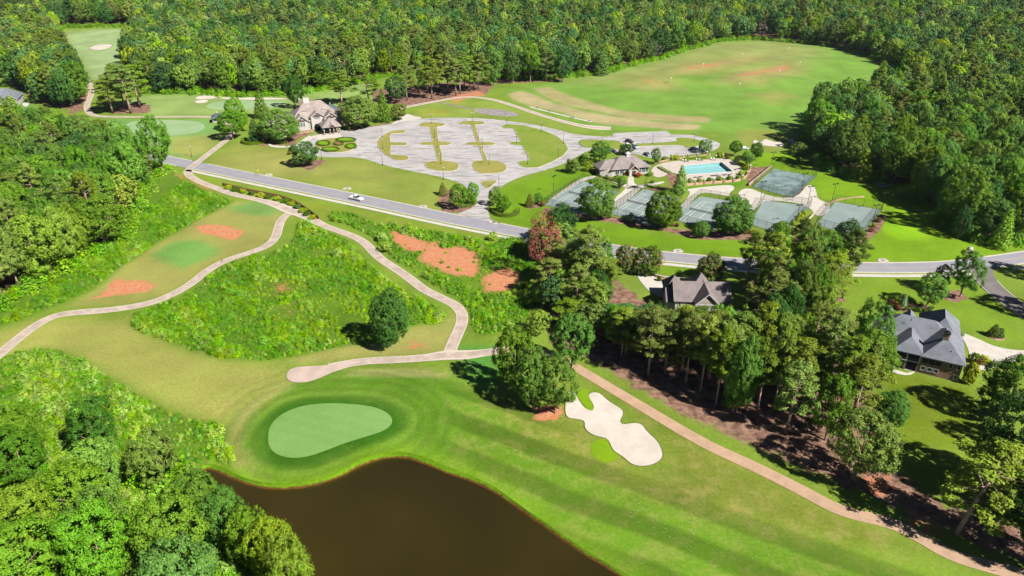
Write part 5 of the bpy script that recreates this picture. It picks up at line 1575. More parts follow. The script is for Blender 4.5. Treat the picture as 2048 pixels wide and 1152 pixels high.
def hip(root, x0, x1, y0, y1, ze, pitch, over=0.5, mat=None, name='roof', th=0.22):
    x0, x1, y0, y1 = x0 - over, x1 + over, y0 - over, y1 + over
    w_, d_ = x1 - x0, y1 - y0
    r = min(w_, d_) / 2
    h = r * math.tan(R(pitch))
    zb = ze - over * math.tan(R(pitch)) * 0.5
    if w_ >= d_: ra, rb = (x0 + r, (y0 + y1) / 2), (x1 - r, (y0 + y1) / 2)
    else: ra, rb = ((x0 + x1) / 2, y0 + r), ((x0 + x1) / 2, y1 - r)
    v = [(x0, y0, zb), (x1, y0, zb), (x1, y1, zb), (x0, y1, zb), (*ra, zb + h), (*rb, zb + h)]
    f = [(0, 1, 5, 4), (1, 2, 5), (2, 3, 4, 5), (3, 0, 4)] if w_ >= d_ else [(0, 1, 4), (1, 2, 5, 4), (2, 3, 5), (3, 0, 4, 5)]
    v += [(x0, y0, zb - th), (x1, y0, zb - th), (x1, y1, zb - th), (x0, y1, zb - th)]
    f += [(9, 8, 7, 6), (6, 7, 1, 0), (7, 8, 2, 1), (8, 9, 3, 2), (9, 6, 0, 3)]
    return MB().add(v, f).build(name, mat, root)

def gable(root, x0, x1, y0, y1, ze, pitch, axis, over=0.4, mat=None, wall=None, name='roof', th=0.2, trim=None):
    """ridge along axis 'x' or 'y'; closes the end triangles with wall material"""
    if axis == 'y':
        c, hw, a, b = (x0 + x1) / 2, (x1 - x0) / 2, y0, y1
        P3_ = lambda s, t_, z: (c + s, t_, z)
    else:
        c, hw, a, b = (y0 + y1) / 2, (y1 - y0) / 2, x0, x1
        P3_ = lambda s, t_, z: (t_, c + s, z)
    k = math.tan(R(pitch))
    hr = ze + hw * k
    e = hw + over
    ze2 = ze - over * k
    A, Bq = a - over, b + over
    v = []
    for t_ in (A, Bq):
        v += [P3_(-e, t_, ze2), P3_(0, t_, hr), P3_(e, t_, ze2), P3_(-e, t_, ze2 - th), P3_(0, t_, hr - th), P3_(e, t_, ze2 - th)]
    f = [(0, 1, 7, 6), (1, 2, 8, 7), (3, 9, 10, 4), (4, 10, 11, 5), (0, 6, 9, 3), (2, 5, 11, 8), (0, 3, 4, 1), (1, 4, 5, 2), (6, 7, 10, 9), (7, 8, 11, 10)]
    r = MB().add(v, f).build(name, mat, root)
    if wall:
        for t_ in (a, b):
            s = 0.12 if t_ == a else -0.12
            MB().add([P3_(-hw, t_, ze - 0.3), P3_(hw, t_, ze - 0.3), P3_(0, t_, hr - th * 1.2), P3_(-hw, t_ + s, ze - 0.3), P3_(hw, t_ + s, ze - 0.3), P3_(0, t_ + s, hr - th * 1.2)],
                     [(0, 1, 2), (5, 4, 3), (0, 3, 4, 1), (1, 4, 5, 2), (2, 5, 3, 0)]).build('gable_end', wall, root)
    if trim:
        for t_, d_ in ((A, -0.05), (Bq, 0.05)):
            MB().add([P3_(-e, t_ + d_, ze2 - 0.3), P3_(0, t_ + d_, hr - 0.32), P3_(e, t_ + d_, ze2 - 0.3), P3_(e, t_ + d_, ze2 + 0.04), P3_(0, t_ + d_, hr + 0.04), P3_(-e, t_ + d_, ze2 + 0.04),
                      P3_(-e, t_, ze2 - 0.3), P3_(0, t_, hr - 0.32), P3_(e, t_, ze2 - 0.3), P3_(e, t_, ze2 + 0.04), P3_(0, t_, hr + 0.04), P3_(-e, t_, ze2 + 0.04)],
                     [(0, 1, 4, 5), (1, 2, 3, 4), (11, 10, 7, 6), (10, 9, 8, 7), (0, 6, 7, 1), (1, 7, 8, 2), (5, 4, 10, 11), (4, 3, 9, 10)]).build('bargeboard', trim, r)
    return r

def walls(root, x0, x1, y0, y1, z0, z1, mat, name='wall'):
    return MB().box(x0, x1, y0, y1, z0, z1).build(name, mat, root)

def window(root, face, c, z, wd, h, at, mull=1, frame=None, name='window'):
    """face: 'f' on a wall facing -y at y=at; 'r' facing +x at x=at; 'l' facing -x"""
    fr, pn = MB(), MB()
    def bx(m, a0, a1, z0, z1, d0, d1):
        if face == 'f': m.box(a0, a1, at - d1, at - d0, z0, z1)
        elif face == 'r': m.box(at + d0, at + d1, a0, a1, z0, z1)
        else: m.box(at - d1, at - d0, a0, a1, z0, z1)
    t_ = 0.14
    bx(fr, c - wd / 2, c + wd / 2, z, z + t_, 0.003, 0.10); bx(fr, c - wd / 2, c + wd / 2, z + h - t_, z + h, 0.003, 0.10)
    bx(fr, c - wd / 2, c - wd / 2 + t_, z + t_, z + h - t_, 0.003, 0.10); bx(fr, c + wd / 2 - t_, c + wd / 2, z + t_, z + h - t_, 0.003, 0.10)
    for k in range(1, mull + 1):
        q = c - wd / 2 + wd * k / (mull + 1)
        bx(fr, q - 0.05, q + 0.05, z + t_, z + h - t_, 0.003, 0.08)
    o = fr.build(name, frame or M_TRIM, root)
    bx(pn, c - wd / 2 + t_, c + wd / 2 - t_, z + t_, z + h - t_, 0.003, 0.04)
    pn.build('pane', M_GLASS, o)
    return o

# ------------------------------------------------------------------ clubhouse
p = G(641, 259)
club = empty('clubhouse', (p[0], p[1], 0), R(24), 'large clubhouse with taupe grey hipped roof and white gabled front', 'clubhouse')
walls(club, -14, 12, 2, 19, 0, 5.0, M_WALLC)
hip(club, -14, 12, 2, 19, 5.0, 43, 0.7, M_R_CLUB)
walls(club, 12, 23, 5, 15, 0, 4.4, M_WALLC)
hip(club, 8, 23, 5, 15, 4.4, 38, 0.6, M_R_CLUB)
walls(club, -25, -14, 4, 14, 0, 4.2, M_WALLC)
hip(club, -25, -9, 4, 14, 4.2, 36, 0.6, M_R_CLUB)
def truss(x, y, z, s):
    m = MB()
    m.box(x - s, x + s, y - 0.12, y - 0.02, z, z + 0.28)
    m.box(x - 0.12, x + 0.12, y - 0.14, y - 0.02, z, z + s * 0.75)
    m.tube([(x - s, y - 0.1, z), (x, y - 0.1, z + s * 0.62)], [0.12, 0.12], 5); m.tube([(x + s, y - 0.1, z), (x, y - 0.1, z + s * 0.62)], [0.12, 0.12], 5)
    m.build('gable_truss', M_WOOD, club)
for gx_, wd_, y0_, zt in ((-9.5, 3.6, -0.5, 5.6), (6.2, 3.4, -0.6, 6.2)):
    walls(club, gx_ - wd_, gx_ + wd_, y0_, 2, 0, zt, M_WALLW)
    gable(club, gx_ - wd_, gx_ + wd_, y0_, 8, zt, 40, 'y', 0.6, M_R_CLUB, M_WALLW, trim=M_TRIM)
    truss(gx_, y0_ - 0.62, zt + 0.2, wd_ * 0.62)
    for k in (-1, 0, 1):
        window(club, 'f', gx_ + k * 1.35, 2.5, 1.15, 2.3, y0_, 1)
walls(club, -4.0, 2.4, 1.0, 4, 0, 7.2, M_WALLW)
gable(club, -4.0, 2.4, 1.0, 9, 7.2, 34, 'y', 0.6, M_R_CLUB, M_WALLW, trim=M_TRIM)
truss(-0.8, 0.4, 7.3, 1.7)
for k in (-1, 0, 1):
    window(club, 'f', -0.8 + k * 1.0, 5.5, 0.85, 1.4, 1.0, 1)
# porte-cochere
hip(club, -0.5, 8.5, -12.5, -3.2, 4.3, 36, 0.6, M_R_CLUB, 'porch_roof')
gable(club, 2.2, 5.8, -13.1, -8, 4.4, 42, 'y', 0.3, M_R_CLUB, M_WOOD, 'porch_gable', trim=M_TRIM)
for (a_, b_) in ((0, -12), (3, -12), (5, -12), (8, -12), (0, -7.5), (8, -7.5), (0, -3.8), (8, -3.8)):
    col_ = MB().tube([(a_, b_, 0.9), (a_, b_, 4.1)], [0.26, 0.22], 10).build('column', M_TRIM, club, True)
    MB().box(a_ - 0.45, a_ + 0.45, b_ - 0.45, b_ + 0.45, 0, 0.9).build('pedestal', M_STONE, col_)
MB().box(-2.2, 2.2, -0.4, 0.98, 0, 3.0).build('entrance', M_DARK, club)  # solid dark grey block in front of the wall, no opening behind
for cx_, cw, hh in ((-7.5, 0.55, 1.6), (-4.2, 1.5, 2.0)):
    ch = MB().box(cx_ - cw, cx_ + cw, 10.4 - 0.8, 10.4 + 0.8, 11.0, 12.9 + hh).build('chimney', M_BRICK if cw < 1 else M_TRIM, club)
    for q in (-0.5, 0.5):
        MB().tube([(cx_ + q * cw, 10.4, 12.9 + hh), (cx_ + q * cw, 10.4, 13.6 + hh)], [0.24, 0.2], 8).build('chimney_pot', M_TRIM, ch)
for ex in (-6.5, 3.6):   # eyebrow dormers on the front slope
    m = MB()
    n_ = 8
    zc, yc = 8.6, 5.6
    top = [(ex + 1.3 * math.cos(math.pi * k / n_), yc - 0.2, zc + 0.75 * math.sin(math.pi * k / n_)) for k in range(n_ + 1)]
    bk = [(q[0], yc + 2.0, q[2]) for q in top]
    m.add(top + bk, [(k, k + 1, n_ + 2 + k, n_ + 1 + k) for k in range(n_)])
    d_ = m.build('eyebrow_dormer', M_R_CLUB, club)
    MB().add([(ex + 1.0 * math.cos(math.pi * k / n_), yc - 0.1, zc + 0.5 * math.sin(math.pi * k / n_)) for k in range(n_ + 1)], [tuple(range(n_ + 1))]).build('pane', M_TRIM, d_)
for k in range(4):
    window(club, 'f', 13.6 + k * 2.4, 1.0, 1.5, 2.2, 5.0, 1)
for k in range(4):
    window(club, 'r', 6.2 + k * 2.4, 1.0, 1.5, 2.2, 23.0, 1)
MB().box(-15, -4, -4.2, -3.8, 0, 1.5).build('terrace_wall', M_STONE, club)

def gazebo(u, v, sz, hw_, label, mat):
    x, y = G(u, v)
    g = empty('gazebo', (x, y, float(hgt(x, y))), R(20), label, 'pavilion')
    for a_ in (-hw_, hw_):
        for b_ in (-hw_, hw_):
            MB().box(a_ - 0.15, a_ + 0.15, b_ - 0.15, b_ + 0.15, 0, 2.6).build('post', M_TRIM, g)
    MB().box(-hw_ + 0.3, hw_ - 0.3, -hw_ + 0.3, hw_ - 0.3, 0, 1.0).build('counter', M_WALLC, g)
    r = hip(g, -hw_, hw_, -hw_, hw_, 2.8, 36, 0.8, mat)
    MB().tube([(0, 0, 2.8 + hw_ * 0.8), (0, 0, 4.6 + hw_ * 0.4)], [0.35, 0.2], 6).build('finial', M_TRIM, r)
gazebo(437, 243, 0, 2.6, 'small slate roofed starter hut by the practice green', M_R_BLUE)
gazebo(662, 226, 0, 3.4, 'blue slate pavilion roof peeking out behind the clubhouse', M_R_BLUE)

# ------------------------------------------------------------------ pool house
p = G(1223.7, 353)
q_ = G(1296.4, 346.5)
ph_a = math.atan2(q_[1] - p[1], q_[0] - p[0])
LW = float(np.hypot(*(q_ - p)))
ph = empty('pool_house', (p[0], p[1], 0), ph_a, 'single storey pool house with grey hipped roof and gabled porch', 'pool house')
MB().prism([(0, 0), (LW, 0), (LW, 10), (0, 10), (-5.0, 7.5), (-5.0, 1.6)], 0, 3.3).build('wall', M_WALLW, ph)
hip(ph, 0, LW, 0, 10, 3.5, 35, 0.8, M_R_POOL)
hip(ph, -5.0, 6, 1.4, 8.4, 3.5, 35, 0.7, M_R_POOL)
walls(ph, 7.4, 11.6, -1.8, 0, 0, 3.0, M_WALLW, 'porch_wall')
gable(ph, 7.2, 11.8, -1.8, 5, 3.0, 42, 'y', 0.4, M_R_POOL, M_WOOD, 'porch_roof', trim=M_TRIM)
MB().box(8.6, 10.4, -1.86, -1.7, 0, 2.4).build('door', M_WOOD, ph)
for cx_ in (2.4, 4.6, 13.0, 14.8, 16.4):
    window(ph, 'f', cx_, 0.7, 1.5 if cx_ > 12 else 1.9, 2.2, 0.0, 1)
window(ph, 'l', 4.5, 0.6, 3.6, 2.3, -5.0, 2)
window(ph, 'r', 3.0, 0.7, 2.0, 2.0, LW, 1)
cp = MB().box(8.2, 9.8, 4.3, 5.9, 6.4, 8.2).build('cupola', M_TRIM, ph)
hip(cp, 8.2, 9.8, 4.3, 5.9, 8.3, 40, 0.25, M_TRIM, 'cupola_roof')

# ------------------------------------------------------------------ taupe roofed house in the wood
p = G(1408, 642)
mh = empty('house', (p[0], p[1], 0), R(-3), 'white house with a taupe gabled roof among the pines', 'house')
walls(mh, -7.8, 7.0, 3.0, 12.0, 0, 5.0, M_WALLW)
gable(mh, -7.8, 7.0, 3.0, 12.0, 5.0, 38, 'x', 0.5, M_R_MID, M_WALLC, trim=M_TRIM)
walls(mh, -2.6, 3.4, 0.6, 3.0, 0, 5.4, M_WALLW)
gable(mh, -2.6, 3.4, 0.6, 8.0, 5.4, 45, 'y', 0.5, M_R_MID, M_WALLC, trim=M_TRIM)
walls(mh, -9.8, -7.8, 4.5, 11, 0, 3.8, M_WALLW)
gable(mh, -9.8, -7.8, 4.5, 11, 3.8, 36, 'x', 0.4, M_R_MID, M_WALLC)
walls(mh, -9.2, -4.5, 11.8, 16.5, 0, 4.0, M_BRICK); hip(mh, -9.2, -4.5, 11, 16.5, 4.0, 50, 0.5, M_R_MID)
walls(mh, -2.0, 3.0, 11.8, 16.0, 0, 5.0, M_WALLW); hip(mh, -2.0, 3.0, 10, 16.0, 5.0, 52, 0.5, M_R_MID)
for cx_ in (-1.2, 0.4, 2.0):
    window(mh, 'f', cx_, 3.0, 1.3, 1.8, 0.6, 1)
    window(mh, 'f', cx_, 0.5, 1.3, 1.9, 0.6, 1)
for cx_ in (-6.4, -4.4, 4.4, 6.0):
    window(mh, 'f', cx_, 2.6, 1.3, 1.7, 3.0, 1)
MB().box(-2.8, 3.6, -2.4, 0.5, 2.35, 2.6).build('deck', M_STONE, mh)
for a_ in (-2.6, 0.4, 3.4):
    MB().box(a_ - 0.12, a_ + 0.12, -2.3, -2.06, 0, 3.4).build('deck_post', M_TRIM, mh)
MB().box(-2.8, 3.6, -2.42, -2.34, 3.3, 3.42).build('deck_rail', M_TRIM, mh)

# ------------------------------------------------------------------ slate roofed brick house
bh = empty('house', (107.0, 134.3, 0), R(-27.7), 'two storey brick house with a dark slate hipped roof', 'house')
walls(bh, -8.6, 0, 0, 11.5, 0, 5.1, M_BRICK)
hip(bh, -8.6, 0, 0, 13.5, 5.2, 40, 0.5, M_R_SLATE)
walls(bh, -19.5, -2, 6.5, 16, 0, 5.0, M_BRICK)
hip(bh, -19.5, -1.5, 6.0, 16.5, 5.2, 37, 0.5, M_R_SLATE)
walls(bh, -8.6, -0.4, 13, 22.5, 0, 5.0, M_BRICK)
hip(bh, -8.8, -0.4, 9, 22.5, 5.2, 46, 0.5, M_R_SLATE)
hip(bh, -14.6, -8.6, 0.2, 11, 5.2, 38, 0.5, M_R_SLATE, 'porch_roof')
for k_, (a_, b_) in enumerate(((-17.0, 17.2), (-12.0, 17.2))):
    gable(bh, a_ - 1.3, a_ + 1.3, 13.0, b_, 6.8, 45, 'y', 0.25, M_R_SLATE, M_BRICK, 'dormer')
MB().box(-14.6, -8.7, 0.0, 6.4, 2.55, 2.8).build('balcony_floor', M_TRIM, bh)
MB().box(-14.6, -8.7, 0.0, 6.4, -0.02, 0.06).build('patio', M_CONC, bh)
for a_ in (-14.4, -11.6, -8.85):
    c1 = MB().box(a_ - 0.17, a_ + 0.17, 0.05, 0.39, 2.8, 5.1).build('post', M_TRIM, bh)
    MB().box(a_ - 0.24, a_ + 0.24, 0.0, 0.48, 0.06, 2.55).build('pier', M_BRICK, bh)
MB().box(-14.6, -8.7, 0.06, 0.12, 3.7, 3.78).build('handrail', M_METAL, bh)
for k in range(19):
    MB().box(-14.45 + k * 0.31, -14.42 + k * 0.31, 0.07, 0.11, 2.8, 3.7).build('baluster', M_METAL, bh)
for a_ in (-13.0, -10.2):
    window(bh, 'f', a_, 0.2, 2.0, 2.1, 6.5, 1, M_DARK)
    window(bh, 'f', a_, 2.9, 2.0, 2.0, 6.5, 1, M_DARK)
for a_ in (-7.7, -6.3, -4.95):
    window(bh, 'f', a_, 3.1, 1.15, 1.8, 0, 0, M_DARK)
    window(bh, 'f', a_, 0.95, 1.15, 1.25, 0, 0)
for a_ in (-2.4, -0.65):
    window(bh, 'f', a_, 3.15, 0.85, 1.5, 0, 0)
window(bh, 'f', -0.7, 0.5, 0.9, 1.3, 0, 0)
for b_ in (2.5, 6.0, 9.0):
    window(bh, 'r', b_, 3.0, 1.1, 1.6, 0, 0)
chm = MB().box(-5.2, -4.0, 3.6, 4.8, 7.0, 10.2).build('chimney', M_STONE, bh)
MB().box(-5.35, -3.85, 3.45, 4.95, 10.2, 10.4).build('cap', M_METAL, chm)
MB().tube([(-4.6, 4.2, 10.4), (-4.6, 4.2, 10.9)], [0.34, 0.3], 8).build('flue', M_METAL, chm)
for (a_, b_, z_) in ((-3.0, 1.6, 6.6), (-12.2, 9.0, 9.2)):
    MB().tube([(a_, b_, z_ - 0.3), (a_, b_, z_ + 0.45)], [0.09, 0.09], 6).build('vent_pipe', M_METAL, bh)

# ------------------------------------------------------------------ house at the edge of the far wood
p = G(10, 210)
lh = empty('house', (p[0], p[1], float(hgt(*p))), R(20), 'grey roofed house half hidden at the wood edge', 'house')
walls(lh, -14, 8, 0, 11, 0, 4.2, M_WALLW)
hip(lh, -14, 8, 0, 11, 4.3, 38, 0.6, M_R_SLATE)
walls(lh, 2, 8, -4, 2, 0, 3.8, M_WALLW)
gable(lh, 2, 8, -4, 5, 3.9, 42, 'y', 0.5, M_R_SLATE, M_WALLW, trim=M_TRIM)
for a_ in (-11, -7.5, -4, -0.5):
    window(lh, 'f', a_, 1.0, 1.4, 2.0, 0, 1)
window(lh, 'f', 5, 1.0, 2.2, 2.0, -4, 1)

# ================================================================== SWIMMING POOL
M_DECK = m_plain('pool_deck', C(236, 222, 210), 0.9, 0.2, 0.07, 0.4)
M_TILE = m_plain('pool_plaster', C(196, 248, 250), 0.5, 0.3, 0.04, 0.3)
ctr = POOLW.mean(0)
DECK = [(1302, 338), (1318, 328), (1345, 322), (1400, 320.5), (1450, 316), (1466, 322), (1484, 338), (1484, 349), (1462, 353), (1430, 356), (1392, 361), (1372, 366), (1364, 362), (1356, 348), (1340, 344), (1330, 352), (1316, 356), (1304, 350)]
sheet('pool_deck', GP(DECK), M_DECK, 2, 'pale concrete deck around the swimming pool', 'pool deck', sm=1, res=1.5, step=5, holes=[POOLW])
m = MB()
q = [tuple(x) for x in POOLW]
if area2(POOLW) < 0: q = q[::-1]
zt, zf = 0.12, -1.25
v = [(x[0], x[1], zt) for x in q] + [(x[0], x[1], zf) for x in q]
m.add(v, [(4, 5, 6, 7)] + [(i, i + 4, (i + 1) % 4 + 4, (i + 1) % 4)[::-1] for i in range(4)])
pool = m.build('swimming_pool', M_TILE)
tag(pool, 'turquoise rectangular swimming pool with lap lanes', 'swimming pool', kind='structure')
t = NT('pool_water')
tr = t.n('ShaderNodeBsdfTransparent'); tr.inputs[0].default_value = (0.90, 0.99, 0.995, 1)
gl = t.n('ShaderNodeBsdfGlossy'); gl.inputs['Roughness'].default_value = 0.05
mx = t.n('ShaderNodeMixShader'); mx.inputs[0].default_value = 0.05
t.l(tr.outputs[0], mx.inputs[1]); t.l(gl.outputs[0], mx.inputs[2]); t.l(mx.outputs[0], t.out.inputs['Surface'])
MB().add([(x[0], x[1], -0.05) for x in q], [(0, 1, 2, 3)]).build('water', t.m, pool)
kerb('coping', POOLW, M_TRIM, True, 0.4, 0.14, parent=pool, step=1.0)
A0, A1, B0, B1 = POOLW[0], POOLW[1], POOLW[3], POOLW[2]
M_LANE = m_plain('lane_tile', C(120, 200, 214), 0.5, 0.3, 0.05)
for k in range(1, 6):
    a_ = A0 + (B0 - A0) * k / 6; b_ = A1 + (B1 - A1) * k / 6
    a_, b_ = a_ + (b_ - a_) * 0.06, b_ + (a_ - b_) * 0.12
    e = (b_ - a_) / np.linalg.norm(b_ - a_); f_ = np.array([-e[1], e[0]]) * 0.14
    MB().add([(*(a_ - f_), zf + 0.01), (*(b_ - f_), zf + 0.01), (*(b_ + f_), zf + 0.01), (*(a_ + f_), zf + 0.01)], [(0, 1, 2, 3)]).build('lane_line', M_LANE, pool)

def wall_thing(name, pts, h, th, mat, label, cat, cols=None, colh=1.9, cap=None, closed=False):
    w_ = np.array(GP(pts))
    c0 = w_.mean(0)
    e = empty(name, (c0[0], c0[1], float(hgt(*c0))), 0, label, cat)
    L = chaikin(w_ - c0, 2, False) if len(w_) > 2 else (w_ - c0)
    m = MB()
    r_ = resample(L, 1.0)
    tn = np.gradient(r_, axis=0); tn /= np.linalg.norm(tn, axis=1)[:, None]
    n = np.c_[-tn[:, 1], tn[:, 0]] * th / 2
    k = len(r_)
    for (z0, z1, s, mt, nm) in [(-0.2, h, 1.0, mat, 'wall')] + ([(h, h + 0.12, 1.25, cap, 'coping')] if cap else []):
        V = np.vstack([np.c_[r_ - n * s, np.full(k, z0)], np.c_[r_ - n * s, np.full(k, z1)], np.c_[r_ + n * s, np.full(k, z1)], np.c_[r_ + n * s, np.full(k, z0)]])
        i = np.arange(k - 1)
        F = np.vstack([np.c_[a * k + i, a * k + i + 1, (a + 1) * k + i + 1, (a + 1) * k + i] for a in range(3)] + [np.array([[0, k, 2 * k, 3 * k]]), np.array([[k - 1, 4 * k - 1, 3 * k - 1, 2 * k - 1]])])
        mesh_obj(nm, mesh_np(nm, V, F, mt), e)
    if cols:
        for cpt in GP(cols):
            x, y = cpt - c0
            c1 = MB().box(x - 0.42, x + 0.42, y - 0.42, y + 0.42, -0.1, colh).build('pillar', M_STONE, e)
            MB().box(x - 0.52, x + 0.52, y - 0.52, y + 0.52, colh, colh + 0.16).build('cap', M_TRIM, c1)
    return e
wp = [(1366, 373), (1389, 370.5), (1408, 369), (1427, 367.5), (1447, 366), (1466, 364.5), (1484, 361), (1494, 353), (1500, 341)]
wall_thing('retaining_wall', wp, 1.1, 0.4, M_STONE, 'tan stone wall with pillars curving round the pool deck', 'wall', wp[1:], 2.3)
wp = [(1318, 325), (1337, 321), (1357, 318), (1376, 316.5), (1395, 315), (1413, 311.5)]
wall_thing('retaining_wall', wp, 0.7, 0.35, M_STONE, 'low stone wall with pillars between the pool and its parking lot', 'wall', wp[0::1], 1.9)
wall_thing('retaining_wall', [(1497, 372), (1520, 353), (1543, 334)], 1.0, 0.5, M_STONE, 'tan wall along the edge of the stained court', 'wall', cap=M_KERB)
wall_thing('retaining_wall', [(1652, 412), (1668, 402), (1700, 396), (1728, 394)], 0.6, 0.4, M_STONE, 'low tan wall along the fairway by the end court', 'wall')
wall_thing('retaining_wall', [(1566, 482), (1590, 466), (1612, 446), (1628, 430)], 0.9, 0.4, M_STONE, 'tan stepped wall between the two blank courts', 'wall', cap=M_KERB)
wall_thing('retaining_wall', [(1300, 548), (1308, 553), (1323, 557), (1351, 560), (1387, 562)], 0.8, 0.4, M_STONE, 'curved stone garden wall above the taupe roofed house', 'wall', cap=M_KERB)
RWL = [(446, 371), (478, 379), (522, 388), (567, 397), (596, 409), (618, 424), (638, 439)]
wall_thing('retaining_wall', RWL, 1.25, 0.3, m_plain('timber_wall', C(140, 96, 70), 0.9, 0.1, 0.3, 1.5), 'brown retaining wall beside the cart path fork', 'wall')

# ================================================================== HEDGES AND SHRUBS
M_HEDGE = m_leaf('hedge_foliage', (0.110, 0.165, 0.020), (0.060, 0.105, 0.013), 0.12)
def hedge(pts, wd, h, label, tintc=(1, 1, 1), closed=False, world=False, parent=None):
    w_ = np.array(pts if world else GP(pts), float)
    L = chaikin(w_, 2, closed)
    L = resample(L, 0.25, closed)
    rng_ = np.random.default_rng(len(pts) * 13 + int(h * 100))
    n = int(len(L) * 0.25 * (wd + 2 * h) * 42)
    i = rng_.integers(0, len(L), n)
    tn = np.gradient(L, axis=0); tn /= np.linalg.norm(tn, axis=1)[:, None] + 1e-9
    nr = np.c_[-tn[:, 1], tn[:, 0]]
    s = rng_.uniform(-1, 1, n) * (wd / 2 + h)
    top = np.abs(s) < wd / 2
    off = np.where(top, s, np.sign(s) * wd / 2)
    z = np.where(top, h, h - (np.abs(s) - wd / 2))
    pp = np.c_[L[i] + nr[i] * off[:, None], z] + rng_.normal(0, 0.07, (n, 3))
    nn = np.where(top[:, None], np.array([0, 0, 1.0]), np.c_[nr[i] * np.sign(s)[:, None], np.zeros(n)]) + rv(rng_, n) * 0.45
    V, F = cards(pp, nn, 0.26, 0.8, rng_)
    V[:, 2] += 0.02
    o = mesh_obj('hedge', mesh_np('hedge', V, F, M_HEDGE), parent)
    o.color = (*tintc, 1)
    if parent is None: tag(o, label, 'hedge')
    return o
ring = lambda u, v, rx, n=12, a0=0, a1=2 * math.pi: [tuple(G(u, v) + rx * np.array([math.cos(a), math.sin(a)])) for a in np.linspace(a0, a1, n)]
hedge(ring(511, 283, 6.2, 14, R(150), R(395)), 1.3, 1.3, 'round clipped hedge circling the dark conical evergreen', (1.0, 1.05, 0.8), world=True)
hedge([(536, 280), (548, 288), (575, 286)], 1.6, 1.3, 'clipped hedge below the wide olive tree by the clubhouse', (1.05, 1.0, 0.8))
hedge([(768, 244), (778, 243), (790, 239)], 1.6, 1.1, 'low clipped hedge at the car park corner bed', (1.1, 1.1, 0.8))
hedge([(622, 272), (640, 268)], 1.0, 0.7, 'low yellow green hedge by the clubhouse terrace', (1.6, 1.3, 0.8))
hedge(ring(1012, 425, 4.6, 12, R(170), R(380)), 1.4, 1.2, 'round hedge ringing the entrance bed', (0.8, 0.7, 0.8), world=True)
hedge([(920, 416), (938, 414), (950, 407)], 1.2, 0.9, 'low hedge in the straw bed at the parking entrance', (0.95, 0.95, 0.8))
hedge([(1295, 353), (1303, 349)], 1.8, 1.1, 'rounded hedge at the pool house corner', (1.2, 1.15, 0.8))
hedge([(1318, 335), (1330, 343), (1340, 347)], 1.6, 0.7, 'diagonal planted strip on the pool deck', (1.5, 1.3, 0.7))
hedge([(1368, 319), (1390, 318), (1412, 315)], 1.0, 0.8, 'low clipped hedge along the pool wall', (0.9, 1.1, 0.8))
hedge([(1208, 356), (1225, 362), (1245, 368)], 1.2, 0.7, 'low hedge beside the pool house walk', (0.7, 0.8, 0.8))
hedge([(1290, 372), (1310, 377), (1335, 381), (1352, 389)], 1.0, 0.8, 'narrow hedge between the pool walk and the tennis courts', (0.9, 1.05, 0.7))
# round garden in the club drive
gc = (672, 291)
gel = [(gc[0] + 42 * math.cos(a), gc[1] + 14.5 * math.sin(a)) for a in np.linspace(0, 2 * math.pi, 25)[:-1]]
gi_ = island(gel, M_ISL, 1, 'oval garden island with clipped beds in the club drive', 5)
for (u, v, ru, rv_, lab) in ((647, 288, 13, 5, 'clipped oval bed at the hut side of the drive garden'), (692, 281, 19, 4, 'long clipped bed at the porch side of the drive garden'), (661, 300, 17, 4.2, 'long clipped bed at the lawn side of the drive garden'), (702, 294, 10, 4.6, 'clipped oval bed at the parking side of the drive garden'), (677, 289, 9, 3.2, 'dark clipped bed at the heart of the drive garden')):
    el = [(u + ru * math.cos(a), v + rv_ * math.sin(a)) for a in np.linspace(0, 2 * math.pi, 17)[:-1]]
    hedge(el, 0.9, 0.75, lab, (0.55, 0.7, 0.7), closed=True)
    el2 = [(u + ru * 0.8 * math.cos(a), v + rv_ * 0.8 * math.sin(a)) for a in np.linspace(0, 2 * math.pi, 17)[:-1]]
    sheet('planting', GP(el2), M_LIME if rv_ > 3.5 else M_MULCH, 5, sm=1, step=3, zoff=0.35, parent=gi_)

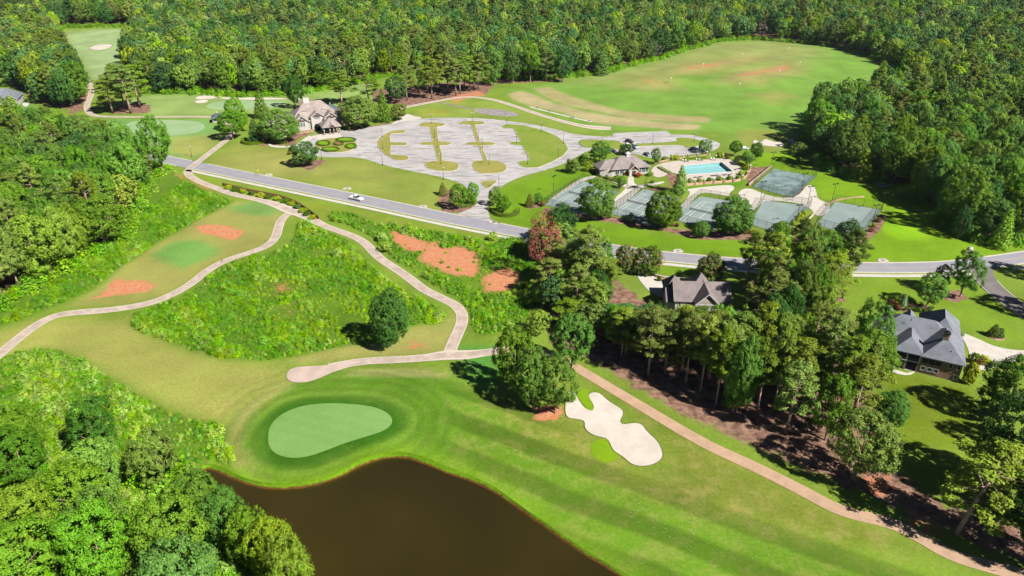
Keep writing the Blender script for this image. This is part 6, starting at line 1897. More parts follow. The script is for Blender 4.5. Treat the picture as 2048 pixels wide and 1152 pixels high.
PU, RE, YE, GN, DG, BZ, PA = (1.3, 0.32, 1.6), (2.2, 0.3, 0.6), (2.4, 1.9, 0.5), (1, 1.05, 0.9), (0.55, 0.65, 0.7), (1.15, 0.62, 0.9), (2.0, 1.9, 2.6)
SH = [ # pixel, width in metres, height ratio, tint, label
 (1343, 452, 1.9, 0.8, PU, 'round plum coloured shrub by the court fence'), (1354, 453, 1.9, 0.8, PU, 'round plum coloured shrub by the court fence'), (1257, 443, 2.4, 1, PA, 'pale flowering shrub below the tennis fence'), (1268, 447, 2.0, 0.9, GN, 'round green shrub beside the pale flowering one'), (1219, 436, 1.8, 0.8, DG, 'dark low shrub at the foot of the court tree'),
 (1486, 466, 1.9, 0.8, BZ, 'bronze shrub in the row below the blank court'), (1493, 467, 1.9, 0.8, BZ, 'bronze shrub in the row below the blank court'), (1500, 467, 1.9, 0.8, BZ, 'bronze shrub in the row below the blank court'), (1507, 467, 1.9, 0.8, BZ, 'bronze shrub in the row below the blank court'),
 (1606, 460, 3.0, 0.8, BZ, 'big bronze red shrub in the clump between the courts'), (1616, 456, 3.2, 0.8, BZ, 'big bronze red shrub in the clump between the courts'), (1626, 463, 3.0, 0.8, BZ, 'big bronze red shrub in the clump between the courts'), (1636, 464, 2.8, 0.8, BZ, 'big bronze red shrub in the clump between the courts'), (1646, 472, 3.2, 0.9, DG, 'dark shrub by the dense round tree'), (1655, 474, 3.2, 0.9, DG, 'dark shrub by the dense round tree'),
 (1741, 463, 2.2, 0.9, PU, 'plum shrub along the end court fence'), (1746, 454, 1.9, 0.9, GN, 'green shrub between two plum shrubs at the end court'), (1755, 444, 2.4, 0.9, PU, 'plum shrub along the end court fence'), (1723, 477, 1.8, 0.8, PU, 'plum shrub along the end court fence'), (1762, 434, 1.5, 0.8, DG, 'small dark shrub at the corner of the end court'),
 (1600, 436, 2.2, 1, YE, 'yellow green shrub row by the court wall'), (1594, 443, 2.2, 1, YE, 'yellow green shrub row by the court wall'), (1607, 430, 2.2, 1, YE, 'yellow green shrub row by the court wall'), (1586, 450, 2.2, 1, YE, 'yellow green shrub row by the court wall'),
 (1782, 608, 2.0, 0.9, PU, 'plum shrub at the tip of the house lawn bed'), (1788, 614, 2.0, 0.9, PU, 'plum shrub at the tip of the house lawn bed'), (1793, 612, 1.6, 1, YE, 'yellow shrub among plum ones in the lawn bed'), (1795, 620, 2.0, 0.9, PU, 'plum shrub on the house side of the lawn bed'), (1807, 619, 2.0, 0.9, PU, 'plum shrub on the house side of the lawn bed'), (1808, 613, 1.5, 1, YE, 'small golden shrub in the middle of the lawn bed'),
 (1817, 619, 1.8, 0.8, DG, 'dark green shrub edging the lawn bed'), (1826, 620, 1.6, 0.8, DG, 'dark green shrub edging the lawn bed'), (1836, 623, 1.8, 0.8, DG, 'dark green shrub edging the lawn bed'), (1848, 624, 1.8, 0.8, DG, 'dark green shrub edging the lawn bed'), (1858, 622, 1.6, 0.8, DG, 'dark green shrub edging the lawn bed'), (1862, 618, 1.4, 0.8, DG, 'dark green shrub edging the lawn bed'),
 (1976, 671, 1.7, 0.8, DG, 'low shrub in the rock bed beside the driveway'), (1990, 672, 2.2, 0.9, GN, 'green shrub in the rock bed beside the driveway'), (1999, 675, 2.0, 0.9, DG, 'dark round shrub in the rock bed beside the driveway'), (2001, 665, 1.8, 0.9, DG, 'small dark shrub behind the rock bed'),
 (1946, 724, 3.0, 1, GN, 'full green shrub at the driveway corner of the brick house'), (1957, 727, 2.2, 1, PU, 'plum shrub by the driveway corner'), (1968, 728, 3.0, 0.9, YE, 'golden shrub by the driveway corner'), (1933, 766, 3.6, 1.9, (1.9, 1.5, 0.6), 'tall golden hedge shrub at the brick house corner'), (1922, 670, 1.6, 0.6, GN, 'low shrub at the garage corner'),
 (1249, 350, 2.4, 0.9, RE, 'red maple shrub beside the pool house porch'), (1277, 354, 3.0, 0.8, RE, 'wide red maple shrub by the pool house walk'), (1234, 359, 3.0, 0.8, GN, 'green shrub under the pool house windows'),
 (1328, 321, 2.4, 1, GN, 'feathery green shrub at the pool gate'), (1342, 320, 2.8, 1, YE, 'yellow ornamental grass by the pool wall'), (1351, 319, 2.8, 1, YE, 'yellow ornamental grass by the pool wall'), (1441, 315, 3.2, 0.9, YE, 'large yellow grass clump at the pool corner'), (1455, 318, 2.6, 0.9, BZ, 'bronze shrub at the pool corner'), (1474, 322, 2.8, 0.8, BZ, 'bronze shrub behind the closed umbrella'), (1489, 339, 3.2, 1, BZ, 'brown shrub at the end of the pool deck'),
 (1481, 350, 2.6, 0.9, YE, 'yellow grass clump inside the pool wall'), (1380, 364, 2.2, 0.9, GN, 'shrub between the pool wall pillars'), (1398, 363, 2.2, 0.9, YE, 'yellowish shrub between the pool wall pillars'), (1418, 362, 2.2, 0.9, GN, 'shrub between the pool wall pillars'), (1437, 360, 2.2, 0.9, GN, 'shrub between the pool wall pillars'), (1457, 359, 2.2, 0.9, DG, 'dark shrub between the pool wall pillars'), (1475, 357, 2.0, 0.9, GN, 'shrub between the pool wall pillars'),
 (583, 303, 2.6, 0.9, PU, 'plum shrub in the bed by the club drive'), (589, 298, 2.6, 0.9, PU, 'plum shrub in the bed by the club drive'), (579, 309, 2.2, 0.8, BZ, 'bronze shrub in the bed by the club drive'), (588, 308, 2.0, 0.8, BZ, 'bronze shrub in the bed by the club drive'), (679, 255, 3.6, 0.8, (1.3, 1.5, 0.7), 'bright green shrub at the clubhouse porch corner'), (492, 262, 3.0, 1.4, YE, 'yellow green upright shrub by the hut path'), (430, 244, 3.2, 0.5, YE, 'low yellow green shrubs by the starter hut'),
 (700, 262, 1.8, 0.7, BZ, 'small bronze shrub in the clubhouse straw bed'), (712, 260, 1.8, 0.7, BZ, 'small bronze shrub in the clubhouse straw bed'), (725, 258, 1.8, 0.7, BZ, 'small bronze shrub in the clubhouse straw bed'),
 (1145, 346, 6.5, 1.1, GN, 'large rounded shrub below the pool parking drive'), (1166, 331, 5.6, 1.1, DG, 'large dark shrub above the rounded one'), (1178, 342, 4.6, 1.1, PA, 'pale wispy shrub left of the pool house'),
 (1085, 412, 2.6, 1, BZ, 'bronze shrub at the tennis gate corner'), (1010, 418, 2.4, 1, GN, 'low shrub inside the entrance hedge ring'), (1156, 404, 2.0, 1, DG, 'small shrub by the court corner'),
 (985, 480, 3.6, 0.9, PA, 'pale shrub at the top of the weedy bank'), (765, 482, 4.0, 0.9, PA, 'silvery shrub beside the cart path bend'), (772, 502, 4.2, 0.9, PA, 'second silvery shrub down the cart path bend'), (1475, 800, 4.2, 0.9, BZ, 'bronze shrub at the pine wood edge'), (1455, 815, 3.6, 0.9, BZ, 'dark bronze shrub near the cart path under the pines'),
 (1262, 432, 1.6, 1, DG, 'small dark shrub by the tennis fence post'), (1293, 552, 2.4, 1.1, GN, 'shrub under the crape myrtle by the driveway'), (1318, 562, 1.6, 1.2, DG, 'small dark shrub at the house corner'), (1212, 365, 1.4, 0.8, DG, 'dark ball shrub at the walk end'), (1305, 366, 1.8, 0.8, DG, 'dark ball shrub beside the pool walk'),
]
for k in range(13):   # clipped mounds in front of the brown retaining wall
    w_ = resample(GP([(450, 376), (480, 384), (522, 393), (565, 402), (590, 413), (612, 428), (630, 441)]), 1.0)
    x, y = w_[min(int((k + 0.5) / 13 * len(w_)), len(w_) - 1)]
    SH.append((x, y, 3.4, 0.55, YE if k % 2 == 0 else DG, 'yellow green mound of the planting along the brown wall' if k % 2 == 0 else 'dark mound of the planting along the brown wall', True))
for k in range(10):
    a_ = G(1189 + (k % 5) * 6.2, 345 + (k % 5) * 2.0 + (k // 5) * 5)
    SH.append((a_[0], a_[1], 1.2, 0.8, DG, 'small clipped shrub in the rows beside the pool house', True))
from collections import Counter
cnt = Counter(s[5] for s in SH)
for k, s in enumerate(SH):
    x, y = (s[0], s[1]) if len(s) > 6 else G(s[0], s[1])
    o = mesh_obj('shrub', SHRUBS[k % 3])
    o.location = (x, y, float(hgt(x, y)) - 0.05)
    o.scale = (s[2] / 2.0, s[2] / 2.0, s[2] * s[3] / 1.9)
    o.rotation_euler = (0, 0, k * 1.7)
    o.color = (*s[4], 1)
    tag(o, s[5], 'shrub', s[5] + 's' if cnt[s[5]] > 1 else None)
x, y, h, wd = tree_px(1804, 618, 586, 14)
tree_at('conifer', x, y, h, wd * 1.2, CONES[1], 'small silvery blue spruce in the lawn bed', 'tree', None, (1.6, 1.7, 6.0))
x, y, h, wd = tree_px(1986, 672, 648, 26)
tree_at('conifer', x, y, h, wd, CONES[0], 'small dark pine like shrub tree in the rock bed', 'tree', None, (0.6, 0.5, 0.7))
sheet('gravel_bed', GP([(1964, 668), (1978, 676), (2000, 684), (2012, 678), (2008, 668), (1990, 668)]), M_STONE, 1, 'stone bed beside the driveway', 'planting bed')

# ================================================================== COURT FENCES, NETS, LIGHTS
t = NT('chain_link')
tr = t.n('ShaderNodeBsdfTransparent')
df = t.bsdf(C(60, 78, 74), 0.6, 0.3)
mx = t.n('ShaderNodeMixShader'); mx.inputs[0].default_value = 0.20
t.l(tr.outputs[0], mx.inputs[1]); t.l(df.outputs[0], mx.inputs[2]); t.l(mx.outputs[0], t.out.inputs['Surface'])
M_LINK = t.m
post_me = MB().tube([(0, 0, -0.1), (0, 0, 3.05)], [0.055, 0.05], 6).mesh('post', M_METAL)
FL = ['edge tennis court', 'tennis court below the pool house', 'lined court by the plaza', 'blank court by the conical tree', 'stained court', 'end court by the fairway']
for k, cq in enumerate(CQ):
    w_ = np.array(GP(cq))
    c0 = w_.mean(0)
    w_ = c0 + (w_ - c0) * 1.02
    e = empty('court_fence', (c0[0], c0[1], 0), 0, 'dark chain link fence round the ' + FL[k], 'fence')
    for a in range(4):
        A, B_2 = w_[a] - c0, w_[(a + 1) % 4] - c0
        L = np.linalg.norm(B_2 - A)
        n = max(2, int(L / 3.2))
        for q in range(n):
            p = A + (B_2 - A) * q / n
            o = mesh_obj('post', post_me, e)
            o.location = (p[0], p[1], 0.09)
        MB().add([(*A, 0.14), (*B_2, 0.14), (*B_2, 3.05), (*A, 3.05)], [(0, 1, 2, 3)]).build('mesh_panel', M_LINK, e)
        MB().tube([(*A, 3.1), (*B_2, 3.1)], [0.045, 0.045], 5).build('rail', M_METAL, e)
t = NT('net_mesh')
tr = t.n('ShaderNodeBsdfTransparent')
df = t.bsdf(C(40, 44, 44), 0.7, 0.2)
mx = t.n('ShaderNodeMixShader'); mx.inputs[0].default_value = 0.55
t.l(tr.outputs[0], mx.inputs[1]); t.l(df.outputs[0], mx.inputs[2]); t.l(mx.outputs[0], t.out.inputs['Surface'])
for (A, B_2), lab in zip(NETS, FL):
    c0 = (A + B_2) / 2
    e = empty('tennis_net', (c0[0], c0[1], 0.1), 0, 'tennis net across the ' + lab, 'net')
    a, b = A - c0, B_2 - c0
    for q in (a, b):
        MB().tube([(*q, 0), (*q, 1.1)], [0.07, 0.07], 6).build('post', M_METAL, e)
    MB().add([(*a, 0.04), (*b, 0.04), (*b, 0.95), (*(a * 0.5 + b * 0.5), 0.9), (*a, 0.95)], [(0, 1, 2, 3, 4)]).build('net', t.m, e)
    MB().tube([(*a, 1.0), (0, 0, 0.93), (*b, 1.0)], [0.05] * 3, 5).build('headband', M_WHITE, e)

# court floodlights
fl_parts = [('pole', MB().tube([(0, 0, 0), (0, 0, 7.2)], [0.1, 0.07], 7).mesh('pole', M_METAL)), ('arm', MB().tube([(-0.9, 0, 7.1), (0.9, 0, 7.1)], [0.06, 0.06], 6).mesh('arm', M_METAL)),
            ('lamp_head', MB().box(-1.35, -0.5, -0.3, 0.3, 7.15, 7.38).mesh('lamp_head', M_METAL)), ('lamp_head', MB().box(0.5, 1.35, -0.3, 0.3, 7.15, 7.38).mesh('lamp_head', M_METAL))]
for (u, v, rz, lab) in ((1107, 386, 55, 'court floodlight on the edge court lawn side'), (1542, 336, 20, 'court floodlight at the far corner of the stained court'), (1624, 346, 20, 'court floodlight at the fairway corner of the stained court'), (1603, 380, 20, 'court floodlight inside the stained court'), (1521, 398, 20, 'court floodlight on the plaza by the blank court'),
                   (1615, 408, 20, 'court floodlight between the blank court and the plaza'), (1592, 447, 20, 'court floodlight on the near side of the blank court'), (1664, 402, 20, 'court floodlight at the plaza corner of the end court'), (1762, 421, 20, 'court floodlight at the fairway corner of the end court'), (1745, 446, 20, 'court floodlight over the end court plum shrubs'), (1290, 384, 55, 'court floodlight behind the middle tennis court')):
    x, y = G(u, v)
    e = empty('floodlight', (x, y, 0), R(rz), lab, 'floodlight')
    for nm, me in fl_parts: mesh_obj(nm, me, e)

# lamp posts of the car parks
lp = [('base', MB().tube([(0, 0, 0), (0, 0, 0.5), (0, 0, 0.6)], [0.24, 0.2, 0.1], 8).mesh('base', M_METAL)), ('pole', MB().tube([(0, 0, 0.5), (0, 0, 4.8)], [0.085, 0.065], 8).mesh('pole', M_METAL))]
g1 = MB().sphere((0, 0, 5.15), 0.33, 10, 7, 1.2).mesh('globe', M_GLOBE, True)
cap_ = MB().tube([(0, 0, 5.5), (0, 0, 5.7)], [0.2, 0.04], 8).mesh('cap', M_METAL)
arm2 = MB().tube([(-0.65, 0, 4.75), (0.65, 0, 4.75)], [0.05, 0.05], 6).mesh('arm', M_METAL)
LPX = [(862.6, 247, 2), (944.5, 244.6, 2), (1013.5, 252.4, 1), (1082.6, 264, 1), (1126.8, 287.5, 1), (1116.4, 313.6, 1), (1055, 329, 1), (1033, 286, 1), (978.4, 329, 2), (965, 296.7, 1), (956.8, 277, 1), (882, 329, 2), (874.7, 296.7, 1), (869.5, 276, 1), (887, 359, 1), (765.3, 330.5, 1), (765.5, 298, 1),
       (643.6, 319, 1), (574, 294, 1), (1203.4, 286, 1), (1305, 288, 1), (1387.5, 285.6, 1), (384, 314, 1), (998, 377, 1), (765, 276, 1)]
LPL = {0: 'at the range end of the island by the club drive', 1: 'at the range end of the middle island', 8: 'at the pad end of the middle island', 11: 'at the pad end of the island by the club drive', 2: 'at the tip of the half moon lawn', 3: 'beside the ring road on the range side', 4: 'at the curve of the half moon lawn', 5: 'standing on the half moon lawn', 6: 'at the entrance corner of the half moon lawn', 7: 'at the bays of the half moon lawn',
       9: 'on the middle island next to its cross strip', 10: 'on the middle island towards the range', 12: 'on the club drive island beside its cross strip', 13: 'on the island by the club drive towards the range', 14: 'on the lawn edge below the parking pads', 15: 'on the lawn edge below the crescent island', 16: 'at the outer edge of the crescent island', 17: 'on the lawn edge below the drive garden', 18: 'by the curved clubhouse walk',
       19: 'at the start of the pool lot median', 20: 'on the median in the pool parking lot', 21: 'near the turning loop of the pool lot', 22: 'with a long shadow by the road and cart path', 23: 'beside the entrance triangle', 24: 'at the club end of the crescent island'}
for k, (u, v, nh) in enumerate(LPX):
    x, y = G(u, v)
    e = empty('lamp_post', (x, y, 0.08), R(20), ('double globe' if nh == 2 else 'single globe') + ' black lamp post ' + LPL[k], 'lamp post')
    for nm, me in lp: mesh_obj(nm, me, e)
    if nh == 1:
        g_ = mesh_obj('globe', g1, e); mesh_obj('cap', cap_, g_)
    else:
        mesh_obj('arm', arm2, e)
        for s in (-0.65, 0.65):
            g_ = mesh_obj('globe', g1, e); g_.location = (s, 0, 0)
            c_2 = mesh_obj('cap', cap_, g_)

# ================================================================== VEHICLES
def paint(name, col, rough=0.3):
    t = NT(name)
    b = t.bsdf(col, rough, 0.5)
    b.inputs['Coat Weight'].default_value = 0.5
    return t.end(b)
M_TYRE = m_plain('tyre', (0.02, 0.02, 0.021), 0.9, 0.2, 0.1)
M_RIM = m_plain('rim', (0.45, 0.45, 0.46), 0.4, 0.5, 0.05)
M_LIGHT = m_plain('headlight_lens', (0.6, 0.6, 0.58), 0.2, 0.5, 0.02)
M_TAIL = m_plain('tail_light', (0.30, 0.02, 0.02), 0.3, 0.5, 0.02)
def loft(m, secs):
    """secs: (x, z0, z1, half width low, half width high)"""
    vs, fs = [], []
    for (x, z0, z1, a, b) in secs:
        zm = z0 + (z1 - z0) * 0.62
        vs += [(x, -a * 0.92, z0), (x, -a, zm), (x, -b, z1), (x, b, z1), (x, a, zm), (x, a * 0.92, z0)]
    for i in range(len(secs) - 1):
        for k in range(6):
            k2 = (k + 1) % 6
            fs.append((i * 6 + k, (i + 1) * 6 + k, (i + 1) * 6 + k2, i * 6 + k2))
    fs.append(tuple(range(6))); fs.append(tuple(range(len(secs) * 6 - 1, len(secs) * 6 - 7, -1)))
    m.add(vs, fs)
def vehicle(u, v, heading, col, kind, label, cat):
    x, y = G(u, v)
    e = empty({'pickup': 'pickup_truck', 'suv': 'parked_car', 'car': 'parked_car'}[kind], (x, y, float(hgt(x, y)) + 0.08), heading, label, cat)
    mt = paint('paint_' + kind + str(len(bpy.data.materials)), col)
    Lh = {'pickup': 2.95, 'suv': 2.4, 'car': 2.3}[kind]
    W2 = {'pickup': 1.0, 'suv': 0.95, 'car': 0.9}[kind]
    zs = {'pickup': 1.12, 'suv': 1.05, 'car': 0.92}[kind]
    zr = {'pickup': 1.88, 'suv': 1.75, 'car': 1.45}[kind]
    m = MB()
    if kind == 'pickup':
        loft(m, [(0.75, 0.42, zs, W2, W2 * 0.96), (1.2, 0.42, zs + 0.02, W2, W2 * 0.95), (2.4, 0.42, zs - 0.02, W2, W2 * 0.93), (Lh - 0.1, 0.45, zs - 0.12, W2 * 0.97, W2 * 0.9), (Lh, 0.5, zs - 0.3, W2 * 0.93, W2 * 0.88)])
        loft(m, [(-1.0, 0.42, zs, W2, W2 * 0.97), (0.76, 0.42, zs, W2, W2 * 0.97)])
        m.box(-Lh, -1.0, -W2, -W2 + 0.12, 0.45, zs); m.box(-Lh, -1.0, W2 - 0.12, W2, 0.45, zs); m.box(-Lh, -Lh + 0.1, -W2 + 0.12, W2 - 0.12, 0.45, zs); m.box(-Lh + 0.1, -1.0, -W2 + 0.12, W2 - 0.12, 0.45, 0.72)
        body = m.build('body', mt, e)
        gh = [(-1.0, 0.72), (-0.85, 0.8), (0.6, 0.8), (1.3, 0.72)]
        c_ = MB(); loft(c_, [(-1.0, zs, zs + 0.1, W2 * 0.94, W2 * 0.92), (-0.88, zs, zr, W2 * 0.92, W2 * 0.78), (0.45, zs, zr, W2 * 0.92, W2 * 0.78), (1.25, zs, zs + 0.08, W2 * 0.92, W2 * 0.88)])
    else:
        rear = -Lh
        loft(m, [(rear, 0.5, zs - 0.15, W2 * 0.92, W2 * 0.85), (rear + 0.12, 0.42, zs, W2, W2 * 0.93), (0.9, 0.4, zs, W2, W2 * 0.94), (Lh - 0.6, 0.42, zs - 0.08, W2 * 0.98, W2 * 0.9), (Lh - 0.08, 0.45, zs - 0.2, W2 * 0.94, W2 * 0.86), (Lh, 0.5, zs - 0.36, W2 * 0.88, W2 * 0.82)])
        body = m.build('body', mt, e)
        rb = rear + (0.15 if kind == 'suv' else 0.6)
        c_ = MB(); loft(c_, [(rb, zs - 0.02, zs + 0.08, W2 * 0.92, W2 * 0.88), (rb + (0.3 if kind == 'suv' else 0.75), zs - 0.02, zr, W2 * 0.9, W2 * 0.74), (0.15, zs - 0.02, zr, W2 * 0.9, W2 * 0.74), (1.1, zs - 0.02, zs + 0.05, W2 * 0.9, W2 * 0.86)])
    c_.build('windows', M_GLASS, e)
    rf0, rf1 = (-0.86, 0.42) if kind == 'pickup' else ((rb + 0.32, 0.12) if kind == 'suv' else (rb + 0.78, 0.12))
    MB().box(rf0, rf1, -W2 * 0.79, W2 * 0.79, zr - 0.01, zr + 0.05).build('roof', mt, e)
    for s in (-1, 1):
        for xa in (rf0, (rf0 + rf1) / 2, rf1):
            MB().tube([(xa + (0.35 if xa == rf1 else -0.12 if xa == rf0 else 0), s * W2 * 0.905, zs), (xa, s * W2 * 0.79, zr)], [0.055, 0.045], 4).build('pillar', mt, e)
        MB().box(Lh - 0.16, Lh + 0.01, s * W2 * 0.62 - 0.2, s * W2 * 0.62 + 0.2, zs - 0.42, zs - 0.24).build('headlight', M_LIGHT, e)
        MB().box(-Lh - 0.02, -Lh + 0.06, s * W2 * 0.78 - 0.1, s * W2 * 0.78 + 0.1, zs - 0.4, zs - 0.12).build('tail_light', M_TAIL, e)
        for xa in (Lh * 0.62, -Lh * 0.6):
            o = MB().tube([(xa, s * (W2 - 0.2), 0.36), (xa, s * (W2 + 0.015), 0.36)], [0.36, 0.36], 14).build('wheel', M_TYRE, e)
            MB().tube([(xa, s * (W2 + 0.0), 0.36), (xa, s * (W2 + 0.03), 0.36)], [0.2, 0.2], 10).build('rim', M_RIM, o)
    return e
hd = math.atan2(*(G(730, 403) - G(695, 395))[::-1])
vehicle(713, 400, hd, (0.52, 0.52, 0.52), 'pickup', 'white pickup truck driving along the road', 'pickup truck')
vehicle(1478, 636, R(-58), (0.22, 0.26, 0.31), 'suv', 'silver blue car parked beside the taupe roofed house', 'car')
vehicle(1259, 286, R(-40), (0.07, 0.018, 0.022), 'suv', 'dark maroon car parked at the median', 'car')
vehicle(1256, 295, R(-75), (0.5, 0.52, 0.54), 'suv', 'white car parked beside the pale blue one', 'car')
vehicle(1270, 296, R(-70), (0.26, 0.32, 0.40), 'suv', 'pale blue car parked in the pool lot', 'car')
vehicle(1222, 303, R(-30), (0.035, 0.035, 0.04), 'car', 'dark car half hidden by the tree behind the pool house', 'car')
vehicle(1294, 311, R(-70), (0.10, 0.12, 0.15), 'car', 'grey car parked beside the small bright tree', 'car')
vehicle(1388, 300, R(-20), (0.06, 0.09, 0.12), 'car', 'dark car in the shade of the round loop tree', 'car')
vehicle(1488, 299, R(10), (0.30, 0.31, 0.32), 'car', 'grey car parked behind the pool corner trees', 'car')
vehicle(1768, 374, R(5), (0.14, 0.2, 0.28), 'car', 'blue grey car in the shade at the wood edge', 'car')

# ================================================================== SMALL THINGS
um = [('pole', MB().tube([(0, 0, 0), (0, 0, 2.7)], [0.04, 0.04], 6).mesh('pole', M_GREYM)), ('canopy', MB().tube([(0, 0, 1.0), (0, 0, 1.6), (0, 0, 2.5), (0, 0, 2.75)], [0.24, 0.28, 0.12, 0.03], 10).mesh('canopy', M_TRIM)), ('base', MB().tube([(0, 0, 0), (0, 0, 0.12)], [0.36, 0.34], 10).mesh('base', M_GREYM))]
for (u, v, lab) in ((1418, 318.5, 'closed white umbrella at the hedge side of the pool'), (1366, 321, 'closed white umbrella near the pool gate'), (1472, 329, 'closed white umbrella in the shade of the pool trees'), (1446, 317.5, 'closed white umbrella by the yellow grass'), (1431, 318, 'closed white umbrella beside the yellow grass and chairs')):
    x, y = G(u, v)
    e = empty('umbrella', (x, y, 0.08), 0, lab, 'umbrella')
    for nm, me in um: mesh_obj(nm, me, e)
seat_ = MB().box(-0.32, 0.32, -0.95, 0.4, 0.3, 0.38).mesh('seat', M_TRIM)
back_ = MB().add([(-0.32, 0.4, 0.34), (0.32, 0.4, 0.34), (0.32, 0.95, 0.85), (-0.32, 0.95, 0.85), (-0.32, 0.4, 0.28), (0.32, 0.4, 0.28), (0.32, 0.98, 0.79), (-0.32, 0.98, 0.79)], [(0, 1, 2, 3), (7, 6, 5, 4), (0, 4, 5, 1), (1, 5, 6, 2), (2, 6, 7, 3), (3, 7, 4, 0)]).mesh('backrest', M_TRIM)
leg_ = MB().box(-0.03, 0.03, -0.03, 0.03, 0, 0.3).mesh('leg', M_GREYM)
M_CH = m_plain('dark_sling', C(92, 84, 86), 0.8, 0.2, 0.1)
seat_d = MB().box(-0.32, 0.32, -0.95, 0.4, 0.3, 0.38).mesh('seat', M_CH)
for k, (u, v, dk) in enumerate([(1424, 320, 0), (1430, 320, 0), (1368, 323, 1), (1374, 323, 1), (1396, 321, 1), (1402, 321, 1), (1392, 356, 1), (1402, 355, 1), (1426, 352.5, 1), (1432, 352, 1), (1440, 351.5, 0), (1450, 351, 1), (1460, 350.5, 1), (1472, 340, 1)]):
    x, y = G(u, v)
    side_ = 'along the wall side of the pool' if v > 335 else 'along the hedge side of the pool'
    e = empty('pool_lounger', (x, y, 0.07), R(20 + (180 if v > 335 else 0) + k * 7), ('dark' if dk else 'white') + ' pool lounger ' + side_, 'lounger', ('dark' if dk else 'white') + ' loungers ' + side_)
    mesh_obj('seat', seat_d if dk else seat_, e); mesh_obj('backrest', back_, e)
    for a in (-0.26, 0.26):
        for b in (-0.85, 0.3):
            o = mesh_obj('leg', leg_, e); o.location = (a, b, 0)

M_YSIGN = m_plain('yellow_sign', C(232, 226, 70), 0.5, 0.3, 0.03)
x, y = G(517, 350)
e = empty('road_sign', (x, y, 0), R(60), 'small yellow sign on a post beside the road', 'sign')
MB().tube([(0, 0, 0), (0, 0, 2.2)], [0.05, 0.05], 6).build('post', M_METAL, e)
MB().add([(0, -0.07, 1.5), (0.55, -0.07, 2.05), (0, -0.07, 2.6), (-0.55, -0.07, 2.05), (0, -0.04, 1.5), (0.55, -0.04, 2.05), (0, -0.04, 2.6), (-0.55, -0.04, 2.05)], [(0, 1, 2, 3), (7, 6, 5, 4), (0, 4, 5, 1), (1, 5, 6, 2), (2, 6, 7, 3), (3, 7, 4, 0)]).build('panel', M_YSIGN, e)
for (u, v, rz, lab) in ((537, 351, 15, 'pale concrete drain headwall near the yellow sign'), (694, 378, 0, 'small white drain cover by the road above the pickup'), (846, 414, 0, 'pale drain headwall on the lawn near the parking entrance'), (1356, 503, 0, 'pale drain headwall on the tennis court lawn'), (1766, 522, 0, 'pale drain headwall by the road below the fairway'), (986, 446, -40, 'pale drain inlet at the entrance corner')):
    x, y = G(u, v)
    e = empty('storm_drain', (x, y, 0.0), R(rz), lab, 'drain')
    MB().box(-1.7, 1.7, -0.7, 0.7, 0.0, 0.16).build('slab', M_CONC, e)
    MB().box(-1.2, 1.2, 0.7, 0.95, 0.0, 0.5).build('headwall', M_CONC, e)
    MB().box(-0.6, 0.6, -0.05, 0.4, 0.16, 0.19).build('grate', M_METAL, e)

# boulders with a straw bed at the road bend
sheet('straw_bed', GP([(1926, 502), (1940, 498), (1955, 504), (1950, 510), (1934, 510)]), M_MULCH, 1, 'red straw bed with boulders at the road bend', 'planting bed')
for k, (u, v, s, lab) in enumerate(((1932, 505, 1.0, 'pale boulder on the straw bed, low one'), (1939, 503, 1.4, 'tall pale boulder on the straw bed'), (1946, 506, 0.8, 'small grey boulder on the straw bed'))):
    x, y = G(u, v)
    rr_ = np.random.default_rng(900 + k)
    m = MB().sphere((0, 0, 0), 0.8, 9, 6)
    m.v = [tuple(np.array(q) * rr_.uniform(0.8, 1.15) * np.array([1.1, 0.8, 0.9])) for q in m.v]
    o = m.build('boulder', M_STONE if k != 1 else M_CONC)
    o.location = (x, y, 0.45 * s); o.scale = (s, s, s * (1.4 if k == 1 else 0.9))
    tag(o, lab, 'boulder')

# driving range targets
M_FLAG = m_plain('white_flag', C(245, 246, 240), 0.7, 0.2, 0.03)
fp = [('pole', MB().tube([(0, 0, 0), (0, 0, 4.2)], [0.09, 0.07], 6).mesh('pole', M_FLAG)), ('flag', MB().add([(0.05, 0, 3.2), (1.1, 0.15, 3.3), (1.15, 0.1, 4.0), (0.05, 0, 4.1), (0.05, 0.04, 3.2), (1.1, 0.19, 3.3), (1.15, 0.14, 4.0), (0.05, 0.04, 4.1)], [(0, 1, 2, 3), (7, 6, 5, 4), (0, 4, 5, 1), (1, 5, 6, 2), (2, 6, 7, 3), (3, 7, 4, 0)]).mesh('flag', M_FLAG))]
for (u, v, lab) in ((1405, 137, 'white target flag beside the long clay scar'), (1340, 164, 'white target flag closest to the practice tees'), (1477, 178, 'white target flag in the middle of the range'), (1557, 153, 'white target flag above the clay patches'), (1483, 117, 'white target flag at the far side of the range'), (1576, 105, 'white target flag by the far tree line'), (1598, 131, 'white target flag on the far mound')):
    x, y = G(u, v)
    e = empty('target_flag', (x, y, float(hgt(x, y))), 0.3, lab, 'flag')
    for nm, me in fp: mesh_obj(nm, me, e)
x, y = G(445, 526)
e = empty('ball_washer', (x, y, 0), 0, 'small dark ball washer stand at the cart path edge', 'ball washer')
MB().tube([(0, 0, 0), (0, 0, 0.9)], [0.06, 0.05], 6).build('post', M_METAL, e)
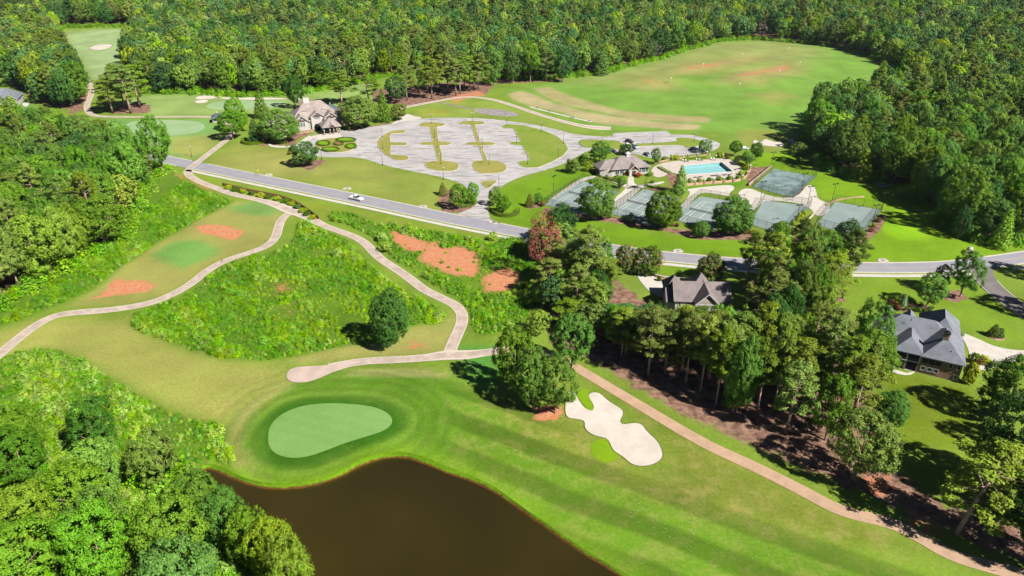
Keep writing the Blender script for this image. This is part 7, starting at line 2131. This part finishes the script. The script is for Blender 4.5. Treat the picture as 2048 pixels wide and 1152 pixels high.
MB().tube([(0, 0, 0.9), (0, 0, 1.3)], [0.18, 0.16], 8).build('tank', m_plain('plum_plastic', C(120, 70, 90), 0.5, 0.3, 0.05), e)
MB().box(-0.3, 0.3, -0.3, 0.3, 0, 0.08).build('foot', M_CONC, e)
# range bag stands
for (u, v) in ((1075, 217), (1099, 225), (1142, 237), (1147, 237.5), (1178, 244)):
    x, y = G(u, v)
    e = empty('bag_stand', (x, y, float(hgt(x, y))), 0.4, 'small dark bag stand on the driving range hitting strip', 'bag stand', 'bag stands on the hitting strip')
    MB().tube([(-0.4, 0, 0), (0, 0, 1.0), (0.4, 0, 0)], [0.06, 0.06, 0.06], 5).build('frame', M_METAL, e)
    MB().box(-0.4, 0.4, -0.25, 0.25, 0.7, 1.0).build('tray', M_METAL, e)

# white balls scattered over the fairway
ball = MB().sphere((0, 0, 0), 0.07, 7, 5).mesh('ball', M_WHITE)
rng = np.random.default_rng(21)
pts = [(1395 + 130 * abs(q[0]) * 1.6 * (1 if q[0] > 0 else -0.3), 1060 + 40 * q[1]) for q in rng.normal(size=(70, 2))]
pts += [(rng.uniform(1250, 1680), rng.uniform(950, 1145)) for _ in range(38)]
for (u, v) in pts:
    if not (1150 < u < 1750 and 900 < v < 1150): continue
    x, y = G(u, v)
    if inside(PONDW, np.array([x]), np.array([y]))[0]: continue
    o = mesh_obj('ball', ball)
    o.location = (x, y, 0.08)
    s = rng.uniform(0.7, 1.25)
    o.scale = (s, s, s * 0.8)
    tag(o, 'small white ball lying on the striped fairway', 'golf ball', 'white balls on the striped fairway')


# ================================================================== AIR
hz = MB().box(-4400, 4400, -800, 6200, -4.0, 112.0)
t = NT('haze_air')
vol = t.n('ShaderNodeVolumePrincipled')
vol.inputs['Color'].default_value = (0.78, 0.88, 1.0, 1)
vol.inputs['Density'].default_value = 0.00002
vol.inputs['Anisotropy'].default_value = 0.2
t.l(vol.outputs[0], t.out.inputs['Volume'])
hz = hz.build('haze', t.m)
tag(hz, 'thin bluish summer haze over the distant forest', 'haze', kind='stuff')
